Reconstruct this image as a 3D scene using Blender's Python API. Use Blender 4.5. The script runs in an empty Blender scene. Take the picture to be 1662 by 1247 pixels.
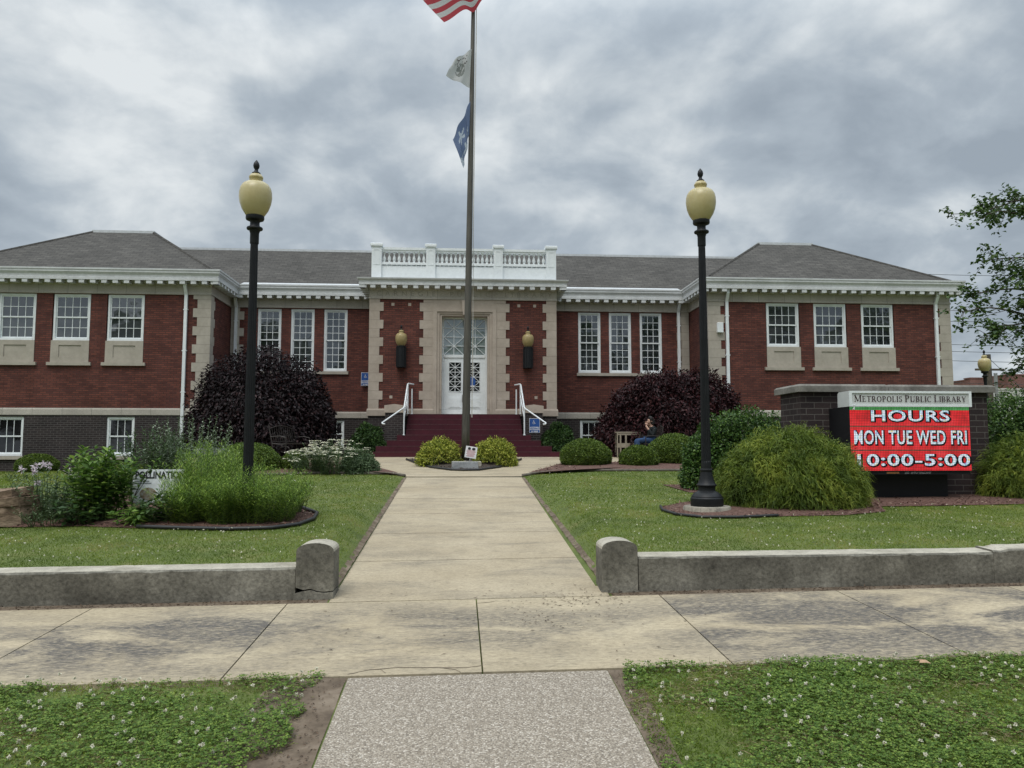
import bpy, math, random
import numpy as np
from mathutils import Vector, Matrix, noise as mnoise
R = math.radians
random.seed(7)
scene = bpy.context.scene
COL = scene.collection

# ------------------------------------------------------------------ camera
cam = bpy.data.cameras.new('camera')
cam.sensor_width = 36.0
cam.lens = 1250 / 1662 * 36.0
cam.clip_start = 0.05
cam.clip_end = 3000
camo = bpy.data.objects.new('camera', cam)
COL.objects.link(camo)
camo.location = (0, 0, 0)                       # eye level is z = 0
camo.rotation_euler = (R(90 + 4.64), 0, R(-3.9))
scene.camera = camo

# ------------------------------------------------------------------ view
scene.view_settings.view_transform = 'Standard'
scene.view_settings.look = 'None'
scene.view_settings.gamma = 1.0
scene.view_settings.exposure = 0.08

# ------------------------------------------------------------------ sky and sun (overcast)
SUN_EL, SUN_AZ = R(62), R(205)                  # azimuth clockwise from +Y
world = bpy.data.worlds.new('World')
scene.world = world
world.use_nodes = True
nt = world.node_tree
for n in list(nt.nodes):
    nt.nodes.remove(n)


def N(tree, kind, **kw):
    n = tree.nodes.new(kind)
    for k, v in kw.items():
        if k in n.inputs:
            n.inputs[k].default_value = v
        else:
            setattr(n, k, v)
    return n


def ramp(tree, stops, interp='LINEAR'):
    n = tree.nodes.new('ShaderNodeValToRGB')
    cr = n.color_ramp
    cr.interpolation = interp
    while len(cr.elements) < len(stops):
        cr.elements.new(0.5)
    for e, (p, c) in zip(cr.elements, stops):
        e.position = p
        e.color = (c[0], c[1], c[2], 1) if len(c) == 3 else c
    return n


def math_node(tree, op, a=None, b=None, clamp=False):
    n = tree.nodes.new('ShaderNodeMath')
    n.operation = op
    n.use_clamp = clamp
    for i, v in enumerate((a, b)):
        if v is None:
            continue
        if isinstance(v, (int, float)):
            n.inputs[i].default_value = v
        else:
            tree.links.new(v, n.inputs[i])
    return n.outputs[0]


L = nt.links.new
sky = N(nt, 'ShaderNodeTexSky', sky_type='NISHITA')
sky.sun_disc = False
sky.sun_elevation = SUN_EL
sky.sun_rotation = SUN_AZ
sky.air_density = 1.5
sky.dust_density = 3.0
tc = N(nt, 'ShaderNodeTexCoord')
sep = N(nt, 'ShaderNodeSeparateXYZ')
L(tc.outputs['Generated'], sep.inputs[0])
zc = math_node(nt, 'MAXIMUM', sep.outputs[2], 0.0)
den = math_node(nt, 'ADD', zc, 0.42)
cx_ = math_node(nt, 'DIVIDE', sep.outputs[0], den)
cy_ = math_node(nt, 'DIVIDE', sep.outputs[1], den)
comb = N(nt, 'ShaderNodeCombineXYZ')
L(cx_, comb.inputs[0]); L(cy_, comb.inputs[1])
comb.inputs[2].default_value = 3.1
n1 = N(nt, 'ShaderNodeTexNoise', Scale=4.3, Detail=9.0, Roughness=0.52, Distortion=0.25)
n2 = N(nt, 'ShaderNodeTexNoise', Scale=1.1, Detail=3.0, Roughness=0.5)
n3 = N(nt, 'ShaderNodeTexNoise', Scale=8.5, Detail=7.0, Roughness=0.55, Distortion=0.3)
for n in (n1, n2, n3):
    L(comb.outputs[0], n.inputs['Vector'])
# cover: more open and bright towards the left, heavier to the right
side = math_node(nt, 'MULTIPLY', sep.outputs[0], -0.085)
s1 = math_node(nt, 'MULTIPLY', n1.outputs[0], 0.72)
s2 = math_node(nt, 'MULTIPLY', n2.outputs[0], 0.20)
s3 = math_node(nt, 'MULTIPLY', n3.outputs[0], 0.30)
sm_ = math_node(nt, 'ADD', math_node(nt, 'ADD', s1, s2), s3)
sm_ = math_node(nt, 'ADD', sm_, side)
cr = ramp(nt, [(0.48, (0.325, 0.38, 0.44)), (0.59, (0.41, 0.47, 0.53)), (0.68, (0.545, 0.60, 0.645)), (0.80, (0.76, 0.80, 0.82))])
L(sm_, cr.inputs[0])
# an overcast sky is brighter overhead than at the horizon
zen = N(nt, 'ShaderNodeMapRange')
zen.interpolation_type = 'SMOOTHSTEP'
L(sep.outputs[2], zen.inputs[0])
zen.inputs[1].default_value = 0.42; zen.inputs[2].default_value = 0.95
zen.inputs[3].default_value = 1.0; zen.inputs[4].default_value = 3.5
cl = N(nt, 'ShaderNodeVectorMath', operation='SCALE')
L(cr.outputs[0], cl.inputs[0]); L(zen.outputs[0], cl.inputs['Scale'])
sk = N(nt, 'ShaderNodeVectorMath', operation='SCALE')
L(sky.outputs[0], sk.inputs[0]); sk.inputs['Scale'].default_value = 0.9
bgs = N(nt, 'ShaderNodeBackground', Strength=0.06)
L(sk.outputs[0], bgs.inputs[0])
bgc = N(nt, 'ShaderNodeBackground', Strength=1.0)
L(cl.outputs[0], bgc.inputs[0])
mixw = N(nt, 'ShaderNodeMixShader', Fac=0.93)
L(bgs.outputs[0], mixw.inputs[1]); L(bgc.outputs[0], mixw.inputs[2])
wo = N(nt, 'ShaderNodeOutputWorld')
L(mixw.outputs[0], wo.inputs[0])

sun = bpy.data.lights.new('sun', 'SUN')
sun.energy = 1.5
sun.angle = R(28)
sun.color = (1.0, 0.95, 0.87)
suno = bpy.data.objects.new('sun', sun)
COL.objects.link(suno)
sd = Vector((math.sin(SUN_AZ) * math.cos(SUN_EL), math.cos(SUN_AZ) * math.cos(SUN_EL), math.sin(SUN_EL)))
suno.rotation_euler = sd.to_track_quat('Z', 'Y').to_euler()
suno.location = sd * 60

# ------------------------------------------------------------------ mesh helpers


class MB:
    """collects shapes, then links them as one mesh object"""

    def __init__(self):
        self.v, self.f, self.m = [], [], []

    def add(self, vs, fs, m=0):
        b = len(self.v)
        self.v += [tuple(p) for p in vs]
        self.f += [tuple(i + b for i in f) for f in fs]
        self.m += [m] * len(fs)
        return self

    def box(self, x0, x1, y0, y1, z0, z1, m=0):
        vs = [(x0, y0, z0), (x1, y0, z0), (x1, y1, z0), (x0, y1, z0), (x0, y0, z1), (x1, y0, z1), (x1, y1, z1), (x0, y1, z1)]
        return self.add(vs, [(0, 3, 2, 1), (4, 5, 6, 7), (0, 1, 5, 4), (1, 2, 6, 5), (2, 3, 7, 6), (3, 0, 4, 7)], m)

    def bevbox(self, x0, x1, y0, y1, z0, z1, b, m=0):
        """box whose four upper edges are chamfered by b"""
        r = [(x0, y0, z0, 0), (x0, y0, z1 - b, 0), (x0, y0, z1, b)]
        vs = []
        for (a, c, z, s) in r:
            vs += [(x0 + s, y0 + s, z), (x1 - s, y0 + s, z), (x1 - s, y1 - s, z), (x0 + s, y1 - s, z)]
        fs = [(0, 3, 2, 1), (8, 9, 10, 11)]
        for k in (0, 4):
            for i in range(4):
                j = (i + 1) % 4
                fs.append((k + i, k + j, k + 4 + j, k + 4 + i))
        return self.add(vs, fs, m)

    def prism(self, poly, axis, a0, a1, m=0):
        """polygon in the plane across axis, extruded from a0 to a1"""
        def put(p, a):
            return (a, p[0], p[1]) if axis == 'x' else (p[0], a, p[1]) if axis == 'y' else (p[0], p[1], a)
        n = len(poly)
        vs = [put(p, a0) for p in poly] + [put(p, a1) for p in poly]
        fs = [tuple(range(n - 1, -1, -1)), tuple(range(n, 2 * n))]
        fs += [(i, (i + 1) % n, n + (i + 1) % n, n + i) for i in range(n)]
        return self.add(vs, fs, m)

    def lathe(self, prof, c=(0, 0, 0), seg=24, m=0, flute=0, fz=None):
        vs, fs = [], []
        k = len(prof)
        for (r, z) in prof:
            for i in range(seg):
                a = 2 * math.pi * i / seg
                rr = r
                if flute and fz and fz[0] <= z <= fz[1]:
                    rr = r * (1 - flute * (i % 2))
                vs.append((c[0] + rr * math.cos(a), c[1] + rr * math.sin(a), c[2] + z))
        for j in range(k - 1):
            for i in range(seg):
                i2 = (i + 1) % seg
                fs.append((j * seg + i, j * seg + i2, (j + 1) * seg + i2, (j + 1) * seg + i))
        fs.append(tuple(range(seg - 1, -1, -1)))
        fs.append(tuple((k - 1) * seg + i for i in range(seg)))
        return self.add(vs, fs, m)

    def tube(self, pts, rad, seg=8, m=0):
        pts = [Vector(p) for p in pts]
        if isinstance(rad, (int, float)):
            rad = [rad] * len(pts)
        vs, fs = [], []
        for i, p in enumerate(pts):
            d = (pts[min(i + 1, len(pts) - 1)] - pts[max(i - 1, 0)]).normalized()
            up = Vector((0, 0, 1)) if abs(d.z) < 0.9 else Vector((1, 0, 0))
            a = d.cross(up).normalized()
            b = a.cross(d).normalized()
            for k in range(seg):
                t = 2 * math.pi * k / seg
                vs.append(p + (a * math.cos(t) + b * math.sin(t)) * rad[i])
        for i in range(len(pts) - 1):
            for k in range(seg):
                k2 = (k + 1) % seg
                fs.append((i * seg + k2, i * seg + k, (i + 1) * seg + k, (i + 1) * seg + k2))
        fs.append(tuple(range(seg)))
        fs.append(tuple((len(pts) - 1) * seg + k for k in range(seg - 1, -1, -1)))
        return self.add(vs, fs, m)

    def sweep(self, path, prof, m=0):
        """closed profile of (offset outward, z) swept along a plan polyline with mitred corners"""
        n = len(prof)
        vs, fs = [], []
        P = [Vector(p) for p in path]
        nor = []
        for a, b in zip(P, P[1:]):
            d = (b - a).normalized()
            nor.append(Vector((d.y, -d.x)))
        for i, p in enumerate(P):
            if i == 0:
                mv = nor[0]
            elif i == len(P) - 1:
                mv = nor[-1]
            else:
                mv = (nor[i - 1] + nor[i]) / (1 + nor[i - 1].dot(nor[i]))
            for (o, z) in prof:
                q = p + mv * o
                vs.append((q.x, q.y, z))
        for i in range(len(P) - 1):
            for k in range(n):
                k2 = (k + 1) % n
                fs.append((i * n + k, (i + 1) * n + k, (i + 1) * n + k2, i * n + k2))
        fs.append(tuple(range(n)))
        fs.append(tuple((len(P) - 1) * n + k for k in range(n - 1, -1, -1)))
        return self.add(vs, fs, m)

    def mesh(self, me, m=0, mat=None):
        vs = [(mat @ v.co) if mat else v.co.copy() for v in me.vertices]
        return self.add(vs, [tuple(p.vertices) for p in me.polygons], m)

    def move(self, M):
        self.v = [tuple(M @ Vector(p)) for p in self.v]
        return self

    def build(self, name, mats, parent=None, smooth=False, recalc=True, auto=None):
        if not isinstance(mats, (list, tuple)):
            mats = [mats]
        me = bpy.data.meshes.new(name)
        me.from_pydata(self.v, [], self.f)
        for mt in mats:
            me.materials.append(mt)
        if len(mats) > 1:
            me.polygons.foreach_set('material_index', self.m)
        if recalc:
            import bmesh
            bm = bmesh.new(); bm.from_mesh(me)
            bmesh.ops.recalc_face_normals(bm, faces=bm.faces)
            bm.to_mesh(me); bm.free()
        uv = me.uv_layers.new(name='UVMap')
        for p in me.polygons:
            n = p.normal
            ax, ay, az = abs(n.x), abs(n.y), abs(n.z)
            for li in p.loop_indices:
                c = me.vertices[me.loops[li].vertex_index].co
                if az >= ax and az >= ay and az > 0.3:
                    uv.data[li].uv = (c.y, c.x) if ax > ay + 1e-4 else (c.x, c.y)
                elif ax > ay:
                    uv.data[li].uv = (c.y, c.z)
                else:
                    uv.data[li].uv = (c.x, c.z)
        if smooth:
            me.polygons.foreach_set('use_smooth', [True] * len(me.polygons))
        o = bpy.data.objects.new(name, me)
        COL.objects.link(o)
        if parent is not None:
            o.parent = parent
        if auto is not None:
            me.set_sharp_from_angle(angle=R(auto))
        return o


def quads(name, V, mat, parent=None, per=4, mi=None):
    """V is an (n, per, 3) array: n separate polygons linked as one mesh object"""
    V = np.asarray(V, dtype=np.float32)
    n = V.shape[0]
    me = bpy.data.meshes.new(name)
    me.vertices.add(n * per)
    me.vertices.foreach_set('co', V.reshape(-1))
    me.loops.add(n * per)
    me.loops.foreach_set('vertex_index', np.arange(n * per, dtype=np.int32))
    me.polygons.add(n)
    me.polygons.foreach_set('loop_start', np.arange(0, n * per, per, dtype=np.int32))
    me.polygons.foreach_set('loop_total', np.full(n, per, dtype=np.int32))
    mats = mat if isinstance(mat, (list, tuple)) else [mat]
    for mt in mats:
        me.materials.append(mt)
    if mi is not None:
        me.polygons.foreach_set('material_index', np.asarray(mi, dtype=np.int32))
    me.update(calc_edges=True)
    o = bpy.data.objects.new(name, me)
    COL.objects.link(o)
    if parent is not None:
        o.parent = parent
    return o


def unit(v):
    return v / np.maximum(np.linalg.norm(v, axis=-1, keepdims=True), 1e-9)


def leaves(P, D, Nn, Ln, Wd, fold=0.25):
    """diamond leaves: base P, axis D, normal Nn, length Ln, width Wd -> (n,4,3)"""
    P = np.asarray(P); D = unit(np.asarray(D)); Nn = np.asarray(Nn)
    S = unit(np.cross(D, Nn)); Nn = unit(np.cross(S, D))
    Ln = np.broadcast_to(np.asarray(Ln, dtype=float), (len(P),))[:, None]
    Wd = np.broadcast_to(np.asarray(Wd, dtype=float), (len(P),))[:, None]
    mid = P + D * Ln * 0.45 + Nn * Wd * fold
    return np.stack([P, mid - S * Wd * 0.5, P + D * Ln - Nn * Ln * 0.12, mid + S * Wd * 0.5], axis=1)


def blades(P, D, Ln, Wd, droop, rng, segs=2):
    """curved strips -> (n*segs,4,3)"""
    P = np.asarray(P, dtype=float); D = unit(np.asarray(D, dtype=float))
    n = len(P)
    Ln = np.broadcast_to(np.asarray(Ln, dtype=float), (n,))[:, None]
    Wd = np.broadcast_to(np.asarray(Wd, dtype=float), (n,))[:, None]
    droop = np.broadcast_to(np.asarray(droop, dtype=float), (n,))[:, None]
    S = unit(np.cross(D, rng.normal(size=(n, 3))))
    out = []
    def at(t):
        p = P + D * Ln * t
        p = p - np.array([0, 0, 1.0]) * droop * Ln * t * t
        return p
    for k in range(segs):
        t0, t1 = k / segs, (k + 1) / segs
        w0 = Wd * (1 - 0.75 * t0) * 0.5
        w1 = Wd * (1 - 0.75 * t1) * 0.5
        a, b = at(t0), at(t1)
        out.append(np.stack([a - S * w0, a + S * w0, b + S * w1, b - S * w1], axis=1))
    return np.concatenate(out, axis=0)


def tag(o, label, cat, group=None, kind=None):
    if label:
        o['label'] = label
    if cat:
        o['category'] = cat
    if group:
        o['group'] = group
    if kind:
        o['kind'] = kind
    return o


def thing(name, label, cat, loc=(0, 0, 0), rz=0.0, group=None):
    o = bpy.data.objects.new(name, None)
    o.empty_display_size = 0.2
    COL.objects.link(o)
    o.location = loc
    o.rotation_euler = (0, 0, rz)
    return tag(o, label, cat, group)


def copy_tree(o, parent=None):
    c = o.copy()
    COL.objects.link(c)
    if parent is not None:
        c.parent = parent
    for ch in [k for k in bpy.data.objects if k.parent == o]:
        copy_tree(ch, c)
    return c


# ------------------------------------------------------------------ materials


def new_mat(name):
    m = bpy.data.materials.new(name)
    m.use_nodes = True
    t = m.node_tree
    for n in list(t.nodes):
        t.nodes.remove(n)
    out = t.nodes.new('ShaderNodeOutputMaterial')
    b = t.nodes.new('ShaderNodeBsdfPrincipled')
    t.links.new(b.outputs[0], out.inputs[0])
    return m, t, b, out


def bump(t, b, h, strength=0.3, dist=0.01):
    n = t.nodes.new('ShaderNodeBump')
    n.inputs['Strength'].default_value = strength
    n.inputs['Distance'].default_value = dist
    t.links.new(h, n.inputs['Height'])
    t.links.new(n.outputs[0], b.inputs['Normal'])


def obj_coord(t):
    return t.nodes.new('ShaderNodeTexCoord').outputs['Object']


def noise_mat(name, stops, scale=4.0, detail=6.0, rough=0.8, bump_s=0.0, bump_scale=None, scale2=None, stops2=None, spec=0.3, metallic=0.0, dist=0.0, stretch=None):
    """a surface whose own colour varies: stops on one noise, optionally multiplied by a second"""
    m, t, b, out = new_mat(name)
    lk = t.links.new
    co = obj_coord(t)
    if stretch:
        mp = N(t, 'ShaderNodeMapping')
        mp.inputs['Scale'].default_value = stretch
        lk(co, mp.inputs[0]); co = mp.outputs[0]
    n = N(t, 'ShaderNodeTexNoise', Scale=scale, Detail=detail, Roughness=0.6, Distortion=dist)
    lk(co, n.inputs['Vector'])
    r = ramp(t, stops)
    lk(n.outputs[0], r.inputs[0])
    col = r.outputs[0]
    if scale2:
        n2 = N(t, 'ShaderNodeTexNoise', Scale=scale2, Detail=4.0, Roughness=0.65)
        lk(co, n2.inputs['Vector'])
        r2 = ramp(t, stops2)
        lk(n2.outputs[0], r2.inputs[0])
        mx = N(t, 'ShaderNodeMix', data_type='RGBA', blend_type='MULTIPLY')
        mx.inputs[0].default_value = 1.0
        lk(col, mx.inputs[6]); lk(r2.outputs[0], mx.inputs[7])
        col = mx.outputs[2]
    lk(col, b.inputs['Base Color'])
    b.inputs['Roughness'].default_value = rough
    b.inputs['Specular IOR Level'].default_value = spec
    b.inputs['Metallic'].default_value = metallic
    if bump_s:
        n3 = N(t, 'ShaderNodeTexNoise', Scale=bump_scale or scale * 6, Detail=5.0)
        lk(co, n3.inputs['Vector'])
        bump(t, b, n3.outputs[0], bump_s)
    return m


def g3(r, g=None, b=None):
    return (r, r, r) if g is None else (r, g, b)


def plain(name, c, rough=0.5, spec=0.4, metallic=0.0, var=0.12, scale=9.0):
    lo = tuple(x * (1 - var) for x in c)
    hi = tuple(min(1, x * (1 + var)) for x in c)
    return noise_mat(name, [(0.3, lo), (0.7, hi)], scale=scale, rough=rough, spec=spec, metallic=metallic)


def brick_mat(name, c1, c2, mortar, w, h, msize, big, rough=0.85, bump_s=0.25, bias=0.0, offset=0.5, varied=False, streak=None):
    m, t, b, out = new_mat(name)
    lk = t.links.new
    uv = t.nodes.new('ShaderNodeUVMap').outputs[0]
    br = N(t, 'ShaderNodeTexBrick')
    br.offset = offset
    lk(uv, br.inputs['Vector'])
    br.inputs['Color1'].default_value = (*c1, 1)
    br.inputs['Color2'].default_value = (*c2, 1)
    br.inputs['Mortar'].default_value = (*mortar, 1)
    br.inputs['Scale'].default_value = 1.0
    br.inputs['Mortar Size'].default_value = msize
    br.inputs['Mortar Smooth'].default_value = 0.2
    br.inputs['Bias'].default_value = bias
    br.inputs['Brick Width'].default_value = w
    br.inputs['Row Height'].default_value = h
    n = N(t, 'ShaderNodeTexNoise', Scale=big, Detail=5.0, Roughness=0.65)
    lk(obj_coord(t), n.inputs['Vector'])
    r = ramp(t, [(0.3, g3(0.78)), (0.7, g3(1.12))])
    lk(n.outputs[0], r.inputs[0])
    n2 = N(t, 'ShaderNodeTexNoise', Scale=34.0, Detail=3.0)
    lk(obj_coord(t), n2.inputs['Vector'])
    r2 = ramp(t, [(0.3, g3(0.85)), (0.7, g3(1.12))])
    lk(n2.outputs[0], r2.inputs[0])
    col = br.outputs['Color']
    rr_ = [r, r2]
    if varied:
        # long soft streaks of grime and batches of darker brick, drawn out along the courses
        mp = N(t, 'ShaderNodeMapping'); mp.inputs['Scale'].default_value = (1.2, 7.0, 1.0)
        lk(uv, mp.inputs[0])
        n5 = N(t, 'ShaderNodeTexNoise', Scale=1.0, Detail=6.0, Roughness=0.7)
        lk(mp.outputs[0], n5.inputs['Vector'])
        r5 = ramp(t, [(0.3, g3(0.75)), (0.5, g3(1.0)), (0.7, g3(1.2))]); lk(n5.outputs[0], r5.inputs[0]); rr_.append(r5)
        mp = N(t, 'ShaderNodeMapping'); mp.inputs['Scale'].default_value = (2.6, 0.35, 1.0)
        lk(uv, mp.inputs[0])
        n6 = N(t, 'ShaderNodeTexNoise', Scale=1.0, Detail=5.0, Roughness=0.6)
        lk(mp.outputs[0], n6.inputs['Vector'])
        r6 = ramp(t, [(0.34, g3(0.84)), (0.55, g3(1.0))]); lk(n6.outputs[0], r6.inputs[0]); rr_.append(r6)
    if streak:
        mp = N(t, 'ShaderNodeMapping'); mp.inputs['Scale'].default_value = (2.2, 15.0, 1.0)
        lk(uv, mp.inputs[0])
        n5 = N(t, 'ShaderNodeTexNoise', Scale=1.0, Detail=4.0, Roughness=0.75)
        lk(mp.outputs[0], n5.inputs['Vector'])
        r5 = ramp(t, [(0.32, g3(0.62)), (0.5, g3(1.0)), (0.68, g3(1.35))]); lk(n5.outputs[0], r5.inputs[0]); rr_.append(r5)
    for rr in rr_:
        mx = N(t, 'ShaderNodeMix', data_type='RGBA', blend_type='MULTIPLY')
        mx.inputs[0].default_value = 1.0
        lk(col, mx.inputs[6]); lk(rr.outputs[0], mx.inputs[7])
        col = mx.outputs[2]
    lk(col, b.inputs['Base Color'])
    b.inputs['Roughness'].default_value = rough
    b.inputs['Specular IOR Level'].default_value = 0.2
    inv = math_node(t, 'SUBTRACT', 1.0, br.outputs['Fac'])
    bump(t, b, inv, bump_s, 0.01)
    return m


def leaf_mat(name, stops, rough=0.5, transl=0.25, big=None):
    """each leaf takes its own tint; stops over a per-leaf random value"""
    m, t, b, out = new_mat(name)
    lk = t.links.new
    g = t.nodes.new('ShaderNodeNewGeometry')
    r = ramp(t, stops)
    v = g.outputs['Random Per Island']
    if big:
        n = N(t, 'ShaderNodeTexNoise', Scale=big, Detail=3.0)
        lk(obj_coord(t), n.inputs['Vector'])
        a = math_node(t, 'MULTIPLY', math_node(t, 'SUBTRACT', n.outputs[0], 0.5), 2.2)
        v = math_node(t, 'ADD', math_node(t, 'MULTIPLY', v, 0.6), math_node(t, 'ADD', a, 0.2), clamp=True)
    lk(v, r.inputs[0])
    lk(r.outputs[0], b.inputs['Base Color'])
    b.inputs['Roughness'].default_value = rough
    b.inputs['Specular IOR Level'].default_value = 0.25
    tr = t.nodes.new('ShaderNodeBsdfTranslucent')
    lk(r.outputs[0], tr.inputs[0])
    mx = N(t, 'ShaderNodeMixShader', Fac=transl)
    lk(b.outputs[0], mx.inputs[1]); lk(tr.outputs[0], mx.inputs[2])
    lk(mx.outputs[0], out.inputs[0])
    return m


M = {}
M['brick'] = brick_mat('red_brick', (0.185, 0.062, 0.046), (0.105, 0.037, 0.032), (0.075, 0.042, 0.036), 0.21, 0.068, 0.011, 0.9, varied=True)
M['basebrick'] = brick_mat('dark_brick', (0.044, 0.034, 0.034), (0.030, 0.024, 0.025), (0.095, 0.088, 0.083), 0.21, 0.072, 0.009, 1.1)
M['signbrick'] = brick_mat('brown_black_brick', (0.050, 0.036, 0.035), (0.032, 0.024, 0.025), (0.11, 0.098, 0.09), 0.30, 0.105, 0.008, 1.6)
M['stone'] = noise_mat('limestone', [(0.3, (0.37, 0.332, 0.28)), (0.7, (0.475, 0.428, 0.365))], scale=1.6, rough=0.85, bump_s=0.08, bump_scale=40,
                       scale2=9.0, stops2=[(0.25, g3(0.86)), (0.65, g3(1.0))])
M['frieze'] = brick_mat('jointed_limestone', (0.435, 0.40, 0.35), (0.475, 0.437, 0.385), (0.20, 0.19, 0.165), 0.95, 4.0, 0.006, 0.8, bump_s=0.15, offset=0.0)
M['porchstone'] = noise_mat('warm_limestone', [(0.3, (0.375, 0.315, 0.26)), (0.7, (0.48, 0.41, 0.345))], scale=1.3, rough=0.85, bump_s=0.08, bump_scale=40,
                            scale2=8.0, stops2=[(0.25, g3(0.86)), (0.65, g3(1.0))])
M['joint'] = plain('stone_joint', (0.16, 0.145, 0.12), 0.9, 0.1)
M['white'] = noise_mat('white_paint', [(0.3, (0.72, 0.75, 0.76)), (0.7, (0.81, 0.84, 0.85))], scale=2.5, rough=0.45, scale2=14, stops2=[(0.2, g3(0.9)), (0.6, g3(1.0))])
M['whitecornice'] = noise_mat('weathered_white_paint', [(0.3, (0.52, 0.53, 0.53)), (0.7, (0.66, 0.67, 0.67))], scale=1.5, rough=0.55, scale2=11, stops2=[(0.2, g3(0.82)), (0.6, g3(1.0))])
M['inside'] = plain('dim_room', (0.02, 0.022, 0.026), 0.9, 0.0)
M['shingle'] = brick_mat('grey_shingles', (0.106, 0.100, 0.091), (0.080, 0.076, 0.070), (0.055, 0.053, 0.05), 0.31, 0.14, 0.012, 0.55, rough=0.95, bump_s=0.5, streak=True)
M['flash'] = plain('pale_metal_flashing', (0.55, 0.57, 0.58), 0.4, 0.5)
M['step'] = noise_mat('maroon_step_paint', [(0.3, (0.055, 0.009, 0.016)), (0.7, (0.082, 0.013, 0.023))], scale=3, rough=0.55, scale2=20, stops2=[(0.25, g3(0.75)), (0.6, g3(1.0))])
M['stepedge'] = plain('worn_step_edge', (0.10, 0.05, 0.055), 0.7, 0.2, var=0.4, scale=14)
M['black'] = noise_mat('black_cast_iron', [(0.3, (0.006, 0.007, 0.008)), (0.7, (0.012, 0.013, 0.015))], scale=7, rough=0.5, spec=0.28, bump_s=0.05)
M['bronze'] = noise_mat('weathered_bronze_pole', [(0.3, (0.085, 0.078, 0.066)), (0.7, (0.14, 0.13, 0.11))], scale=3, rough=0.42, metallic=0.5, stretch=(6, 6, 0.6))
M['metal'] = plain('grey_metal', (0.35, 0.35, 0.34), 0.4, 0.5, metallic=0.6)
M['wire'] = plain('wire_rubber', (0.05, 0.055, 0.06), 0.7)
M['soil'] = noise_mat('bare_soil', [(0.3, (0.075, 0.055, 0.038)), (0.5, (0.135, 0.102, 0.072)), (0.72, (0.22, 0.175, 0.13))], scale=6, detail=12, rough=0.95, bump_s=0.6, bump_scale=30)
M['mulch'] = noise_mat('red_bark_mulch', [(0.25, (0.035, 0.020, 0.015)), (0.5, (0.105, 0.056, 0.043)), (0.75, (0.20, 0.125, 0.10))], scale=26, detail=8, rough=0.95, bump_s=0.8, bump_scale=40)
M['barkmulch'] = noise_mat('dark_bark_mulch', [(0.25, (0.018, 0.014, 0.011)), (0.5, (0.05, 0.038, 0.03)), (0.75, (0.12, 0.095, 0.08))], scale=26, detail=8, rough=0.95, bump_s=0.8, bump_scale=40)
M['chip'] = leaf_mat('mulch_chip', [(0.0, (0.04, 0.02, 0.016)), (0.5, (0.13, 0.065, 0.048)), (0.8, (0.21, 0.12, 0.09)), (1.0, (0.36, 0.28, 0.21))], 0.9, 0.0)
M['darkchip'] = leaf_mat('bark_chip', [(0.0, (0.02, 0.014, 0.01)), (0.6, (0.06, 0.042, 0.032)), (1.0, (0.16, 0.13, 0.10))], 0.9, 0.0)
M['edging'] = plain('black_plastic_edging', (0.02, 0.02, 0.02), 0.45)
M['timber'] = plain('weathered_timber_edging', (0.13, 0.115, 0.095), 0.9, 0.1, var=0.3)
M['bark'] = noise_mat('tree_bark', [(0.3, (0.05, 0.042, 0.034)), (0.7, (0.13, 0.11, 0.09))], scale=9, rough=0.95, bump_s=0.6, stretch=(3, 3, 0.7))
M['twig'] = plain('purple_twig', (0.035, 0.022, 0.02), 0.9)
M['stem'] = plain('green_stem', (0.07, 0.11, 0.035), 0.7)
M['darkstem'] = plain('dark_stem', (0.035, 0.03, 0.022), 0.8)
M['greystone'] = noise_mat('grey_granite', [(0.3, (0.17, 0.18, 0.185)), (0.7, (0.33, 0.34, 0.345))], scale=5, rough=0.8, scale2=60, stops2=[(0.3, g3(0.7)), (0.7, g3(1.05))])

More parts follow.
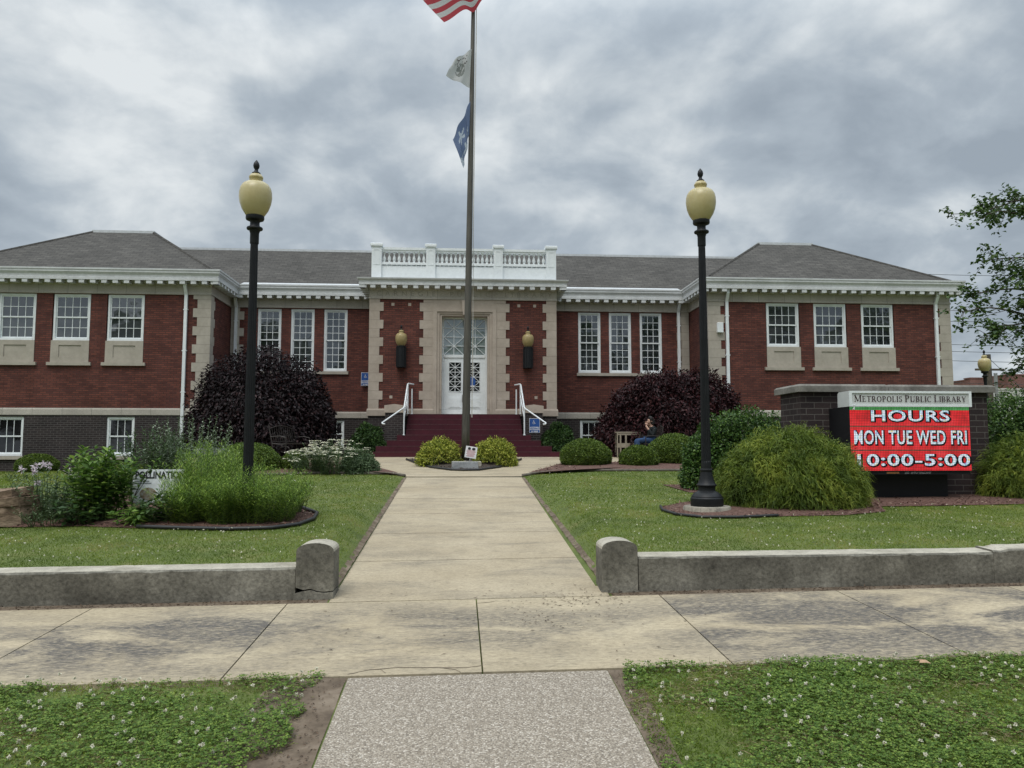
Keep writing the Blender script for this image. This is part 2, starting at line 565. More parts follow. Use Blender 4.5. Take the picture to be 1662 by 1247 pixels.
# weathered pavement concrete
def concrete(name, c_lo, c_hi, stain, sfac, sstops, sscale, fine, bands=None, agg=False):
    m, t, b, out = new_mat(name)
    lk = t.links.new
    co = obj_coord(t)
    n = N(t, 'ShaderNodeTexNoise', Scale=0.9, Detail=8.0, Roughness=0.62)
    lk(co, n.inputs['Vector'])
    r = ramp(t, [(0.3, c_lo), (0.7, c_hi)])
    lk(n.outputs[0], r.inputs[0])
    col = r.outputs[0]
    # blotchy dark biological stain, drawn out along the walk
    mp = N(t, 'ShaderNodeMapping')
    mp.inputs['Scale'].default_value = (1.0, 2.0, 1.0)
    lk(co, mp.inputs[0])
    n2 = N(t, 'ShaderNodeTexNoise', Scale=sscale, Detail=9.0, Roughness=0.68, Distortion=0.5)
    lk(mp.outputs[0], n2.inputs['Vector'])
    r2 = ramp(t, [(sstops[0], g3(0.0)), (sstops[1], g3(1.0))])
    lk(n2.outputs[0], r2.inputs[0])
    fac = math_node(t, 'MULTIPLY', r2.outputs[0], sfac)
    if bands:
        at = t.nodes.new('ShaderNodeVertexColor')
        at.layer_name = bands
        fac = math_node(t, 'MULTIPLY', fac, at.outputs[0])
    n4 = N(t, 'ShaderNodeTexNoise', Scale=34.0, Detail=6.0, Roughness=0.75)
    mp4 = N(t, 'ShaderNodeMapping'); mp4.inputs['Scale'].default_value = (0.5, 1.6, 1.0)
    lk(co, mp4.inputs[0]); lk(mp4.outputs[0], n4.inputs['Vector'])
    r4 = ramp(t, [(0.36, g3(0.15)), (0.56, g3(1.0))])
    lk(n4.outputs[0], r4.inputs[0])
    fac = math_node(t, 'MULTIPLY', fac, r4.outputs[0], clamp=True)
    mx = N(t, 'ShaderNodeMix', data_type='RGBA')
    lk(fac, mx.inputs[0]); lk(col, mx.inputs[6])
    mx.inputs[7].default_value = (*stain, 1)
    col = mx.outputs[2]
    # sand grain and small dark pits
    mp3 = N(t, 'ShaderNodeMapping'); mp3.inputs['Scale'].default_value = (0.8, 1.3, 1.0)
    lk(co, mp3.inputs[0])
    n3 = N(t, 'ShaderNodeTexNoise', Scale=fine, Detail=8.0, Roughness=0.85)
    lk(mp3.outputs[0], n3.inputs['Vector'])
    r3 = ramp(t, [(0.33, g3(0.45)), (0.43, g3(0.86)), (0.54, g3(1.02)), (0.66, g3(1.22))])
    lk(n3.outputs[0], r3.inputs[0])
    mx2 = N(t, 'ShaderNodeMix', data_type='RGBA', blend_type='MULTIPLY')
    mx2.inputs[0].default_value = 1.0
    lk(col, mx2.inputs[6]); lk(r3.outputs[0], mx2.inputs[7])
    # thin streaky scuffs and dark pits
    mp7 = N(t, 'ShaderNodeMapping'); mp7.inputs['Scale'].default_value = (5.0, 16.0, 1.0)
    lk(co, mp7.inputs[0])
    n7 = N(t, 'ShaderNodeTexNoise', Scale=2.0, Detail=8.0, Roughness=0.78)
    lk(mp7.outputs[0], n7.inputs['Vector'])
    r7 = ramp(t, [(0.33, g3(0.68)), (0.46, g3(0.97)), (0.62, g3(1.06))])
    lk(n7.outputs[0], r7.inputs[0])
    mx3 = N(t, 'ShaderNodeMix', data_type='RGBA', blend_type='MULTIPLY')
    mx3.inputs[0].default_value = 1.0
    lk(mx2.outputs[2], mx3.inputs[6]); lk(r7.outputs[0], mx3.inputs[7])
    lk(mx3.outputs[2], b.inputs['Base Color'])
    b.inputs['Roughness'].default_value = 0.9
    b.inputs['Specular IOR Level'].default_value = 0.15
    bump(t, b, n3.outputs[0], 0.35, 0.004)
    return m


M['sidewalk'] = concrete('sidewalk_concrete', (0.35, 0.29, 0.198), (0.46, 0.39, 0.275), (0.115, 0.105, 0.095), 1.0, (0.40, 0.56), 0.75, 26.0, bands='stain')
M['walk'] = concrete('walkway_concrete', (0.35, 0.29, 0.20), (0.43, 0.365, 0.262), (0.17, 0.15, 0.12), 0.7, (0.46, 0.68), 1.0, 40.0)
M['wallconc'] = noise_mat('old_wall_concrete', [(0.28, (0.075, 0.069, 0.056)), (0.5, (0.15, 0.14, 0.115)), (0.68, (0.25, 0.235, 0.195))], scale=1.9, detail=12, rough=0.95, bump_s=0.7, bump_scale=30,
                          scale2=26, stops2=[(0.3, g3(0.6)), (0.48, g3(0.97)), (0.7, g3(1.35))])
M['wallconc_light'] = noise_mat('pale_wall_concrete', [(0.28, (0.26, 0.235, 0.185)), (0.5, (0.38, 0.35, 0.285)), (0.72, (0.50, 0.46, 0.38))], scale=4, detail=12, rough=0.95, bump_s=0.6, bump_scale=30, scale2=40, stops2=[(0.3, g3(0.65)), (0.5, g3(1.0))])  # paler concrete for wall tops, post tops and the low slab

# exposed-aggregate path
m, t, b, out = new_mat('exposed_aggregate')
lk = t.links.new
co = obj_coord(t)
vo = N(t, 'ShaderNodeTexVoronoi', Scale=100.0)
lk(co, vo.inputs['Vector'])
sepc = N(t, 'ShaderNodeSeparateColor')
lk(vo.outputs['Color'], sepc.inputs[0])
r = ramp(t, [(0.0, (0.20, 0.162, 0.12)), (0.4, (0.29, 0.245, 0.188)), (0.8, (0.375, 0.322, 0.255)), (1.0, (0.56, 0.50, 0.42))])
lk(sepc.outputs[0], r.inputs[0])
r2 = ramp(t, [(0.0, g3(1.04)), (0.40, g3(0.96)), (0.75, g3(0.62))])
lk(vo.outputs['Distance'], r2.inputs[0])
mx = N(t, 'ShaderNodeMix', data_type='RGBA', blend_type='MULTIPLY'); mx.inputs[0].default_value = 1.0
lk(r.outputs[0], mx.inputs[6]); lk(r2.outputs[0], mx.inputs[7])
lk(mx.outputs[2], b.inputs['Base Color'])
b.inputs['Roughness'].default_value = 0.75
inv = math_node(t, 'SUBTRACT', 1.0, vo.outputs['Distance'])
bump(t, b, inv, 0.6, 0.006)
M['aggregate'] = m

# ground under the grass: soil and thatch
m, t, b, out = new_mat('turf_ground')
lk = t.links.new
co = obj_coord(t)
n = N(t, 'ShaderNodeTexNoise', Scale=2.2, Detail=9.0, Roughness=0.7)
lk(co, n.inputs['Vector'])
r = ramp(t, [(0.3, (0.055, 0.075, 0.014)), (0.5, (0.090, 0.120, 0.022)), (0.72, (0.15, 0.145, 0.045))])
lk(n.outputs[0], r.inputs[0])
lk(r.outputs[0], b.inputs['Base Color'])
b.inputs['Roughness'].default_value = 0.95
n = N(t, 'ShaderNodeTexNoise', Scale=40.0, Detail=5.0)
lk(co, n.inputs['Vector'])
bump(t, b, n.outputs[0], 0.6, 0.02)
M['turf'] = m

M['grass'] = leaf_mat('grass_blade', [(0.0, (0.078, 0.125, 0.014)), (0.55, (0.150, 0.215, 0.025)), (0.9, (0.23, 0.275, 0.040)), (1.0, (0.31, 0.27, 0.09))], 0.55, 0.3, big=0.9)
M['clover'] = leaf_mat('clover_leaf', [(0.0, (0.048, 0.100, 0.014)), (0.6, (0.115, 0.195, 0.028)), (1.0, (0.21, 0.285, 0.05))], 0.55, 0.25)
M['clover_w'] = leaf_mat('clover_blossom', [(0.0, (0.62, 0.59, 0.45)), (1.0, (0.84, 0.82, 0.70))], 0.8, 0.2)
M['boxwood'] = leaf_mat('boxwood_leaf', [(0.0, (0.034, 0.064, 0.009)), (0.6, (0.088, 0.145, 0.020)), (1.0, (0.20, 0.27, 0.042))], 0.45, 0.2)
M['maple'] = leaf_mat('purple_maple_leaf', [(0.0, (0.009, 0.0065, 0.0075)), (0.6, (0.019, 0.0115, 0.0135)), (0.93, (0.036, 0.017, 0.019)), (1.0, (0.055, 0.024, 0.026))], 0.55, 0.15)
M['maple_red'] = leaf_mat('red_purple_maple_leaf', [(0.0, (0.013, 0.0055, 0.0065)), (0.6, (0.030, 0.0095, 0.0115)), (0.93, (0.062, 0.017, 0.019)), (1.0, (0.09, 0.028, 0.028))], 0.55, 0.15)
M['hyd'] = leaf_mat('dark_shrub_leaf', [(0.0, (0.018, 0.042, 0.012)), (0.6, (0.040, 0.085, 0.022)), (1.0, (0.085, 0.145, 0.04))], 0.45, 0.2)
M['gold'] = leaf_mat('golden_shrub_leaf', [(0.0, (0.09, 0.13, 0.018)), (0.5, (0.29, 0.33, 0.04)), (1.0, (0.50, 0.50, 0.09))], 0.5, 0.25)
M['thread'] = leaf_mat('threadleaf_frond', [(0.0, (0.042, 0.074, 0.011)), (0.55, (0.118, 0.172, 0.022)), (1.0, (0.30, 0.34, 0.05))], 0.6, 0.2, big=2.5)
M['euon'] = leaf_mat('euonymus_leaf', [(0.0, (0.022, 0.055, 0.012)), (0.6, (0.055, 0.115, 0.022)), (1.0, (0.13, 0.21, 0.045))], 0.35, 0.2)
M['milk'] = leaf_mat('broad_leaf', [(0.0, (0.042, 0.095, 0.016)), (0.55, (0.11, 0.205, 0.036)), (1.0, (0.26, 0.37, 0.07))], 0.45, 0.3)
M['silver'] = leaf_mat('silvery_leaf', [(0.0, (0.10, 0.14, 0.085)), (0.6, (0.18, 0.23, 0.15)), (1.0, (0.32, 0.37, 0.27))], 0.6, 0.2)
M['feather'] = leaf_mat('feathery_leaf', [(0.0, (0.060, 0.125, 0.014)), (0.55, (0.155, 0.260, 0.032)), (1.0, (0.31, 0.42, 0.07))], 0.55, 0.3)
M['yellowgreen'] = leaf_mat('yellow_green_leaf', [(0.0, (0.09, 0.15, 0.02)), (1.0, (0.27, 0.34, 0.07))], 0.5, 0.3)
M['pink'] = leaf_mat('pale_pink_petal', [(0.0, (0.55, 0.45, 0.51)), (1.0, (0.82, 0.75, 0.78))], 0.7, 0.2)
M['yarrow'] = leaf_mat('cream_flower', [(0.0, (0.66, 0.64, 0.46)), (1.0, (0.88, 0.86, 0.74))], 0.8, 0.1)
M['treeleaf'] = leaf_mat('tree_leaf', [(0.0, (0.028, 0.060, 0.016)), (0.6, (0.060, 0.110, 0.028)), (1.0, (0.13, 0.20, 0.05))], 0.45, 0.35)
M['deadleaf'] = leaf_mat('litter_leaf', [(0.0, (0.04, 0.026, 0.018)), (1.0, (0.13, 0.085, 0.055))], 0.9, 0.0)

# window glass: a dim room behind with the sky mirrored in the pane
def glass_mat(name, c_lo, c_hi, gl=0.14):
    m, t, b, out = new_mat(name)
    lk = t.links.new
    n = N(t, 'ShaderNodeTexNoise', Scale=1.3, Detail=4.0)
    lk(obj_coord(t), n.inputs['Vector'])
    oi = t.nodes.new('ShaderNodeObjectInfo')
    v = math_node(t, 'ADD', n.outputs[0], math_node(t, 'MULTIPLY', math_node(t, 'SUBTRACT', oi.outputs['Random'], 0.5), 0.30))
    r = ramp(t, [(0.35, c_lo), (0.68, c_hi)])
    lk(v, r.inputs[0])
    lk(r.outputs[0], b.inputs['Base Color'])
    b.inputs['Roughness'].default_value = 0.8
    b.inputs['Specular IOR Level'].default_value = 0.0
    gn = N(t, 'ShaderNodeBsdfGlossy', Roughness=0.03)
    gn.inputs[0].default_value = (0.9, 0.95, 1.0, 1)
    n2 = N(t, 'ShaderNodeTexNoise', Scale=1.7, Detail=1.0)
    lk(obj_coord(t), n2.inputs['Vector'])
    bn = N(t, 'ShaderNodeBump', Strength=0.2, Distance=0.03)
    lk(n2.outputs[0], bn.inputs['Height']); lk(bn.outputs[0], gn.inputs['Normal'])
    mx = N(t, 'ShaderNodeMixShader', Fac=gl)
    lk(b.outputs[0], mx.inputs[1]); lk(gn.outputs[0], mx.inputs[2])
    lk(mx.outputs[0], out.inputs[0])
    return m


M['glass'] = glass_mat('window_glass', (0.008, 0.010, 0.012), (0.05, 0.054, 0.060), 0.13)
M['darkglass'] = glass_mat('dark_window_glass', (0.010, 0.010, 0.011), (0.022, 0.022, 0.024), 0.05)
M['transglass'] = glass_mat('pale_transom_glass', (0.19, 0.23, 0.23), (0.28, 0.325, 0.32), 0.15)

# acorn globe: aged cream acrylic
m, t, b, out = new_mat('cream_globe')
lk = t.links.new
n = N(t, 'ShaderNodeTexNoise', Scale=3.5, Detail=6.0, Roughness=0.7)
lk(obj_coord(t), n.inputs['Vector'])
r = ramp(t, [(0.3, (0.40, 0.325, 0.145)), (0.7, (0.51, 0.44, 0.235))])
lk(n.outputs[0], r.inputs[0])
lk(r.outputs[0], b.inputs['Base Color'])
b.inputs['Roughness'].default_value = 0.35
b.inputs['Subsurface Weight'].default_value = 0.3
b.inputs['Subsurface Radius'].default_value = (0.1, 0.08, 0.04)
M['globe'] = m

# ------------------------------------------------------------------ the lie of the land
BASE = [(-30, -1.95), (0, -1.95), (3.9, -1.69), (5.45, -1.575), (7.5, -1.475), (18, -.735), (24.4, -.352), (5000, -.352)]
LAWN = [(-30, -1.15), (8, -1.15), (18, -.70), (24.4, -.36), (5000, -.352)]
WX0, WX1 = -1.23, 1.47                       # walkway edges


def interp(y, pts):
    for (a, za), (b_, zb) in zip(pts, pts[1:]):
        if y <= b_:
            return za + (zb - za) * (y - a) / (b_ - a)
    return pts[-1][1]


def sm(a, b_, x):
    u = min(1.0, max(0.0, (x - a) / (b_ - a)))
    return u * u * (3 - 2 * u)


def tilt(x, y):
    x = max(-25, min(25, x))
    return .0105 * x * (1 - sm(8, 16, y))


def walk_z(x, y):
    return interp(y, BASE) + tilt(x, y)


def ground(x, y):
    z = interp(y, BASE)
    if y > 7.95:
        k = sm(WX1 - .1, WX1 + .45, x) if x > 0 else sm(-WX0 - .1, -WX0 + .45, -x)
        z = z * (1 - k) + interp(y, LAWN) * k
    z += tilt(x, y)
    if x < -6:
        z -= .46 * sm(0, 8, -x - 6) * sm(14, 23, y)
    return z


xs = sorted(set([-900, -500, -250, -120, -60, -40] + [round(-26 + .4 * i, 3) for i in range(131)] + [WX0, WX1, WX0 - .15, WX1 + .15, WX0 - .3, WX1 + .3, WX0 - .45, WX1 + .45, -.75, 1.04] + [40, 60, 120, 250, 500, 900]))
ys = sorted(set([-60, -20, -6, 0, 2] + [round(3 + .2 * i, 3) for i in range(140)] + [5.45, 7.5, 7.55, 7.94, 7.96, 32, 34, 36, 40, 50, 70, 110, 200, 400, 900, 1800]))
mb = MB()
W = len(xs)
for y in ys:
    for x in xs:
        z = ground(x, y)
        if y > 7.9 and WX0 < x < WX1:
            z -= .05
        if 5.44 < y < 7.55 and abs(x) < 60:
            z -= .03
        mb.v.append((x, y, z))
for j in range(len(ys) - 1):
    for i in range(W - 1):
        mb.f.append((j * W + i, j * W + i + 1, (j + 1) * W + i + 1, (j + 1) * W + i)); mb.m.append(0)
o = mb.build('ground', M['turf'], recalc=False, smooth=True)
tag(o, 'grassy ground sloping gently up to the library', None, kind='structure')


def slab_strip(name, cells, zf, top, depth, mats, label, kind='structure', bev=0.008):
    """separate pavement slabs: cells (x0,x1,y0,y1), top surface at zf+top, each with its own joints"""
    mb = MB()
    for (x0, x1, y0, y1) in cells:
        nx = max(1, int((x1 - x0) / .6)); ny = max(1, int((y1 - y0) / .6))
        gx = [x0 + (x1 - x0) * i / nx for i in range(nx + 1)]
        gy = [y0 + (y1 - y0) * j / ny for j in range(ny + 1)]
        b0 = len(mb.v)
        for y in gy:
            for x in gx:
                mb.v.append((x, y, zf(x, y) + top))
        for j in range(ny):
            for i in range(nx):
                a = b0 + j * (nx + 1) + i
                mb.f.append((a, a + 1, a + nx + 2, a + nx + 1)); mb.m.append(0)
        # skirts
        ring = [(i, 0) for i in range(nx + 1)] + [(nx, j) for j in range(1, ny + 1)] + [(i, ny) for i in range(nx - 1, -1, -1)] + [(0, j) for j in range(ny - 1, 0, -1)]
        idx = [b0 + j * (nx + 1) + i for i, j in ring]
        lo = len(mb.v)
        for k in idx:
            p = mb.v[k]
            mb.v.append((p[0], p[1], p[2] - depth))
        nn = len(idx)
        for k in range(nn):
            k2 = (k + 1) % nn
            mb.f.append((idx[k2], idx[k], lo + k, lo + k2)); mb.m.append(0)
    o = mb.build(name, mats, recalc=False)
    tag(o, label, None, kind=kind)
    return o


# sidewalk slabs with joints at regular spacing
J = [.17 + 1.78 * i for i in range(-18, 19)]
cells = [(a + .006, b_ - .006, 5.49, 7.53) for a, b_ in zip(J, J[1:])]
sw = slab_strip('sidewalk', cells, walk_z, 0.012, 0.14, M['sidewalk'], 'stained concrete sidewalk running across in front of the low walls')
# stain strength per slab, as corner colour (wear that differs from slab to slab)
me = sw.data
ca = me.color_attributes.new('stain', 'FLOAT_COLOR', 'POINT')
strength = {-3: .7, -2: 1.25, -1: .85, 0: .25, 1: 1.1, 2: 1.2, 3: 1.1}
for i, v in enumerate(me.vertices):
    k = math.floor((v.co.x - .17) / 1.78)
    kk = {-4: .6, -3: 0.9, -2: 1.3, -1: 0.95, 0: 0.72, 1: 1.25, 2: 1.35, 3: 1.15}.get(k, .9)
    edge = sm(5.5, 6.3, v.co.y) * (1 - sm(7.1, 7.5, v.co.y)) * .75 + .25
    if k in (1, 2):
        edge = .4 + .6 * edge
    ca.data[i].color = (kk * edge,) * 3 + (1,)

# walkway slabs from the sidewalk to the plaza
wy = [7.56 + 1.76 * i for i in range(7)]
wy[-1] = 18.2
cells = [(WX0, WX1, a + .009, b_ - .009) for a, b_ in zip(wy, wy[1:])]
slab_strip('walkway', cells, walk_z, 0.006, 0.12, M['walk'], 'long concrete walkway leading straight up to the library steps')

# forecourt before the steps, with the paths to the benches
mb = MB()


def drape(mb, quad, nx, ny, zf, lift, m=0):
    (ax, ay), (bx, by), (cx, cy), (dx, dy) = quad
    b0 = len(mb.v)
    for j in range(ny + 1):
        v = j / ny
        for i in range(nx + 1):
            u = i / nx
            x = (ax * (1 - u) + bx * u) * (1 - v) + (dx * (1 - u) + cx * u) * v
            y = (ay * (1 - u) + by * u) * (1 - v) + (dy * (1 - u) + cy * u) * v
            mb.v.append((x, y, zf(x, y) + lift))
    for j in range(ny):
        for i in range(nx):
            a = b0 + j * (nx + 1) + i
            mb.f.append((a, a + 1, a + nx + 2, a + nx + 1)); mb.m.append(m)


def court_z(x, y):
    return max(walk_z(x, y), ground(x, y))


drape(mb, [(WX0, 18.21), (WX1, 18.21), (3.05, 22.3), (-2.8, 22.3)], 12, 12, court_z, .020)
drape(mb, [(-8.2, 22.3), (9.2, 22.3), (9.2, 24.75), (-8.2, 24.75)], 40, 8, court_z, .020)
o = mb.build('plaza', M['walk'], recalc=False)
tag(o, 'pale concrete plaza widening out before the maroon steps', None, kind='structure')

# aggregate path between street and sidewalk
slab_strip('path', [(-.75, 1.04, 1.0, 3.0), (-.75, 1.04, 3.004, 5.47)], walk_z, 0.004, 0.12, M['aggregate'], 'exposed aggregate path from the street to the sidewalk')

# bare soil along the wall foot and along the path edges
mb = MB()
drape(mb, [(-24, 7.50), (-1.25, 7.50), (-1.25, 7.95), (-24, 7.95)], 60, 2, walk_z, .002)
drape(mb, [(1.5, 7.50), (24, 7.50), (24, 7.95), (1.5, 7.95)], 60, 2, walk_z, .002)
drape(mb, [(-1.45, 3.4), (-.76, 3.4), (-.76, 5.47), (-1.25, 5.47)], 6, 14, lambda x, y: walk_z(x, y) + .012 * mnoise.noise((x * 7, y * 7, 0)), .006)
drape(mb, [(1.045, 3.4), (1.14, 3.4), (1.24, 5.47), (1.045, 5.47)], 3, 14, lambda x, y: walk_z(x, y) + .008 * mnoise.noise((x * 7, y * 7, 5)), .004)
for x0, x1 in ((WX0 + .01, WX0 - .055), (WX1 + .055, WX1 - .01)):
    a_, b_ = min(x0, x1), max(x0, x1)
    drape(mb, [(a_, 8.02), (b_, 8.02), (b_, 18.1), (a_, 18.1)], 4, 120, lambda x, y: ground(x, y) + .022 * mnoise.noise((x * 9, y * 6, 0)), .012)
o = mb.build('soil', M['soil'], recalc=False)
tag(o, 'bare brown soil along wall foot and path edge', None, kind='structure')

# ------------------------------------------------------------------ low concrete walls and their end posts
rng = np.random.default_rng(3)


def low_wall(name, x0, x1, top, label, step=None):
    mb = MB()
    n = int(abs(x1 - x0) / .09)
    for i in range(n):
        a, b_ = x0 + (x1 - x0) * i / n, x0 + (x1 - x0) * (i + 1) / n
        for x, first in ((a, True), (b_, False)):
            t_ = top(x)
            g = walk_z(x, 7.6) - .15
            w = .007 * mnoise.noise((x * 2.1, 0, 0)) + .008 * mnoise.noise((x * 9, 3, 0))
            c = .016 + .014 * mnoise.noise((x * 6, 7, 0)) + .012 * max(0, mnoise.noise((x * 14, 9, 0)))
            mb.v += [(x, 7.70 + w, g), (x, 7.695 + w, t_ - c), (x, 7.695 + w + c * 1.3, t_ + w * .6), (x, 7.98, t_ + .012 + w * .5), (x, 8.0, t_ - .02), (x, 8.0, g)]
        k = len(mb.v) - 12
        for q in range(5):
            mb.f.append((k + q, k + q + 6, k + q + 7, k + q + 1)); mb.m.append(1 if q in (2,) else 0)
        if i == 0:
            mb.f.append((k, k + 1, k + 2, k + 3, k + 4, k + 5)); mb.m.append(0)
        if i == n - 1:
            mb.f.append((k + 11, k + 10, k + 9, k + 8, k + 7, k + 6)); mb.m.append(0)
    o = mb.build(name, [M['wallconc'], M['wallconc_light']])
    return tag(o, label, 'low wall', 'low concrete walls along the sidewalk')


low_wall('retaining_wall', -24, -1.575, lambda x: -1.168 + .009 * (x + 1.5), 'low grey concrete wall between the flower bed lawn and the sidewalk')
low_wall('retaining_wall', 1.79, 5.50, lambda x: -1.10 + .003 * (x - 1.8), 'mottled grey concrete wall butting against the post right of the walkway')
low_wall('retaining_wall', 5.503, 24, lambda x: -1.055 + .006 * (x - 5.4) - .03 * max(0, 1 - abs(x - 5.56) / .12), 'slightly higher far length of wall with the chipped end')


def wall_post(x0, x1, zb, zs, label, crack):
    root = thing('wall_post', label, 'post', ((x0 + x1) / 2, 7.86, zb), 0, 'rounded posts at the wall ends')
    hw, hd = (x1 - x0) / 2, .17
    n = 14
    rise = .085
    prof = []
    for i in range(n + 1):
        a = math.pi * i / n
        prof.append((-hw * math.cos(a) * (1 if True else 1), zs - zb + rise * math.sin(a) ** .8))
    poly = [(-hw, 0.0 if not crack else .10)] + prof + [(hw, 0.0 if not crack else .085)]
    if crack:
        poly = [(-hw, .12)] + prof + [(hw, .085), (hw * .5, .075), (hw * .1, .085), (-hw * .2, .105), (-hw * .6, .095)]
    mb = MB()
    mb.prism(poly, 'y', -hd, hd, 0)
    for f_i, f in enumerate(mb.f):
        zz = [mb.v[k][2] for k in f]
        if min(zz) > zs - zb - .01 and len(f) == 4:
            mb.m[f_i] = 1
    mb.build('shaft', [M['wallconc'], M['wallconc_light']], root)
    if crack:
        mb = MB()
        mb.prism([(-hw - .02, -.12), (hw, -.12), (hw, .073), (hw * .5, .064), (hw * .1, .074), (-hw * .2, .092), (-hw * .55, .082), (-hw - .02, .055)], 'y', -hd - .004, hd)
        mb.build('footing', M['wallconc'], root)
    else:
        mb = MB()
        mb.box(-hw - .006, hw + .006, -hd - .006, hd, -.12, .012)
        mb.build('footing', M['wallconc'], root)
    return root


wall_post(-1.57, -1.21, -1.475, -1.02, 'round topped concrete post with a crack near its base', True)
wall_post(1.42, 1.78, -1.44, -1.02, 'round topped concrete post standing where bark litter has spilled', False)

# ------------------------------------------------------------------ the library
LX0, LX1, RX0, RX1 = -17.40, -8.46, 8.80, 17.70
WY, QY, RY = 26.5, 26.7, 28.8
PX0, PX1 = -3.11, 3.36
ZB, ZWT0, ZWT1, ZF0, ZF1 = -1.3, 1.04, 1.275, 5.13, 5.50
CX = .165

lib = thing('library_building', 'long red brick library with limestone trim, grey hipped roofs and white balustrade', 'building', (CX, 26.5, -.35))
LB = Matrix.Translation((-CX, -26.5, .35))


def part(mb, name, mats, parent=None, label=None, **kw):
    mb.move(LB)
    o = mb.build(name, mats, parent or lib, **kw)
    if label:
        o['label'] = label
    return o


def wall_front(mb, x0, x1, z0, z1, y, holes, reveal=.20, m=0):
    hx = sorted(set([x0, x1] + [h[0] for h in holes] + [h[1] for h in holes]))
    hz = sorted(set([z0, z1] + [h[2] for h in holes] + [h[3] for h in holes]))
    for a, b_ in zip(hx, hx[1:]):
        for c, d in zip(hz, hz[1:]):
            mx_, mz_ = (a + b_) / 2, (c + d) / 2
            if any(h[0] < mx_ < h[1] and h[2] < mz_ < h[3] for h in holes):
                continue
            mb.add([(a, y, c), (b_, y, c), (b_, y, d), (a, y, d)], [(0, 1, 2, 3)], m)
    for (a, b_, c, d) in holes:
        y2 = y + reveal
        mb.add([(a, y, c), (a, y2, c), (a, y2, d), (a, y, d)], [(0, 1, 2, 3)], m)
        mb.add([(b_, y, c), (b_, y, d), (b_, y2, d), (b_, y2, c)], [(0, 1, 2, 3)], m)
        mb.add([(a, y, d), (a, y2, d), (b_, y2, d), (b_, y, d)], [(0, 1, 2, 3)], m)
        mb.add([(a, y, c), (b_, y, c), (b_, y2, c), (a, y2, c)], [(0, 1, 2, 3)], m)


def wall_side(mb, x, y0, y1, z0, z1, face, m=0):
    vs = [(x, y0, z0), (x, y1, z0), (x, y1, z1), (x, y0, z1)]
    mb.add(vs, [(0, 3, 2, 1) if face > 0 else (0, 1, 2, 3)], m)


LW = [-14.76, -13.0, -11.24]
RW = [11.50, 13.24, 15.00]
WH = (.59, 3.53, 5.115)
RLW = [-7.04, -5.83, -4.62]
RRW = [4.92, 6.10, 7.29]
WR = (.43, 2.775, 5.10)
BLW = [-14.80, -11.25]
ZWALL = 5.3

holesL = [(c - .62, c + .62, 2.80, WH[2]) for c in LW]
holesR = [(c - .62, c + .62, 2.80, WH[2]) for c in RW]
mb = MB()
wall_front(mb, LX0, LX1, ZWT1, ZWALL, WY, holesL)
wall_side(mb, LX0, WY, 44, ZWT1, ZWALL, -1)
wall_side(mb, LX1, WY, RY, ZWT1, ZWALL, 1)
wall_front(mb, LX1, PX0, ZWT1, ZWALL, RY, [(c - WR[0], c + WR[0], WR[1], WR[2]) for c in RLW])
wall_front(mb, PX1, RX0, ZWT1, ZWALL, RY, [(c - WR[0], c + WR[0], WR[1], WR[2]) for c in RRW])
wall_side(mb, RX0, WY, RY, ZWT1, ZWALL, -1)
wall_front(mb, RX0, RX1, ZWT1, ZWALL, WY, holesR)
wall_side(mb, RX1, WY, 44, ZWT1, ZWALL, 1)
# entrance block, with the doorway
DX0, DX1, DZ0, DZ1 = -.61, .94, 1.11, 4.54
wall_front(mb, PX0, PX1, ZWT1, ZWALL, QY, [(DX0 - .3, DX1 + .3, ZWT1, DZ1 + .27)], reveal=.05)
wall_side(mb, PX0, QY, RY, ZWT1, ZWALL, -1)
wall_side(mb, PX1, QY, RY, ZWT1, ZWALL, 1)
part(mb, 'wall', M['brick'], recalc=False)
# back of the building
mb = MB()
mb.box(LX0 + .01, RX1 - .01, 43.9, 44, ZB, ZWALL)
part(mb, 'rear_wall', M['brick'])

BH = (.45, -.31, .985)
mb = MB()
P_ = .025
wall_front(mb, LX0 - P_, LX1 + P_, ZB, ZWT0, WY - P_, [(c - BH[0], c + BH[0], BH[1], BH[2]) for c in BLW])
wall_side(mb, LX0 - P_, WY - P_, 44, ZB, ZWT0, -1)
wall_side(mb, LX1 + P_, WY - P_, RY - P_, ZB, ZWT0, 1)
wall_front(mb, LX1 + P_, PX0 - P_, ZB, ZWT0, RY - P_, [(-5.14, -4.24, -.05, .97)])
wall_side(mb, PX0 - P_, QY - P_, RY - P_, ZB, ZWT0, -1)
wall_front(mb, PX0 - P_, PX1 + P_, ZB, ZWT0, QY - P_, [])
wall_side(mb, PX1 + P_, QY - P_, RY - P_, ZB, ZWT0, 1)
wall_front(mb, PX1 + P_, RX0 - P_, ZB, ZWT0, RY - P_, [(4.53, 5.43, -.05, .99)])
wall_side(mb, RX0 - P_, WY - P_, RY - P_, ZB, ZWT0, -1)
wall_front(mb, RX0 - P_, RX1 + P_, ZB, ZWT0, WY - P_, [])
wall_side(mb, RX1 + P_, WY - P_, 44, ZB, ZWT0, 1)
part(mb, 'basement_wall', M['basebrick'], recalc=False)

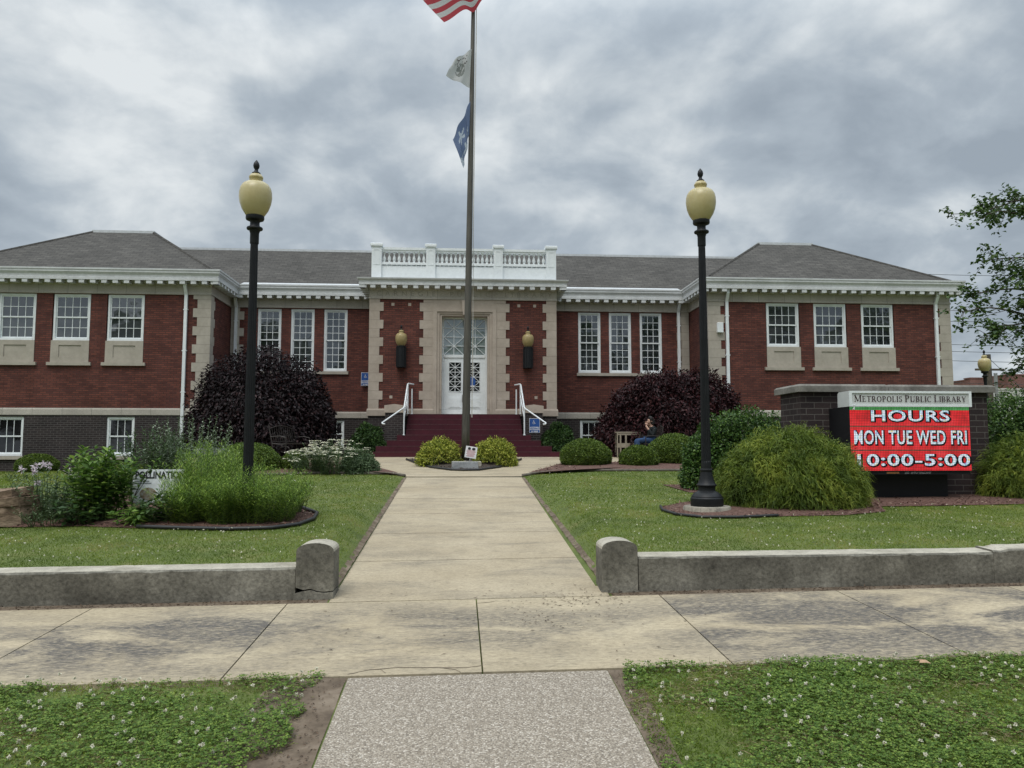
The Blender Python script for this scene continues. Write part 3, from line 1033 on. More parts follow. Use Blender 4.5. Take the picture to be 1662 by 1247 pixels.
planL = [(LX0, 44), (LX0, WY), (LX1, WY), (LX1, RY), (PX0, RY)]
planP = [(PX0, RY), (PX0, QY), (PX1, QY), (PX1, RY)]
planR = [(PX1, RY), (RX0, RY), (RX0, WY), (RX1, WY), (RX1, 44)]
wt = [(-.05, ZWT0), (.045, ZWT0), (.05, ZWT0 + .01), (.05, ZWT1 - .05), (.03, ZWT1 + .002), (-.05, ZWT1 + .002)]
wtp = [(o + .02 if o > 0 else o, z + (.004 if z < 1.2 else .02)) for o, z in wt]
mb = MB()
mb.sweep(planL, wt); mb.sweep(planR, wt)
part(mb, 'water_table', M['frieze'])
for pth in ([(PX0, RY), (PX0, QY), (DX0 - .3, QY)], [(DX1 + .3, QY), (PX1, QY), (PX1, RY)]):
    mb = MB()
    mb.sweep(pth, wtp)
    part(mb, 'water_table', M['porchstone'])

# frieze: architrave lip, plain jointed band, bed mould
fr = [(-.06, ZF0), (.05, ZF0), (.05, ZF0 + .05), (.03, ZF0 + .065), (.03, 5.43), (.055, 5.445), (.075, 5.50), (-.06, 5.50)]
frp = [(o + .006 if o > 0 else o, z - .012 if z < 5.2 else z - .15) for o, z in fr]
mb = MB()
mb.sweep(planL, fr); mb.sweep(planR, fr)
part(mb, 'frieze', M['frieze'])
mb = MB()
mb.sweep(planP, [(-.06, 5.115), (.056, 5.115), (.056, 5.165), (.036, 5.18), (.036, 5.44), (.06, 5.455), (.085, 5.51), (-.06, 5.51)])
part(mb, 'frieze', M['frieze'])

# cornice with its modillion blocks and gutter
OH = .36
co_main = [(-.06, 5.503), (.08, 5.503), (.09, 5.565), (OH - .05, 5.565), (OH - .05, 5.545), (OH, 5.545), (OH, 5.635), (OH - .03, 5.645), (OH - .02, 5.72), (OH + .02, 5.79), (OH + .03, 5.80), (OH + .03, 5.875), (OH + .05, 5.88), (OH + .05, 5.935), (-.06, 5.95)]
co_porch = [(-.06, 5.513), (.09, 5.513), (.10, 5.572), (OH - .05, 5.572), (OH - .05, 5.552), (OH, 5.552), (OH, 5.625), (OH - .015, 5.635), (OH, 5.70), (OH + .05, 5.745), (OH + .06, 5.79), (.1, 5.84), (-.06, 5.85)]


def modillions(mb, path, z0, z1, o0, o1, sp, w):
    P = [Vector(p) for p in path]
    for k, (a, b_) in enumerate(zip(P, P[1:])):
        d = (b_ - a); ln = d.length; d.normalize()
        nn = Vector((d.y, -d.x))
        lo, hi = 0.0, ln
        if k > 0:
            pd = (a - P[k - 1]).normalized()
            cr_ = pd.x * d.y - pd.y * d.x
            lo = -.25 if cr_ > 0 else .42
        if k < len(P) - 2:
            nd = (P[k + 2] - b_).normalized()
            cr_ = d.x * nd.y - d.y * nd.x
            hi = ln + .25 if cr_ > 0 else ln - .42
        cnt = max(1, int(round((hi - lo) / sp)))
        for i in range(cnt + 1):
            s = lo + (hi - lo) * i / cnt
            c = a + d * s
            vs = []
            for z in (z0, z1):
                for (u, v) in ((-w / 2, o0), (w / 2, o0), (w / 2, o1), (-w / 2, o1)):
                    q = c + d * u + nn * v
                    vs.append((q.x, q.y, z))
            mb.add(vs, [(0, 3, 2, 1), (4, 5, 6, 7), (0, 1, 5, 4), (1, 2, 6, 5), (2, 3, 7, 6), (3, 0, 4, 7)])


mb = MB()
mb.sweep(planL, co_main); mb.sweep(planR, co_main)
modillions(mb, planL, 5.438, 5.543, .092, OH - .012, .365, .17)
modillions(mb, planR, 5.438, 5.543, .092, OH - .012, .365, .17)
part(mb, 'cornice', M['whitecornice'])
mb = MB()
mb.sweep(planP, co_porch)
modillions(mb, planP, 5.445, 5.550, .102, OH - .012, .365, .17)
part(mb, 'cornice', M['whitecornice'])

# roofs
ZR = 8.11


def frustum(mb, e, ze, p, zp):
    (x0, x1, y0, y1), (a0, a1, b0, b1) = e, p
    vs = [(x0, y0, ze), (x1, y0, ze), (x1, y1, ze), (x0, y1, ze), (a0, b0, zp), (a1, b0, zp), (a1, b1, zp), (a0, b1, zp)]
    mb.add(vs, [(0, 1, 5, 4), (1, 2, 6, 5), (2, 3, 7, 6), (3, 0, 4, 7), (4, 5, 6, 7)])


platL = (-13.85, -11.66, 29.62, 41.0)
platR = (11.95, 14.10, 29.62, 41.0)
eL = (LX0 - .27, LX1 + .27, WY - .27, 44.3)
eR = (RX0 - .27, RX1 + .27, WY - .27, 44.3)
mb = MB()
frustum(mb, eL, 5.86, platL, ZR)
frustum(mb, eR, 5.86, platR, ZR)
cyR = 31.85
vs = [(-13, RY - .22, 5.92), (13, RY - .22, 5.92), (13, cyR, 8.07), (-13, cyR, 8.07), (13, 40.6, 8.07), (-13, 40.6, 8.07), (-13, 44.28, 5.84), (13, 44.28, 5.84)]
mb.add(vs, [(0, 1, 2, 3), (3, 2, 4, 5), (5, 4, 7, 6)])
part(mb, 'roof', M['shingle'])
# hip caps
for e, p in ((eL, platL), (eR, platR)):
    for (ex, ey, px, py) in ((e[0], e[2], p[0], p[2]), (e[1], e[2], p[1], p[2])):
        mb = MB()
        mb.tube([(ex, ey, 5.85), (px, py, ZR - .01)], .055, 6)
        part(mb, 'hip_cap', M['shingle'])
mb = MB()
for p in (platL, platR):
    mb.box(p[0] - .05, p[1] + .05, p[2] - .06, p[2] + .05, ZR - .05, ZR + .055)
    mb.box(p[0] - .052, p[0] + .05, p[2] + .052, 41, ZR - .05, ZR + .052)
    mb.box(p[1] - .05, p[1] + .052, p[2] + .052, 41, ZR - .05, ZR + .052)
mb.box(platL[1] + .06, platR[0] - .06, cyR - .05, cyR + .06, 8.03, 8.125)
part(mb, 'roof_edge_flashing', M['flash'])
# metal apron above the recessed gutters
for x0, x1 in ((LX1 + .45, PX0 - .45), (PX1 + .45, RX0 - .45)):
    mb = MB()
    y0, y1 = RY - .37, RY - .02
    s = (8.07 - 5.92) / (cyR - RY + .22)
    mb.add([(x0, y0, 5.945), (x1, y0, 5.945), (x1, y1, 5.92 + s * .20 + .012), (x0, y1, 5.92 + s * .20 + .012)], [(0, 1, 2, 3)])
    part(mb, 'roof_apron', M['flash'])
# flat roof of the entrance block
mb = MB()
mb.box(PX0 + .0, PX1 - .0, QY + .0, 31, 5.80, 5.853)
part(mb, 'porch_roof', M['flash'])

# quoins
QH = (ZF0 - ZWT1) / 12.5


def quoin_col(name, front, m, y, x, sx, wide, nar, depth_side=0.0, k0=0, z0=ZWT1 + .003, z1=ZF0 - .003, proud=.028):
    """a column of alternating blocks at plan corner x, running from x in direction sx"""
    mb = MB()
    z = z0
    k = k0
    while z < z1 - .02:
        zt = min(z1, z + QH)
        w = wide if k % 2 == 0 else nar
        a, b_ = (x - sx * proud, x + sx * w)
        ds = (depth_side * (.75 if k % 2 == 0 else 1.0)) if depth_side else .08
        mb.box(min(a, b_), max(a, b_), y - proud, y + ds, z + .003, zt - .003)
        z = zt; k += 1
    # the mortar between the blocks
    a, b_ = x - sx * (proud - .008), x + sx * (nar - .01)
    mb.box(min(a, b_), max(a, b_), y - proud + .008, y + (depth_side * .7 if depth_side else .05), z0 + .001, z1 - .001, 1)
    return part(mb, name, [M[m], M['joint']])


quoin_col('quoin_column', 1, 'stone', WY, LX1, -1, .56, .42, .42)
quoin_col('quoin_column', 1, 'stone', WY, RX0, 1, .56, .42, .42)
quoin_col('quoin_column', 1, 'stone', WY, RX1, -1, .52, .38, .42)
quoin_col('quoin_column', 1, 'stone', WY, LX0, 1, .52, .38, .42)
quoin_col('quoin_column', 1, 'stone', RY, LX1 + .06, 1, .44, .28, 0, 1)
quoin_col('quoin_column', 1, 'stone', RY, RX0 - .06, -1, .44, .28, 0, 1)
# entrance block corners and the stones that flank the door
zs_ = ZWT1 + .022
quoin_col('quoin_column', 1, 'porchstone', QY, PX0, 1, .46, .33, .5, 1, z0=zs_, z1=5.113)
quoin_col('quoin_column', 1, 'porchstone', QY, PX1, -1, .46, .33, .5, 1, z0=zs_, z1=5.113)
quoin_col('quoin_column', 1, 'porchstone', QY, DX0 - .32, -1, .47, .34, .08, 1, z0=zs_, z1=5.113)
quoin_col('quoin_column', 1, 'porchstone', QY, DX1 + .32, 1, .47, .34, .08, 1, z0=zs_, z1=5.113)
# small stone insets
for x, z in ((-2.33, 4.93), (-1.75, 4.93), (2.06, 4.93), (2.62, 4.93), (-2.36, 1.70), (2.66, 1.70)):
    mb = MB()
    mb.box(x - .05, x + .05, QY - .012, QY + .05, z - .05, z + .05)
    part(mb, 'stone_inset', M['porchstone'])
mb = MB()
for x0, x1 in ((-2.33, -1.75), (2.06, 2.62)):
    mb = MB()
    mb.box(x0 + .055, x1 - .055, QY - .010, QY + .04, 4.895, 4.965)
    part(mb, 'brick_panel_course', M['brick'])

# door surround
mb = MB()
ox0, ox1, oz = DX0 - .33, DX1 + .33, DZ1 + .28


def arch(mb, i0, i1, iz, o0, o1, oz_, y0, y1, zb):
    mb.prism([(o0, zb), (i0, zb), (i0, iz), (i1, iz), (i1, zb), (o1, zb), (o1, oz_), (o0, oz_)], 'y', y0, y1)


arch(mb, DX0 - .19, DX1 + .19, DZ1 + .15, ox0, ox1, oz, QY - .055, QY + .3, DZ0 - .02)
arch(mb, DX0 - .10, DX1 + .10, DZ1 + .08, DX0 - .188, DX1 + .188, DZ1 + .148, QY - .02, QY + .4, DZ0 - .02)
arch(mb, DX0 - .02, DX1 + .02, DZ1 + .01, DX0 - .098, DX1 + .098, DZ1 + .078, QY + .015, QY + .45, DZ0 - .02)
# plain slab over the door up to the frieze
mb.box(ox0 + .0, ox1, QY - .026, QY + .05, oz + .003, 5.112)
part(mb, 'door_surround', M['porchstone'])
mb = MB()
mb.prism([(CX - .07, DZ1 + .03), (CX + .07, DZ1 + .03), (CX + .11, 5.09), (CX - .11, 5.09)], 'y', QY - .13, QY + .0)
part(mb, 'keystone', M['porchstone'])

# doors and transom
DY = QY + .33


def lattice(mb, x0, x1, z0, z1, nx, nz, y, w, d):
    """square grid with diagonals that cross in every 2 x 2 block"""
    dx, dz = (x1 - x0) / nx, (z1 - z0) / nz
    for i in range(1, nx):
        x = x0 + dx * i
        mb.box(x - w / 2, x + w / 2, y, y + d, z0, z1)
    for j in range(1, nz):
        z = z0 + dz * j
        mb.box(x0, x1, y + .001, y + d + .001, z - w / 2, z + w / 2)
    for i in range(nx):
        for j in range(nz):
            a = (x0 + dx * i, z0 + dz * j); b_ = (a[0] + dx, a[1] + dz)
            if (i + j) % 2:
                a, b_ = (a[0], b_[1]), (b_[0], a[1])
            v = Vector((b_[0] - a[0], b_[1] - a[1])).normalized()
            nn = Vector((-v.y, v.x)) * w * .42
            mb.prism([(a[0] + nn.x, a[1] + nn.y), (b_[0] + nn.x, b_[1] + nn.y), (b_[0] - nn.x, b_[1] - nn.y), (a[0] - nn.x, a[1] - nn.y)], 'y', y + .002, y + d - .001)


mb = MB()
TZ0 = 3.17
mb.box(DX0 - .019, DX0 + .05, DY, DY + .10, DZ0, DZ1 + .009)
mb.box(DX1 - .05, DX1 + .019, DY, DY + .10, DZ0, DZ1 + .009)
mb.box(DX0 + .05, DX1 - .05, DY + .001, DY + .10, DZ1 - .05, DZ1 + .008)
mb.box(DX0 + .05, DX1 - .05, DY - .012, DY + .10, TZ0 - .05, TZ0 + .05)
mb.box(CX - .025, CX + .025, DY + .003, DY + .09, TZ0 + .05, DZ1 - .05)
lattice(mb, DX0 + .05, CX - .025, TZ0 + .05, DZ1 - .05, 2, 4, DY + .03, .022, .03)
lattice(mb, CX + .025, DX1 - .05, TZ0 + .05, DZ1 - .05, 2, 4, DY + .03, .022, .03)
tr = part(mb, 'transom', M['white'], label='white lattice transom window over the double doors')
mb = MB()
mb.add([(DX0 + .05, DY + .07, TZ0 + .04), (DX1 - .05, DY + .07, TZ0 + .04), (DX1 - .05, DY + .07, DZ1 - .04), (DX0 + .05, DY + .07, DZ1 - .04)], [(0, 1, 2, 3)])
part(mb, 'pane', M['transglass'], tr)


def door_leaf(x0, x1, hinge_left):
    mb = MB()
    z0, z1 = DZ0 + .01, TZ0 - .052
    gx0, gx1 = (x0 + .19, x1 - .12) if hinge_left else (x0 + .12, x1 - .19)
    gz0, gz1 = 1.93, 2.95
    pz0, pz1 = 1.33, 1.73
    y = DY + .02
    hx = [x0, gx0, gx1, x1]
    # slab with a glazed hole
    wall_front(mb, x0, x1, z0, z1, y, [(gx0, gx1, gz0, gz1)], reveal=.04)
    for xx, fc in ((x0, -1), (x1, 1)):
        wall_side(mb, xx, y, y + .04, z0, z1, fc)
    # glazing bead and raised lower panel
    for (a, b_, c, d) in ((gx0 - .02, gx1 + .02, gz0 - .02, gz1 + .02),):
        mb.prism([(a, c), (b_, c), (b_, c + .02), (a, c + .02)], 'y', y - .012, y)
        mb.prism([(a, d - .02), (b_, d - .02), (b_, d), (a, d)], 'y', y - .012, y)
        mb.prism([(a, c + .02), (a + .02, c + .02), (a + .02, d - .02), (a, d - .02)], 'y', y - .012, y)
        mb.prism([(b_ - .02, c + .02), (b_, c + .02), (b_, d - .02), (b_ - .02, d - .02)], 'y', y - .012, y)
    a, b_ = gx0 - .03, gx1 + .03
    mb.bevbox(a, b_, y - .012, y + .001, pz0, pz1, .0)
    mb.bevbox(a + .05, b_ - .05, y - .026, y - .013, pz0 + .05, pz1 - .05, .0)
    lattice(mb, gx0, gx1, gz0, gz1, 2, 6, y + .006, .018, .02)
    d = part(mb, 'door', M['white'], recalc=False)
    mb = MB()
    mb.add([(gx0, y + .035, gz0), (gx1, y + .035, gz0), (gx1, y + .035, gz1), (gx0, y + .035, gz1)], [(0, 1, 2, 3)])
    part(mb, 'pane', M['darkglass'], d)
    mb = MB()
    hxm = x1 - .055 if hinge_left else x0 + .055
    mb.box(hxm - .025, hxm + .025, y - .012, y, 1.55, 1.80)
    mb.tube([(hxm, y - .01, 1.76), (hxm, y - .07, 1.74), (hxm, y - .07, 1.60), (hxm, y - .01, 1.58)], .012, 6)
    part(mb, 'handle', M['metal'], d)
    return d


door_leaf(DX0 + .052, CX - .003, True)
dR = door_leaf(CX + .003, DX1 - .052, False)
M['blue'] = plain('blue_sign_paint', (0.022, 0.085, 0.30), 0.45)
M['signwhite'] = plain('white_sign_paint', (0.75, 0.76, 0.78), 0.45)
mb = MB()
x, z, y = .44, 2.29, DY + .002
mb.prism([(x - .12, z + .02), (x - .10, z - .15), (x + .10, z - .15), (x + .12, z + .02), (x + .05, z + .13), (x, z + .17), (x - .05, z + .13)], 'y', y, y + .006, 0)
mb.box(x - .085, x + .085, y + .001, y + .006, z - .20, z - .152, 1)
part(mb, 'sticker', [M['blue'], M['signwhite']], dR, label='blue badge shaped sticker on the door glass')
mb = MB()
mb.box(DX0 - .02, DX1 + .02, QY - .1, DY + .1, DZ0 - .05, DZ0 - .001)
part(mb, 'threshold', M['stone'])
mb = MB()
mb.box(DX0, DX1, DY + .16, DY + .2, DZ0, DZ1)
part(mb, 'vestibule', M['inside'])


# windows
def window(x, hw, z0, z1, y, nx, rows_up, rows_lo, glass, sill=None, spandrel=None, mid=.5):
    fr_ = .065
    mb = MB()
    yf = y + .035
    zm = z0 + (z1 - z0) * mid
    # outer frame
    mb.box(x - hw, x - hw + fr_, yf, yf + .12, z0, z1)
    mb.box(x + hw - fr_, x + hw, yf, yf + .12, z0, z1)
    mb.box(x - hw + fr_, x + hw - fr_, yf + .001, yf + .12, z1 - fr_, z1)
    mb.box(x - hw + fr_, x + hw - fr_, yf - .012, yf + .12, z0, z0 + fr_ * 1.1)
    a, b_ = x - hw + fr_, x + hw - fr_
    # sashes: upper one forward of the lower
    st = .04
    for (c, d, yy, rows) in ((zm - .02, z1 - fr_, yf + .03, rows_up), (z0 + fr_ * 1.1, zm + .02, yf + .055, rows_lo)):
        mb.box(a, a + st, yy, yy + .022, c, d)
        mb.box(b_ - st, b_, yy, yy + .022, c, d)
        mb.box(a + st, b_ - st, yy + .001, yy + .022, d - st, d)
        mb.box(a + st, b_ - st, yy + .001, yy + .022, c, c + st * 1.15)
        for i in range(1, nx):
            xx = a + st + (b_ - a - 2 * st) * i / nx
            mb.box(xx - .0095, xx + .0095, yy + .003, yy + .02, c + st * 1.15, d - st)
        for j in range(1, rows):
            zz = c + st + (d - c - 2 * st) * j / rows
            mb.box(a + st, b_ - st, yy + .005, yy + .021, zz - .0095, zz + .0095)
    w = part(mb, 'window', M['white'])
    mb = MB()
    for (c, d, yy) in ((zm, z1 - fr_, yf + .045), (z0 + fr_, zm + .02, yf + .07)):
        mb.add([(a, yy, c), (b_, yy, c), (b_, yy, d), (a, yy, d)], [(0, 1, 2, 3)])
    part(mb, 'pane', M[glass], w)
    if sill:
        mb = MB()
        mb.box(x - sill[0], x + sill[0], y - .075, y + .12, sill[1], sill[2])
        part(mb, 'sill', M['stone'], w)
    if spandrel:
        mb = MB()
        zb, zt = spandrel
        hx = .617
        # sunk panel with a frame of stone round it
        wall_front(mb, x - hx, x + hx, zb, zt, y - .02, [(x - .36, x + .36, zb + .17, zt - .16)], reveal=.025)
        mb.add([(x - .36, y + .005, zb + .17), (x + .36, y + .005, zb + .17), (x + .36, y + .005, zt - .16), (x - .36, y + .005, zt - .16)], [(0, 1, 2, 3)])
        mb.add([(x - hx, y - .02, zt), (x + hx, y - .02, zt), (x + hx, y + .2, zt), (x - hx, y + .2, zt)], [(0, 1, 2, 3)])
        for s_ in (-1, 1):
            wall_side(mb, x + s_ * hx, y - .02, y + .1, zb, zt, s_)
        part(mb, 'spandrel', M['stone'], w, recalc=False)
    return w


for c in LW + RW:
    window(c, WH[0], WH[1] + .012, WH[2] - .003, WY, 4, 2, 2, 'glass', sill=(.71, 2.695, 2.802), spandrel=(2.804, WH[1] + .008), mid=.5)
for c in RLW + RRW:
    window(c, WR[0] - .003, WR[1] + .003, WR[2] - .003, RY, 3, 4, 4, 'glass', mid=.5)
for c in BLW:
    window(c, BH[0] - .003, BH[1] + .003, BH[2] - .003, WY - P_, 3, 1, 1, 'darkglass', sill=(.52, BH[1] - .115, BH[1] - .002), mid=.5)
window(-4.69, .447, -.047, .967, RY - P_, 4, 1, 1, 'darkglass', mid=.5)
window(4.98, .447, -.047, .987, RY - P_, 3, 1, 1, 'darkglass', mid=.45)
mb = MB()
mb.box(RLW[0] - .5, RLW[2] + .5, RY - .07, RY + .12, 2.665, 2.772)
part(mb, 'window_sill', M['stone'])
mb = MB()
mb.box(RRW[0] - .5, RRW[2] + .5, RY - .07, RY + .12, 2.665, 2.772)
part(mb, 'window_sill', M['stone'])

# downspouts
def downspout(x, y, zb, k):
    mb = MB()
    yy = y - .06
    mb.box(x - .05, x + .05, yy - .04, yy + .04, zb, 5.12)
    # offset head under the cornice
    mb.add([(x - .05, yy - .04, 5.12), (x + .05, yy - .04, 5.12), (x + .05, yy + .04, 5.12), (x - .05, yy + .04, 5.12),
            (x - .05, yy - .20, 5.40), (x + .05, yy - .20, 5.40), (x + .05, yy - .12, 5.40), (x - .05, yy - .12, 5.40)],
           [(0, 1, 5, 4), (1, 2, 6, 5), (2, 3, 7, 6), (3, 0, 4, 7), (4, 5, 6, 7)])
    mb.box(x - .05, x + .05, yy - .20, yy - .12, 5.40, 5.563)
    for z in (4.6, 3.2, 1.8):
        mb.box(x - .075, x + .075, yy - .043, yy + .05, z, z + .03)
    part(mb, 'downspout', M['white'])


downspout(-9.25, WY, .3, 0)
downspout(-8.24, RY + .0, 1.0, 1)
downspout(8.36, RY + .0, 1.0, 2)
downspout(9.44, WY, .3, 3)
downspout(17.16, WY, .3, 4)
mb = MB()
mb.bevbox(9.07, 9.28, WY - .13, WY - .03, 4.02, 4.37, .02)
part(mb, 'alarm_box', M['white'], label='small white alarm box beside the downspout')

# balustrade on the entrance block
bl = None
BY = QY + .12
peds = [(-3.10, -2.76), (-1.20, -.88), (1.18, 1.50), (3.05, 3.40)]
mb = MB()
for (a0, a1), (b0, b1) in zip(peds, peds[1:]):
    mb.box(a1 - .01, b0 + .01, BY + .06, BY + .24, 5.82, 6.33)
    mb.box(a1 - .01, b0 + .01, BY + .03, BY + .27, 6.375, 6.46)
    mb.box(a1 - .01, b0 + .01, BY + .04, BY + .26, 6.84, 6.90)
    mb.box(a1 - .01, b0 + .01, BY + .01, BY + .29, 6.90, 6.985)
    n = 9 if b0 - a1 < 1.9 else 13
    for i in range(n + 1):
        mb.box(a1 + (b0 - a1) * i / n - .03, a1 + (b0 - a1) * i / n + .03, BY + .07, BY + .23, 6.33, 6.376)
bal = part(mb, 'balustrade', M['white'], label='white painted balustrade above the entrance cornice')
for (a0, a1) in peds:
    mb = MB()
    mb.box(a0, a1, BY - .02, BY + .32, 5.82, 7.02)
    mb.bevbox(a0 - .045, a1 + .045, BY - .065, BY + .365, 7.02, 7.12, .02)
    # framed face panel
    f = .06
    mb.box(a0 + f, a1 - f, BY - .032, BY - .018, 6.36, 6.385)
    mb.box(a0 + f, a1 - f, BY - .032, BY - .018, 6.88, 6.905)
    mb.box(a0 + f, a0 + f + .025, BY - .032, BY - .018, 6.385, 6.88)
    mb.box(a1 - f - .025, a1 - f, BY - .032, BY - .018, 6.385, 6.88)
    part(mb, 'pedestal', M['white'], bal)
prof = [(.05, 0), (.05, .03), (.03, .045), (.035, .06), (.058, .12), (.05, .18), (.03, .25), (.024, .29), (.034, .31), (.034, .335), (.045, .345), (.045, .38)]
bproto = None
for (a0, a1), (b0, b1) in zip(peds, peds[1:]):
    n = 9 if b0 - a1 < 1.9 else 13
    for i in range(n):
        x = a1 + (b0 - a1) * (i + .5) / n
        if bproto is None:
            mb = MB()
            mb.lathe(prof, (0, 0, 0), 10)
            bproto = mb.build('baluster', M['white'], bal, smooth=True, auto=40)
            o = bproto
        else:
            o = bproto.copy(); COL.objects.link(o)
        o.location = (x - CX, BY + .15 - 26.5, 6.46 + .35)


# carved inscription on the frieze
def text_mesh(body, size=1.0, bold=0.0, sx=1.0, spacing=1.0, align='CENTER', depth=0.0):
    cu = bpy.data.curves.new('t', 'FONT')
    cu.body = body
    cu.size = size
    cu.align_x = align
    cu.offset = bold
    cu.space_character = spacing
    cu.extrude = depth
    cu.resolution_u = 3
    o = bpy.data.objects.new('t', cu)
    COL.objects.link(o)
    dg = bpy.context.evaluated_depsgraph_get()
    dg.update()
    me = bpy.data.meshes.new_from_object(o.evaluated_get(dg))
    bpy.data.objects.remove(o)
    S = Matrix.Diagonal((sx, 1, 1, 1))
    me.transform(S)
    return me


STAND = Matrix.Rotation(R(90), 4, 'X')           # text plane XY -> upright, facing -Y


def text_mb(mb, body, x, y, z, m=0, **kw):
    me = text_mesh(body, **kw)
    mb.mesh(me, m, Matrix.Translation((x, y, z)) @ STAND)
    bpy.data.meshes.remove(me)
    return mb


mb = MB()
text_mb(mb, 'CARNEGIE  PUBLIC  LIBRARY', CX, QY - .0385, 5.225, size=.24, spacing=1.9, sx=1.08)
M['carved'] = plain('carved_shadowed_stone', (0.30, 0.28, 0.24), 0.9, 0.1)
part(mb, 'inscription', M['carved'], label='letters carved in the frieze over the entrance', recalc=False)

# ------------------------------------------------------------------ entrance steps
steps = thing('entrance_steps', 'eight maroon painted steps between brick piers leading to the white doors', 'steps', (CX, 24.5, -.35))
LS = Matrix.Translation((-CX, -24.5, .35))
halfw = [3.13, 2.82, 2.50, 2.20, 1.93, 1.93, 1.93, 1.93]
mb = MB()
ns, rise, tread = 8, .183, .29
for i, hw in enumerate(halfw):
    y0 = 24.55 + tread * i
    zt = -.352 + rise * (i + 1)
    y1 = y0 + tread if i < 7 else QY + .04
    mb.box(CX - hw, CX + hw, y0, y1 - (.004 if i < 7 else 0), -.6, zt)
mb.move(LS).build('flight', M['step'], steps)
mb = MB()
for i, hw in enumerate(halfw):
    y0 = 24.55 + tread * i
    zt = -.352 + rise * (i + 1)
    mb.box(CX - hw, CX + hw, y0 - .006, y0 + .03, zt - .012, zt + .003)
mb.move(LS).build('nosing', M['stepedge'], steps)
for s_ in (-1, 1):
    mb = MB()
    x0, x1 = sorted((CX + s_ * 2.01, CX + s_ * 2.62))
    mb.box(x0, x1, 25.72, QY - .03, -.8, 1.12)
    p = mb.move(LS).build('pier', M['basebrick'], steps)
    mb = MB()
    a, b_ = x0 - .03, x1 + .03
    mb.prism([(a, 1.12), (b_, 1.12), (b_, 1.36), ((a + b_) / 2, 1.405), (a, 1.36)], 'y', 25.68, QY - .032)
    mb.move(LS).build('cap', M['porchstone'], p)

def handrail(s_, label):
    root = thing('handrail', label, 'handrail', (CX + s_ * 1.86, 25.4, .38), 0, 'white pipe handrails beside the steps')
    T = Matrix.Translation((-(CX + s_ * 1.86), -25.4, -.38))
    X = lambda d: CX + s_ * d
    mb = MB()
    mb.tube([(X(1.74), 26.62, 2.13), (X(1.92), 26.5, 2.15), (X(1.94), 26.42, 2.12), (X(1.98), 25.5, 1.30), (X(2.01), 25.42, 1.25), (X(2.62), 24.72, .75), (X(2.60), 24.66, .72), (X(2.52), 24.68, .71)], .026, 8)
    mb.tube([(X(1.93), 26.46, 1.78), (X(1.975), 25.46, .93)], .02, 8)
    mb.move(T).build('rail', M['white'], root, smooth=True)
    for (x, y, z0, z1) in ((X(1.98), 25.44, .37, 1.27), (X(1.93), 26.46, 1.11, 2.13), (X(1.80), 26.62, 1.11, 1.98)):
        mb = MB()
        mb.tube([(x, y, z0), (x, y, z1)], .024, 8)
        mb.lathe([(.05, 0), (.05, .015), (.026, .02)], (x, y, z0), 10)
        mb.move(T).build('post', M['white'], root, smooth=True, auto=40)


handrail(-1, 'white pipe handrail on the side of the steps without the blue sign')
handrail(1, 'white pipe handrail slanting across above the blue accessibility sign')

# ------------------------------------------------------------------ wall lanterns
M['amberglobe'] = noise_mat('aged_amber_globe', [(0.3, (0.30, 0.225, 0.095)), (0.7, (0.40, 0.32, 0.16))], scale=3.5, rough=0.35, scale2=16, stops2=[(0.3, g3(0.8)), (0.6, g3(1.0))])
def acorn(mb, r, m=0, z0=0.0):
    """acorn globe of greatest radius r standing on z0"""
    p = [(.52, 0), (.60, .10), (.80, .42), (.94, .80), (1.0, 1.20), (.985, 1.52), (.93, 1.78), (.80, 2.0), (.62, 2.13), (.44, 2.17), (.40, 2.2), (.40, 2.38), (.43, 2.42), (.43, 2.52), (.40, 2.55), (.34, 2.66), (.22, 2.72)]
    mb.lathe([(a * r, z0 + b_ * r) for a, b_ in p], (0, 0, 0), 28, m)


def acorn_finial(mb, r, z, m=0):
    p = [(.26, 0), (.26, .08), (.14, .16), (.10, .3), (.17, .40), (.20, .55), (.16, .72), (.06, .86), (.02, .92)]
    mb.lathe([(a * r, z + b_ * r) for a, b_ in p], (0, 0, 0), 14, m)


for x, lb in ((-2.01, 'cream acorn wall lantern on the brick panel above the pier without a sign'),
              (2.36, 'cream acorn wall lantern on the brick panel above the blue signed pier')):
    root = thing('wall_lantern', lb, 'lantern', (x, QY - .26, 2.70), 0, 'wall lanterns either side of the doors')
    mb = MB()
    n = 12
    hp = [(.155 * math.cos(math.pi + math.pi * i / n), .155 * math.sin(math.pi + math.pi * i / n)) for i in range(n + 1)]
    hp = [(a, b_) for a, b_ in hp] + [(.155, .26), (-.155, .26)]
    mb.prism(hp, 'z', 0.0, .70)
    for i in range(0, n + 1, 2):
        a, b_ = .16 * math.cos(math.pi + math.pi * i / n), .16 * math.sin(math.pi + math.pi * i / n)
        mb.tube([(a, b_, .02), (a, b_, .69)], .014, 6)
    mb.lathe([(.172, 0), (.172, .03), (.15, .04)], (0, 0, .70), 16)
    mb.build('holder', M['black'], root)
    mb = MB(); acorn(mb, .205, 0, .735)
    mb.build('globe', M['amberglobe'], root, smooth=True)
    mb = MB(); acorn_finial(mb, .205, .735 + 2.70 * .205)
    mb.build('finial', M['black'], root, smooth=True)

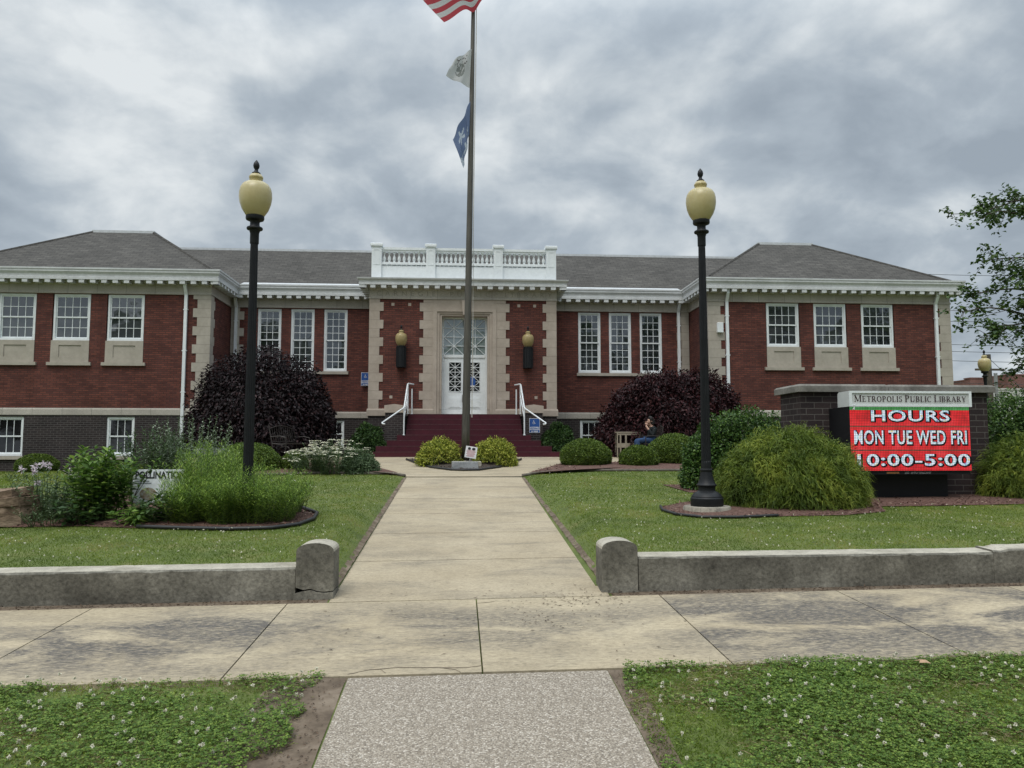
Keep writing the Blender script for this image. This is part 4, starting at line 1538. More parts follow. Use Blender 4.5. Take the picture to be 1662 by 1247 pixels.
# ------------------------------------------------------------------ blue accessibility signs
def wheelchair(mb, x, y, z, s, m):
    """the seated figure in a wheel, about 1.6 s tall"""
    def seg(a, b_, w):
        a, b_ = Vector(a), Vector(b_)
        v = (b_ - a).normalized(); nn = Vector((-v.y, v.x)) * w / 2
        q = [a + nn, a - nn, b_ - nn, b_ + nn]
        mb.prism([(x + p.x * s, z + p.y * s) for p in q], 'y', y - .002, y, m)
    mb.prism([(x + s * (-.16 + .13 * math.cos(i * math.pi / 5)), z + s * (.82 + .13 * math.sin(i * math.pi / 5))) for i in range(10)], 'y', y - .002, y, m)
    seg((-.14, .68), (-.10, .08), .17)
    seg((-.12, .40), (.22, .40), .11)
    seg((-.12, .10), (.32, .10), .15)
    seg((.28, .12), (.46, -.42), .14)
    seg((.42, -.40), (.62, -.34), .11)
    n = 16
    for i in range(n):
        a0, a1 = R(130 + 205 * i / n), R(130 + 205 * (i + 1) / n)
        c = (-.08, -.10)
        mb.prism([(x + s * (c[0] + rr * math.cos(a)), z + s * (c[1] + rr * math.sin(a))) for rr, a in ((.50, a0), (.50, a1), (.38, a1), (.38, a0))], 'y', y - .002, y, m)


def access_sign(xc, y, z0, z1, label, lines):
    w = .36
    root = thing('accessibility_sign', label, 'sign', (xc, y, z0), 0, 'blue accessibility signs')
    mb = MB()
    h = z1 - z0
    mb.box(-w / 2, w / 2, 0, .012, 0, h, 1)
    mb.box(-w / 2 + .012, w / 2 - .012, -.002, .004, .012, h - .012, 0)
    mb.build('panel', [M['blue'], M['signwhite']], root)
    mb = MB()
    wheelchair(mb, -.02, -.003, h * .70, h * .165, 0)
    mb.build('wheelchair_symbol', M['signwhite'], root)
    mb = MB()
    for t_, zz, sz in lines:
        text_mb(mb, t_, 0, -.004, h * zz, size=sz, bold=.002)
    mb.build('lettering', M['signwhite'], root, recalc=False)
    return root


access_sign(-3.46, RY - .10, 2.24, 2.73, 'blue wheelchair sign high on the brick wall beside the entrance corner stones', [('ACCESSIBLE', .32, .062), ('ENTRANCE', .19, .062), ('IN REAR', .05, .062)])
access_sign(2.51, 25.70, .46, .94, 'blue wheelchair sign on the low brick pier under the handrail', [('ACCESSIBLE', .32, .062), ('ENTRANCE', .19, .062), ('IN REAR', .05, .062)])


# ------------------------------------------------------------------ street lamps
def street_lamp(x, y, zbase, ztop, k, label):
    """cast iron post with an acorn globe; k scales its girth"""
    root = thing('street_lamp', label, 'lamp post', (x, y, zbase), 0, 'acorn lamp posts')
    r = .228 * k
    zg = (ztop - zbase) - r * 3.60                # globe seat
    mb = MB()
    p = [(.238, 0), (.242, .02), (.242, .115), (.232, .127), (.225, .135), (.228, .142), (.205, .175), (.165, .205), (.145, .215), (.128, .228), (.124, .255), (.130, .285), (.146, .298), (.148, .312), (.138, .325), (.125, .345), (.105, .40), (.092, .47), (.087, .505), (.092, .515), (.092, .545), (.084, .553)]
    mb.lathe([(a * k, b_ * k) for a, b_ in p], (0, 0, 0), 36, 0)
    mb.build('base', M['black'], root, smooth=True, auto=30)
    mb = MB()
    z0, z1 = .55 * k, zg - .40 * k
    prof = [(.075 * k, z0), (.075 * k, z0 + .04), (.072 * k, z0 + .10)]
    for i in range(13):
        u = i / 12
        prof.append(((.072 - .019 * u) * k, z0 + .12 + (z1 - z0 - .2) * u))
    prof.append((.052 * k, z1))
    mb.lathe(prof, (0, 0, 0), 32, 0, flute=.13, fz=(z0 + .11, z1 - .05))
    mb.build('shaft', M['black'], root, smooth=False)
    mb = MB()
    p = [(.060, -.40), (.062, -.39), (.062, -.25), (.068, -.235), (.075, -.21), (.108, -.195), (.113, -.18), (.108, -.165), (.074, -.15), (.066, -.13), (.066, -.09), (.075, -.075), (.122, -.055), (.129, -.035), (.127, .0), (.112, .004)]
    mb.lathe([(a * k, zg + b_ * k) for a, b_ in p], (0, 0, 0), 28)
    mb.build('collar', M['black'], root, smooth=True, auto=35)
    mb = MB(); acorn(mb, r, 0, zg)
    mb.build('globe', M['globe'], root, smooth=True, auto=50)
    mb = MB(); acorn_finial(mb, r, zg + 2.70 * r)
    mb.build('finial', M['black'], root, smooth=True)
    return root


M['pad'] = concrete('lamp_pad_concrete', (0.26, 0.235, 0.19), (0.36, 0.33, 0.27), (0.12, 0.11, 0.10), .8, (.45, .6), 3.0, 60.0)
lampR = street_lamp(3.70, 11.4, -.885, 4.29, 1.0, 'black fluted lamp post with its whole base showing on a round concrete pad')
lampL = street_lamp(-2.93, 11.0, -1.04, 4.10, 1.0, 'black fluted lamp post rising out of the flower bed plants')
street_lamp(21.45, 30.0, -.36, 3.95, 1.08, 'small distant lamp post seen over the brick sign beyond the building')
for (x, y, lb) in ((3.70, 11.4, 'round concrete pad under the lamp post'), (-2.93, 11.0, 'concrete pad hidden among the bed plants')):
    mb = MB()
    g = ground(x, y)
    mb.lathe([(.35, -.2), (.35, .05), (.335, .068)], (0, 0, 0), 28)
    o = mb.build('lamp_pad', M['pad'], smooth=True, auto=40)
    top = -.885 if x > 0 else -1.04
    o.location = (x, y, top - .068)
    tag(o, lb, 'concrete pad', 'pads under the lamp posts')

# ------------------------------------------------------------------ flagpole and flags
pole = thing('flagpole', 'tall bronze flagpole between the two golden shrubs', 'flagpole', (.165, 21.3, -.5))
mb = MB()
dx = .0128
P0 = Vector((0, 0, 0)); P1 = Vector((dx * 15.5, 0, 15.5))
n = 16
mb.tube([P0 + (P1 - P0) * (i / n) for i in range(n + 1)], [.115 - .07 * (i / n) for i in range(n + 1)], 16)
mb.build('shaft', M['bronze'], pole, smooth=True)
mb = MB()
mb.lathe([(.20, 0), (.20, .03), (.15, .06), (.125, .12)], (0, 0, .0), 20)
mb.build('collar', M['bronze'], pole, smooth=True, auto=40)
mb = MB()
mb.lathe([(.01, -.09), (.06, -.07), (.09, 0), (.06, .07), (.01, .09)], (dx * 15.6, 0, 15.62), 14)
mb.build('finial', M['metal'], pole, smooth=True)
mb = MB()
for k, off in enumerate((.035, .05)):
    pts = []
    for i in range(20):
        u = i / 19
        z = 1.3 + 14 * u
        pts.append((dx * z + (.115 - .07 * z / 15.5) + off * (1 - .5 * u) + .012 * math.sin(u * 9 + k), -.04, z))
    mb.tube(pts, .007, 5)
M['rope'] = plain('halyard_rope', (0.5, 0.48, 0.44), 0.8)
mb.build('halyard', M['rope'], pole)


def cloth(name, label, H1, H0, F1, F0, mats, matf, nu=36, nv=26, wave=.06, mid=None, seed=0):
    """hanging cloth: hoist edge H1 (top) - H0 (bottom), fly edge F1 - F0, with folds"""
    H1, H0, F1, F0 = map(Vector, (H1, H0, F1, F0))
    mb = MB()
    for j in range(nv + 1):
        v = j / nv
        for i in range(nu + 1):
            u = i / nu
            a = H0.lerp(H1, v); b_ = F0.lerp(F1, v)
            p = a.lerp(b_, u)
            if mid:
                mm = mid(u, v)
                p = p + Vector(mm)
            w = wave * min(1, u * 3)
            p.y += w * math.sin(u * 8.5 + v * 3.0 + seed) + w * .6 * math.sin(u * 4 - v * 7 + seed * 2)
            p.z += w * .25 * math.sin(u * 6 + seed)
            mb.v.append(tuple(p))
    for j in range(nv):
        for i in range(nu):
            a = j * (nu + 1) + i
            mb.f.append((a, a + 1, a + nu + 2, a + nu + 1))
            mb.m.append(matf((i + .5) / nu, (j + .5) / nv))
    o = mb.build(name, mats, recalc=False, smooth=True)
    return tag(o, label, 'flag', 'flags on the flagpole')


def cloth_mat(name, c):
    m, t, b, out = new_mat(name)
    b.inputs['Base Color'].default_value = (*c, 1)
    b.inputs['Roughness'].default_value = .8
    n = N(t, 'ShaderNodeTexNoise', Scale=14.0, Detail=4.0)
    t.links.new(obj_coord(t), n.inputs['Vector'])
    bump(t, b, n.outputs[0], .15, .02)
    tr = t.nodes.new('ShaderNodeBsdfTranslucent'); tr.inputs[0].default_value = (*c, 1)
    mx = N(t, 'ShaderNodeMixShader', Fac=.4)
    t.links.new(b.outputs[0], mx.inputs[1]); t.links.new(tr.outputs[0], mx.inputs[2])
    t.links.new(mx.outputs[0], out.inputs[0])
    return m


M['fred'] = cloth_mat('red_cloth', (.40, .045, .06))
M['fwhite'] = cloth_mat('white_cloth', (.50, .51, .50))
M['fblue'] = cloth_mat('navy_cloth', (.03, .045, .16))
M['fsky'] = cloth_mat('blue_cloth', (.135, .185, .31))
M['fpale'] = cloth_mat('pale_blue_cloth', (.48, .54, .60))
M['fgrey'] = cloth_mat('grey_print_cloth', (.22, .235, .22))
M['fdark'] = cloth_mat('dark_print_cloth', (.10, .09, .09))
cloth('flag', 'red and white striped flag at the top of the pole', (.62, 21.12, 14.40), (.66, 21.12, 12.84), (-2.05, 21.0, 13.62), (-.50, 21.05, 12.02),
      [M['fred'], M['fwhite'], M['fblue']], lambda u, v: 2 if (u < .4 and v > 6 / 13) else (0 if int(v * 13) % 2 == 0 else 1), nv=39, wave=.05,
      mid=lambda u, v: (0.0, 0.25 * math.exp(-((u - .1) / .1) ** 2) * 0, -.16 * math.sin(min(1, u * 1.0) * math.pi) * 0 - .22 * math.exp(-((u - .27) / .14) ** 2) * (1 - v)))


def il(u, v):
    if (u - .5) ** 2 / .05 + (v - .45) ** 2 / .06 < 1:
        return 1 if mnoise.noise((u * 9, v * 9, 1)) < .25 else 0
    if (.62 < v < .9 and .2 < u < .8) and mnoise.noise((u * 14, v * 20, 4)) > .18:
        return 2
    if v < .12 and .25 < u < .8 and int(u * 30) % 2:
        return 0
    return 0


cloth('flag', 'limp white flag with a faint printed emblem', (.285, 21.2, 11.33), (.235, 21.2, 10.17), (-.20, 21.1, 10.92), (-.43, 21.05, 10.42), [M['fwhite'], M['fgrey'], M['fdark']], il, wave=.05, seed=1.3)


def bl(u, v):
    for (a, b_, r_) in ((.20, .30, .13), (.45, .10, .20), (.62, .62, .22), (.93, .12, .2)):
        d = math.hypot((u - a), (v - b_)); th = math.atan2(v - b_, u - a)
        if d < r_ * (.62 + .38 * math.cos(5 * th)):
            return 1
    return 0


cloth('flag', 'limp blue flag with white stars hanging down the pole', (.262, 21.2, 9.78), (.23, 21.2, 8.80), (-.24, 21.1, 8.62), (.06, 21.08, 7.76), [M['fsky'], M['fpale']], bl, wave=.05, seed=2.2, nu=40, nv=30,
      mid=lambda u, v: (-.02 * math.sin(u * 12), 0, 0))

# ------------------------------------------------------------------ brick monument sign with its LED board
sg = thing('monument_sign', 'dark brick monument sign with a lit red LED board', 'sign', (7.8, 13.3, -.9))
LG = Matrix.Translation((-7.8, -13.3, .9))
mb = MB()
mb.box(6.05, 9.52, 13.3, 14.15, -1.2, .965)
mb.move(LG).build('brick_wall', M['signbrick'], sg)
mb = MB()
mb.bevbox(5.975, 7.62, 13.20, 14.26, .967, 1.105, .035)
mb.bevbox(7.626, 9.62, 13.20, 14.26, .967, 1.102, .035)
M['capconc'] = noise_mat('weathered_cap_concrete', [(0.28, (0.12, 0.115, 0.10)), (0.5, (0.20, 0.19, 0.17)), (0.72, (0.33, 0.315, 0.28))], scale=2.2, detail=10, rough=0.95, bump_s=0.3, bump_scale=25, scale2=18, stops2=[(0.3, g3(0.75)), (0.6, g3(1.0))])
mb.move(LG).build('cap', M['capconc'], sg)
M['cabinet'] = plain('black_cabinet_paint', (0.010, 0.010, 0.012), 0.5, 0.3)
M['headgrey'] = noise_mat('pale_grey_cabinet', [(0.3, (0.50, 0.51, 0.50)), (0.7, (0.60, 0.61, 0.60))], scale=3, rough=0.4)
SX0, SX1, SZ0, SZ1, SY = 6.565, 8.700, -.405, .668, 12.60
mb = MB()
mb.box(SX0, SX1, SY, 13.297, SZ0 - .012, SZ1 + .003)
mb.box(SX0 + .25, SX1 - .22, SY + .35, 13.296, -1.1, SZ0 - .013)
mb.box(SX0 + .03, SX1 - .02, SY + .02, SY + .3, SZ0 - .065, SZ0 - .012)
led = mb.move(LG).build('led_cabinet', M['cabinet'], sg)

# the lit screen: red field, a green band along its top, dark gaps between the LED rows and columns
m, t, b, out = new_mat('led_screen')
lk = t.links.new
uv = t.nodes.new('ShaderNodeUVMap').outputs[0]
sp = N(t, 'ShaderNodeSeparateXYZ'); lk(uv, sp.inputs[0])


def gridlines(t, v, pitch, w):
    f = math_node(t, 'FRACT', math_node(t, 'DIVIDE', v, pitch))
    return math_node(t, 'GREATER_THAN', f, w)


def led_material(name, stops, nscale, strength):
    m, t, b, out = new_mat(name)
    lk = t.links.new
    uv = t.nodes.new('ShaderNodeUVMap').outputs[0]
    sp = N(t, 'ShaderNodeSeparateXYZ'); lk(uv, sp.inputs[0])
    n = N(t, 'ShaderNodeTexNoise', Scale=nscale, Detail=3.0, Roughness=.6)
    mp = N(t, 'ShaderNodeMapping'); mp.inputs['Scale'].default_value = (1.0, 1.0, 1.0)
    lk(uv, mp.inputs[0]); lk(mp.outputs[0], n.inputs['Vector'])
    r = ramp(t, stops); lk(n.outputs[0], r.inputs[0])
    gx = gridlines(t, sp.outputs[0], .0285, .22)
    gz = gridlines(t, sp.outputs[1], .0285, .22)
    g = math_node(t, 'MULTIPLY', gx, gz)
    s = math_node(t, 'ADD', math_node(t, 'MULTIPLY', g, .78), .22)
    b.inputs['Base Color'].default_value = (.01, .01, .01, 1)
    b.inputs['Roughness'].default_value = .6
    lk(r.outputs[0], b.inputs['Emission Color'])
    lk(math_node(t, 'MULTIPLY', s, strength), b.inputs['Emission Strength'])
    return m


bpy.data.materials.remove(m)
M['ledred'] = led_material('led_red', [(0.3, (.40, .008, .010)), (0.5, (.72, .016, .022)), (0.7, (.82, .05, .06))], 4.0, 1.05)
M['ledgreen'] = led_material('led_green', [(0.3, (.04, .20, .05)), (0.7, (.10, .34, .12))], 9.0, 1.0)
M['ledwhite'] = led_material('led_white', [(0.30, (.55, .22, .75)), (0.40, (.40, .80, .85)), (0.49, (.85, .88, .92)), (0.57, (.60, .72, .95)), (0.68, (.90, .80, .30))], 11.0, 1.05)
M['ledoff'] = plain('led_off', (.012, .008, .010), .7, .2)
mb = MB()
mb.add([(SX0 + .012, SY - .004, SZ0), (SX1 - .012, SY - .004, SZ0), (SX1 - .012, SY - .004, .615), (SX0 + .012, SY - .004, .615)], [(0, 1, 2, 3)], 0)
mb.add([(SX0 + .012, SY - .004, .615), (SX1 - .012, SY - .004, .615), (SX1 - .012, SY - .004, SZ1), (SX0 + .012, SY - .004, SZ1)], [(0, 1, 2, 3)], 1)
for zz in (.335, -.065):
    mb.add([(SX0 + .012, SY - .006, zz - .012), (SX1 - .012, SY - .006, zz - .012), (SX1 - .012, SY - .006, zz + .012), (SX0 + .012, SY - .006, zz + .012)], [(0, 1, 2, 3)], 2)
M['ledbrown'] = led_material('led_dim', [(0.3, (.10, .03, .02)), (0.7, (.30, .07, .04))], 12.0, 1.0)
mb.move(LG).build('screen', [M['ledred'], M['ledgreen'], M['ledbrown']], led)


def led_line(body, x0, x1, z0, z1, name):
    me = text_mesh(body, size=1.0, bold=.018, spacing=1.08)
    xsx = [v.co.x for v in me.vertices]; ysx = [v.co.y for v in me.vertices]
    a, b_, c, d = min(xsx), max(xsx), min(ysx), max(ysx)
    sx, sy = (x1 - x0) / (b_ - a), (z1 - z0) / (d - c)
    T = Matrix(((sx, 0, 0, x0 - a * sx), (0, 0, 0, SY - .012), (0, sy, 0, z0 - c * sy), (0, 0, 0, 1)))
    mb = MB(); mb.mesh(me, 0, T)
    me2 = text_mesh(body, size=1.0, bold=.075, spacing=1.08)
    T2 = T.copy(); T2[1][3] = SY - .008
    T2[0][3] += .014; T2[2][3] -= .010
    mb.mesh(me2, 1, T2)
    bpy.data.meshes.remove(me); bpy.data.meshes.remove(me2)
    mb.move(LG).build(name, [M['ledwhite'], M['ledoff']], led, recalc=False)


led_line('HOURS', 6.945, 8.33, .425, .615, 'display_text')
led_line('MON TUE WED FRI', 6.64, 8.62, .035, .275, 'display_text')
led_line('10:00-5:00', 6.68, 8.66, -.325, -.125, 'display_text')
M['grey_text'] = plain('grey_print', (.30, .30, .30), .6)
M['orange_text'] = plain('orange_print', (.35, .16, .06), .6)
mb = MB()
text_mb(mb, 'LED  SIMPLY BRILLIANT', 7.75, SY + .017, SZ0 - .052, size=.045, align='CENTER', bold=.001)
mb.move(LG).build('maker_line', M['grey_text'], led, recalc=False)
mb = MB()
mb.box(7.20, 7.42, SY + .016, SY + .02, SZ0 - .05, SZ0 - .02)
mb.move(LG).build('maker_badge', M['orange_text'], led)

# header box with the library's name
HZ0, HZ1 = .674, .935
mb = MB()
yh = SY - .045
mb.prism([(yh, HZ0), (12.95, HZ0), (12.95, HZ1 - .03), (12.90, HZ1), (yh, HZ1)], 'x', SX0 - .01, SX1 + .004)
hd = mb.move(LG).build('header', M['headgrey'], sg)
mb = MB()
fx0, fx1 = SX0 - .01, SX1 + .004
for (a, b_, c, d) in ((fx0, fx1, HZ1 - .035, HZ1 + .002), (fx0, fx1, HZ0 - .002, HZ0 + .035)):
    mb.box(a, b_, yh - .018, yh - .001, c, d)
mb.box(fx0, fx0 + .045, yh - .018, yh - .001, HZ0 + .035, HZ1 - .035)
mb.box(fx1 - .045, fx1, yh - .018, yh - .001, HZ0 + .035, HZ1 - .035)
mb.move(LG).build('face_frame', M['white'], hd)


# serif capitals drawn stroke by stroke (unit height)
def glyph(ch):
    """returns (polygons, advance)"""
    T, t_, s = .165, .065, .055
    P = []
    def rect(x0, y0, x1, y1):
        P.append([(x0, y0), (x1, y0), (x1, y1), (x0, y1)])
    def stem(x, w=T, y0=0, y1=1, top=True, bot=True):
        rect(x - w / 2, y0, x + w / 2, y1)
        if top: rect(x - w / 2 - .09, y1 - s, x + w / 2 + .09, y1)
        if bot: rect(x - w / 2 - .09, y0, x + w / 2 + .09, y0 + s)
    def bar(x0, y0, x1, y1, w):
        v = Vector((x1 - x0, y1 - y0)).normalized(); n_ = Vector((-v.y, v.x)) * w / 2
        P.append([(x0 + n_.x, y0 + n_.y), (x0 - n_.x, y0 - n_.y), (x1 - n_.x, y1 - n_.y), (x1 + n_.x, y1 + n_.y)])
    def arc(cx, cy, rx, ry, a0, a1, thick=T, thin=t_):
        n_ = 14
        for i in range(n_):
            q = []
            for k, inner in ((i, 0), (i + 1, 0), (i + 1, 1), (i, 1)):
                a = R(a0 + (a1 - a0) * k / n_)
                w = thin + (thick - thin) * abs(math.cos(a)) ** 1.5
                rr = (rx - w * inner, ry - w * inner)
                q.append((cx + rr[0] * math.cos(a), cy + rr[1] * math.sin(a)))
            P.append(q)
    if ch == 'M':
        stem(.14, t_); stem(.96, T); bar(.14, .97, .55, .05, T * .95); bar(.93, .97, .56, .05, t_); return P, 1.16
    if ch == 'E':
        stem(.17); rect(.17, .94, .62, 1); rect(.17, 0, .66, .06); rect(.17, .49, .50, .55); rect(.57, .80, .62, 1); rect(.61, 0, .66, .21); rect(.46, .42, .50, .62); return P, .76
    if ch == 'T':
        stem(.40, top=False); rect(.04, .94, .76, 1); rect(.04, .78, .09, 1); rect(.71, .78, .76, 1); return P, .82
    if ch in 'PRB':
        stem(.17)
        if ch == 'B':
            arc(.34, .755, .30, .245, -90, 90); rect(.17, .94, .35, 1); rect(.17, .51, .35, .56)
            arc(.36, .27, .34, .27, -90, 90); rect(.17, 0, .37, .06); return P, .80
        arc(.34, .73, .32, .27, -90, 90); rect(.17, .94, .35, 1); rect(.17, .46, .35, .52)
        if ch == 'R':
            bar(.36, .50, .74, .03, T * .9); rect(.62, 0, .86, s); return P, .86
        return P, .74
    if ch == 'O':
        arc(.46, .5, .43, .52, 0, 360); return P, .94
    if ch == 'C':
        arc(.46, .5, .43, .52, 50, 310); rect(.68, .74, .73, 1); return P, .82
    if ch == 'L':
        stem(.17); rect(.17, 0, .66, .06); rect(.61, 0, .66, .24); return P, .72
    if ch == 'I':
        stem(.18); return P, .37
    if ch == 'S':
        arc(.30, .745, .245, .255, 30, 270, T * .75); arc(.30, .265, .265, .265, -150, 90, T * .85); rect(.49, .76, .535, 1); rect(.03, 0, .075, .24); return P, .62
    if ch == 'U':
        stem(.18, bot=False); stem(.74, t_, bot=False); arc(.455, .33, .357, .34, 180, 360, T, t_); rect(.0975, .3, .2625, .5); return P, .94
    if ch == 'A':
        bar(.43, .98, .76, .04, T * .95); bar(.43, .98, .10, .04, t_); rect(.24, .30, .62, .36); rect(0, 0, .22, s); rect(.62, 0, .90, s); return P, .90
    if ch == 'Y':
        stem(.42, T, 0, .48, top=False); bar(.42, .44, .12, .96, T * .9); bar(.44, .44, .72, .96, t_); rect(0, 1 - s, .28, 1); rect(.60, 1 - s, .84, 1); return P, .84
    return P, .34


def serif_line(words, big, small, gap):
    """words in small capitals with a larger first letter -> list of polygons and the total width"""
    out_, x = [], 0
    for wd in words:
        for i, ch in enumerate(wd):
            sc = big if i == 0 else small
            P, adv = glyph(ch)
            for q in P:
                out_.append([(x + px * sc, py * sc) for px, py in q])
            x += (adv + .07) * sc
        x += gap * small
    return out_, x - gap * small


polys, wid = serif_line(['METROPOLIS', 'PUBLIC', 'LIBRARY'], 1.18, 1.0, .42)
tx0, tx1, tz0, tz1 = 6.645, 8.615, .755, .868
sx, sy = (tx1 - tx0) / wid, (tz1 - tz0) / 1.18
mb = MB()
for k, q in enumerate(polys):
    yy = yh - .003 - .00004 * k
    mb.add([(tx0 + a * sx, yy, tz0 + b_ * sy) for a, b_ in q], [tuple(range(len(q)))])
M['maroontext'] = plain('dark_letter_vinyl', (.035, .012, .018), .5)
mb.move(LG).build('lettering', M['maroontext'], hd, recalc=False)
mb = MB()
mb.tube([(6.63, SY + .02, .62), (6.63, SY - .06, .63), (6.63, SY - .07, .70)], .014, 6)
mb.move(LG).build('latch', M['white'], hd)

# ------------------------------------------------------------------ planting beds


def bed(name, poly, mat, lift, mound, label, zf=None, kind='structure'):
    zf = zf or (lambda x, y: max(ground(x, y), -9))
    cx = sum(p[0] for p in poly) / len(poly); cy = sum(p[1] for p in poly) / len(poly)
    # resample the outline
    pts = []
    n = len(poly)
    for i in range(n):
        a, b_ = Vector(poly[i]), Vector(poly[(i + 1) % n])
        k = max(1, int((b_ - a).length / .25))
        pts += [a.lerp(b_, j / k) for j in range(k)]
    mb = MB()
    K = 14
    m_ = len(pts)
    for r_ in range(K + 1):
        u = 1 - r_ / K
        for p in pts:
            x, y = cx + (p.x - cx) * u, cy + (p.y - cy) * u
            mb.v.append((x, y, zf(x, y) + lift + mound * (1 - u ** 3) + .008 * mnoise.noise((x * 4, y * 4, 0))))
    for r_ in range(K):
        for i in range(m_):
            i2 = (i + 1) % m_
            mb.f.append((r_ * m_ + i, r_ * m_ + i2, (r_ + 1) * m_ + i2, (r_ + 1) * m_ + i)); mb.m.append(0)
    o = mb.build(name, mat, recalc=False, smooth=True)
    tag(o, label, None, kind=kind)
    return o


def inside(poly, X, Y):
    r_ = np.zeros(len(X), dtype=bool)
    n = len(poly)
    for i in range(n):
        x0, y0 = poly[i]; x1, y1 = poly[(i + 1) % n]
        c = ((y0 > Y) != (y1 > Y)) & (X < (x1 - x0) * (Y - y0) / (y1 - y0 + 1e-12) + x0)
        r_ ^= c
    return r_


vground = np.vectorize(ground)


def scatter(poly, density, rng):
    p = np.array(poly)
    lo, hi = p.min(0), p.max(0)
    n = int(density * (hi[0] - lo[0]) * (hi[1] - lo[1]))
    X = rng.uniform(lo[0], hi[0], n); Y = rng.uniform(lo[1], hi[1], n)
    k = inside(poly, X, Y)
    return X[k], Y[k]


def chips(name, poly, density, mat, size, lift, label, seed):
    rng = np.random.default_rng(seed)
    X, Y = scatter(poly, density, rng)
    Z = vground(X, Y) + lift
    n = len(X)
    D = rng.normal(size=(n, 3)) * [1, 1, .25]
    Nn = rng.normal(size=(n, 3)) * .35 + [0, 0, 1]
    V = leaves(np.stack([X, Y, Z], 1), D, Nn, rng.uniform(.5, 1.3, n) * size, rng.uniform(.2, .5, n) * size, 0)
    o = quads(name, V, mat)
    tag(o, label, 'mulch chips', kind='stuff')
    return o


BED_L = [(-9.5, 10.9), (-6.1, 10.72), (-5.04, 10.74), (-4.2, 10.5), (-3.5, 10.3), (-2.9, 10.18), (-2.4, 10.22), (-2.12, 10.5), (-2.02, 11.0), (-2.08, 11.6), (-2.5, 12.4), (-3.3, 13.3), (-4.6, 14.0), (-6.2, 14.3), (-9.5, 14.0)]
BED_LAMP = [(3.05, 11.5), (3.12, 11.0), (3.4, 10.66), (3.9, 10.6), (4.5, 10.72), (5.5, 10.75), (6.3, 11.1), (6.7, 12.0), (6.4, 13.4), (4.6, 13.4), (3.6, 12.5), (3.15, 12.0)]
BED_SIGN = [(6.2, 11.75), (7.2, 11.72), (9.0, 11.85), (11.0, 12.0), (13.5, 12.3), (13.5, 15.6), (4.2, 15.8), (4.3, 14.2), (6.0, 13.5)]
BED_BOXR = [(1.50, 18.30), (1.85, 18.55), (2.5, 19.25), (3.5, 19.35), (6.0, 19.35), (9.0, 19.3), (9.0, 22.2), (3.10, 22.2)]
BED_BOXL = [(-1.27, 18.30), (-1.6, 18.55), (-2.4, 18.7), (-3.4, 18.75), (-5.0, 18.2), (-7.2, 18.0), (-7.6, 21.9), (-2.85, 22.2)]
BED_ISL = [(-1.57, 23.2), (-1.15, 21.6), (-.75, 20.5), (-.2, 19.72), (.12, 19.62), (.5, 19.7), (1.05, 20.5), (1.45, 21.6), (1.86, 23.2), (.15, 23.6)]
bed('mulch_bed', BED_L, M['mulch'], .012, .05, 'red bark mulch bed under the flower bed plants')
bed('mulch_bed', BED_LAMP, M['mulch'], .012, .04, 'red mulch round the lamp post pad and golden threadleaf')
bed('mulch_bed', BED_SIGN, M['mulch'], .014, .02, 'red mulch bed around the brick sign')
bed('mulch_bed', BED_BOXR, M['mulch'], .035, .05, 'red mulch strip under the clipped boxwoods')
bed('mulch_bed', BED_BOXL, M['mulch'], .035, .05, 'red mulch bed under the cream flowers')
bed('mulch_bed', BED_ISL, M['barkmulch'], .05, .06, 'dark mulch island around the flagpole', zf=court_z)
chips('mulch_chips', BED_L, 260, M['chip'], .055, .035, 'red bark chips in the flower bed', 11)
chips('mulch_chips', BED_LAMP, 420, M['chip'], .05, .03, 'red bark chips round the lamp post', 12)
chips('mulch_chips', BED_SIGN, 220, M['chip'], .055, .03, 'red bark chips before the brick sign', 13)
chips('mulch_chips', BED_BOXR, 130, M['chip'], .07, .06, 'red bark chips under the boxwoods', 14)
chips('mulch_chips', BED_ISL, 120, M['darkchip'], .08, .09, 'dark bark chips round the flagpole', 15)


def edging(poly, i0, i1, r_, mat, label, lift=.02, zf=ground, cat='garden edging'):
    pts = []
    for k in range(i0, i1):
        a, b_ = Vector(poly[k % len(poly)]), Vector(poly[(k + 1) % len(poly)])
        for j in range(5):
            p = a.lerp(b_, j / 5)
            pts.append((p.x, p.y, zf(p.x, p.y) + lift))
    p = poly[i1 % len(poly)]
    pts.append((p[0], p[1], zf(*p) + lift))
    mb = MB(); mb.tube(pts, r_, 6)
    o = mb.build('garden_edging', mat, smooth=True)
    return tag(o, label, cat)


edging(BED_L, 3, 11, .028, M['edging'], 'black plastic edging curving round the flower bed corner', .03)
edging(BED_LAMP, 11, 16, .022, M['edging'], 'thin dark edging round the front of the lamp post mulch', .025)
edging(BED_BOXR, 0, 5, .04, M['timber'], 'weathered edging between lawn and boxwood mulch strip', .03)
edging(BED_BOXL, 0, 5, .04, M['timber'], 'weathered edging between lawn and cream flower bed', .03)
edging(BED_ISL, 0, 8, .03, M['edging'], 'dark edging round the flagpole island', .05, court_z)

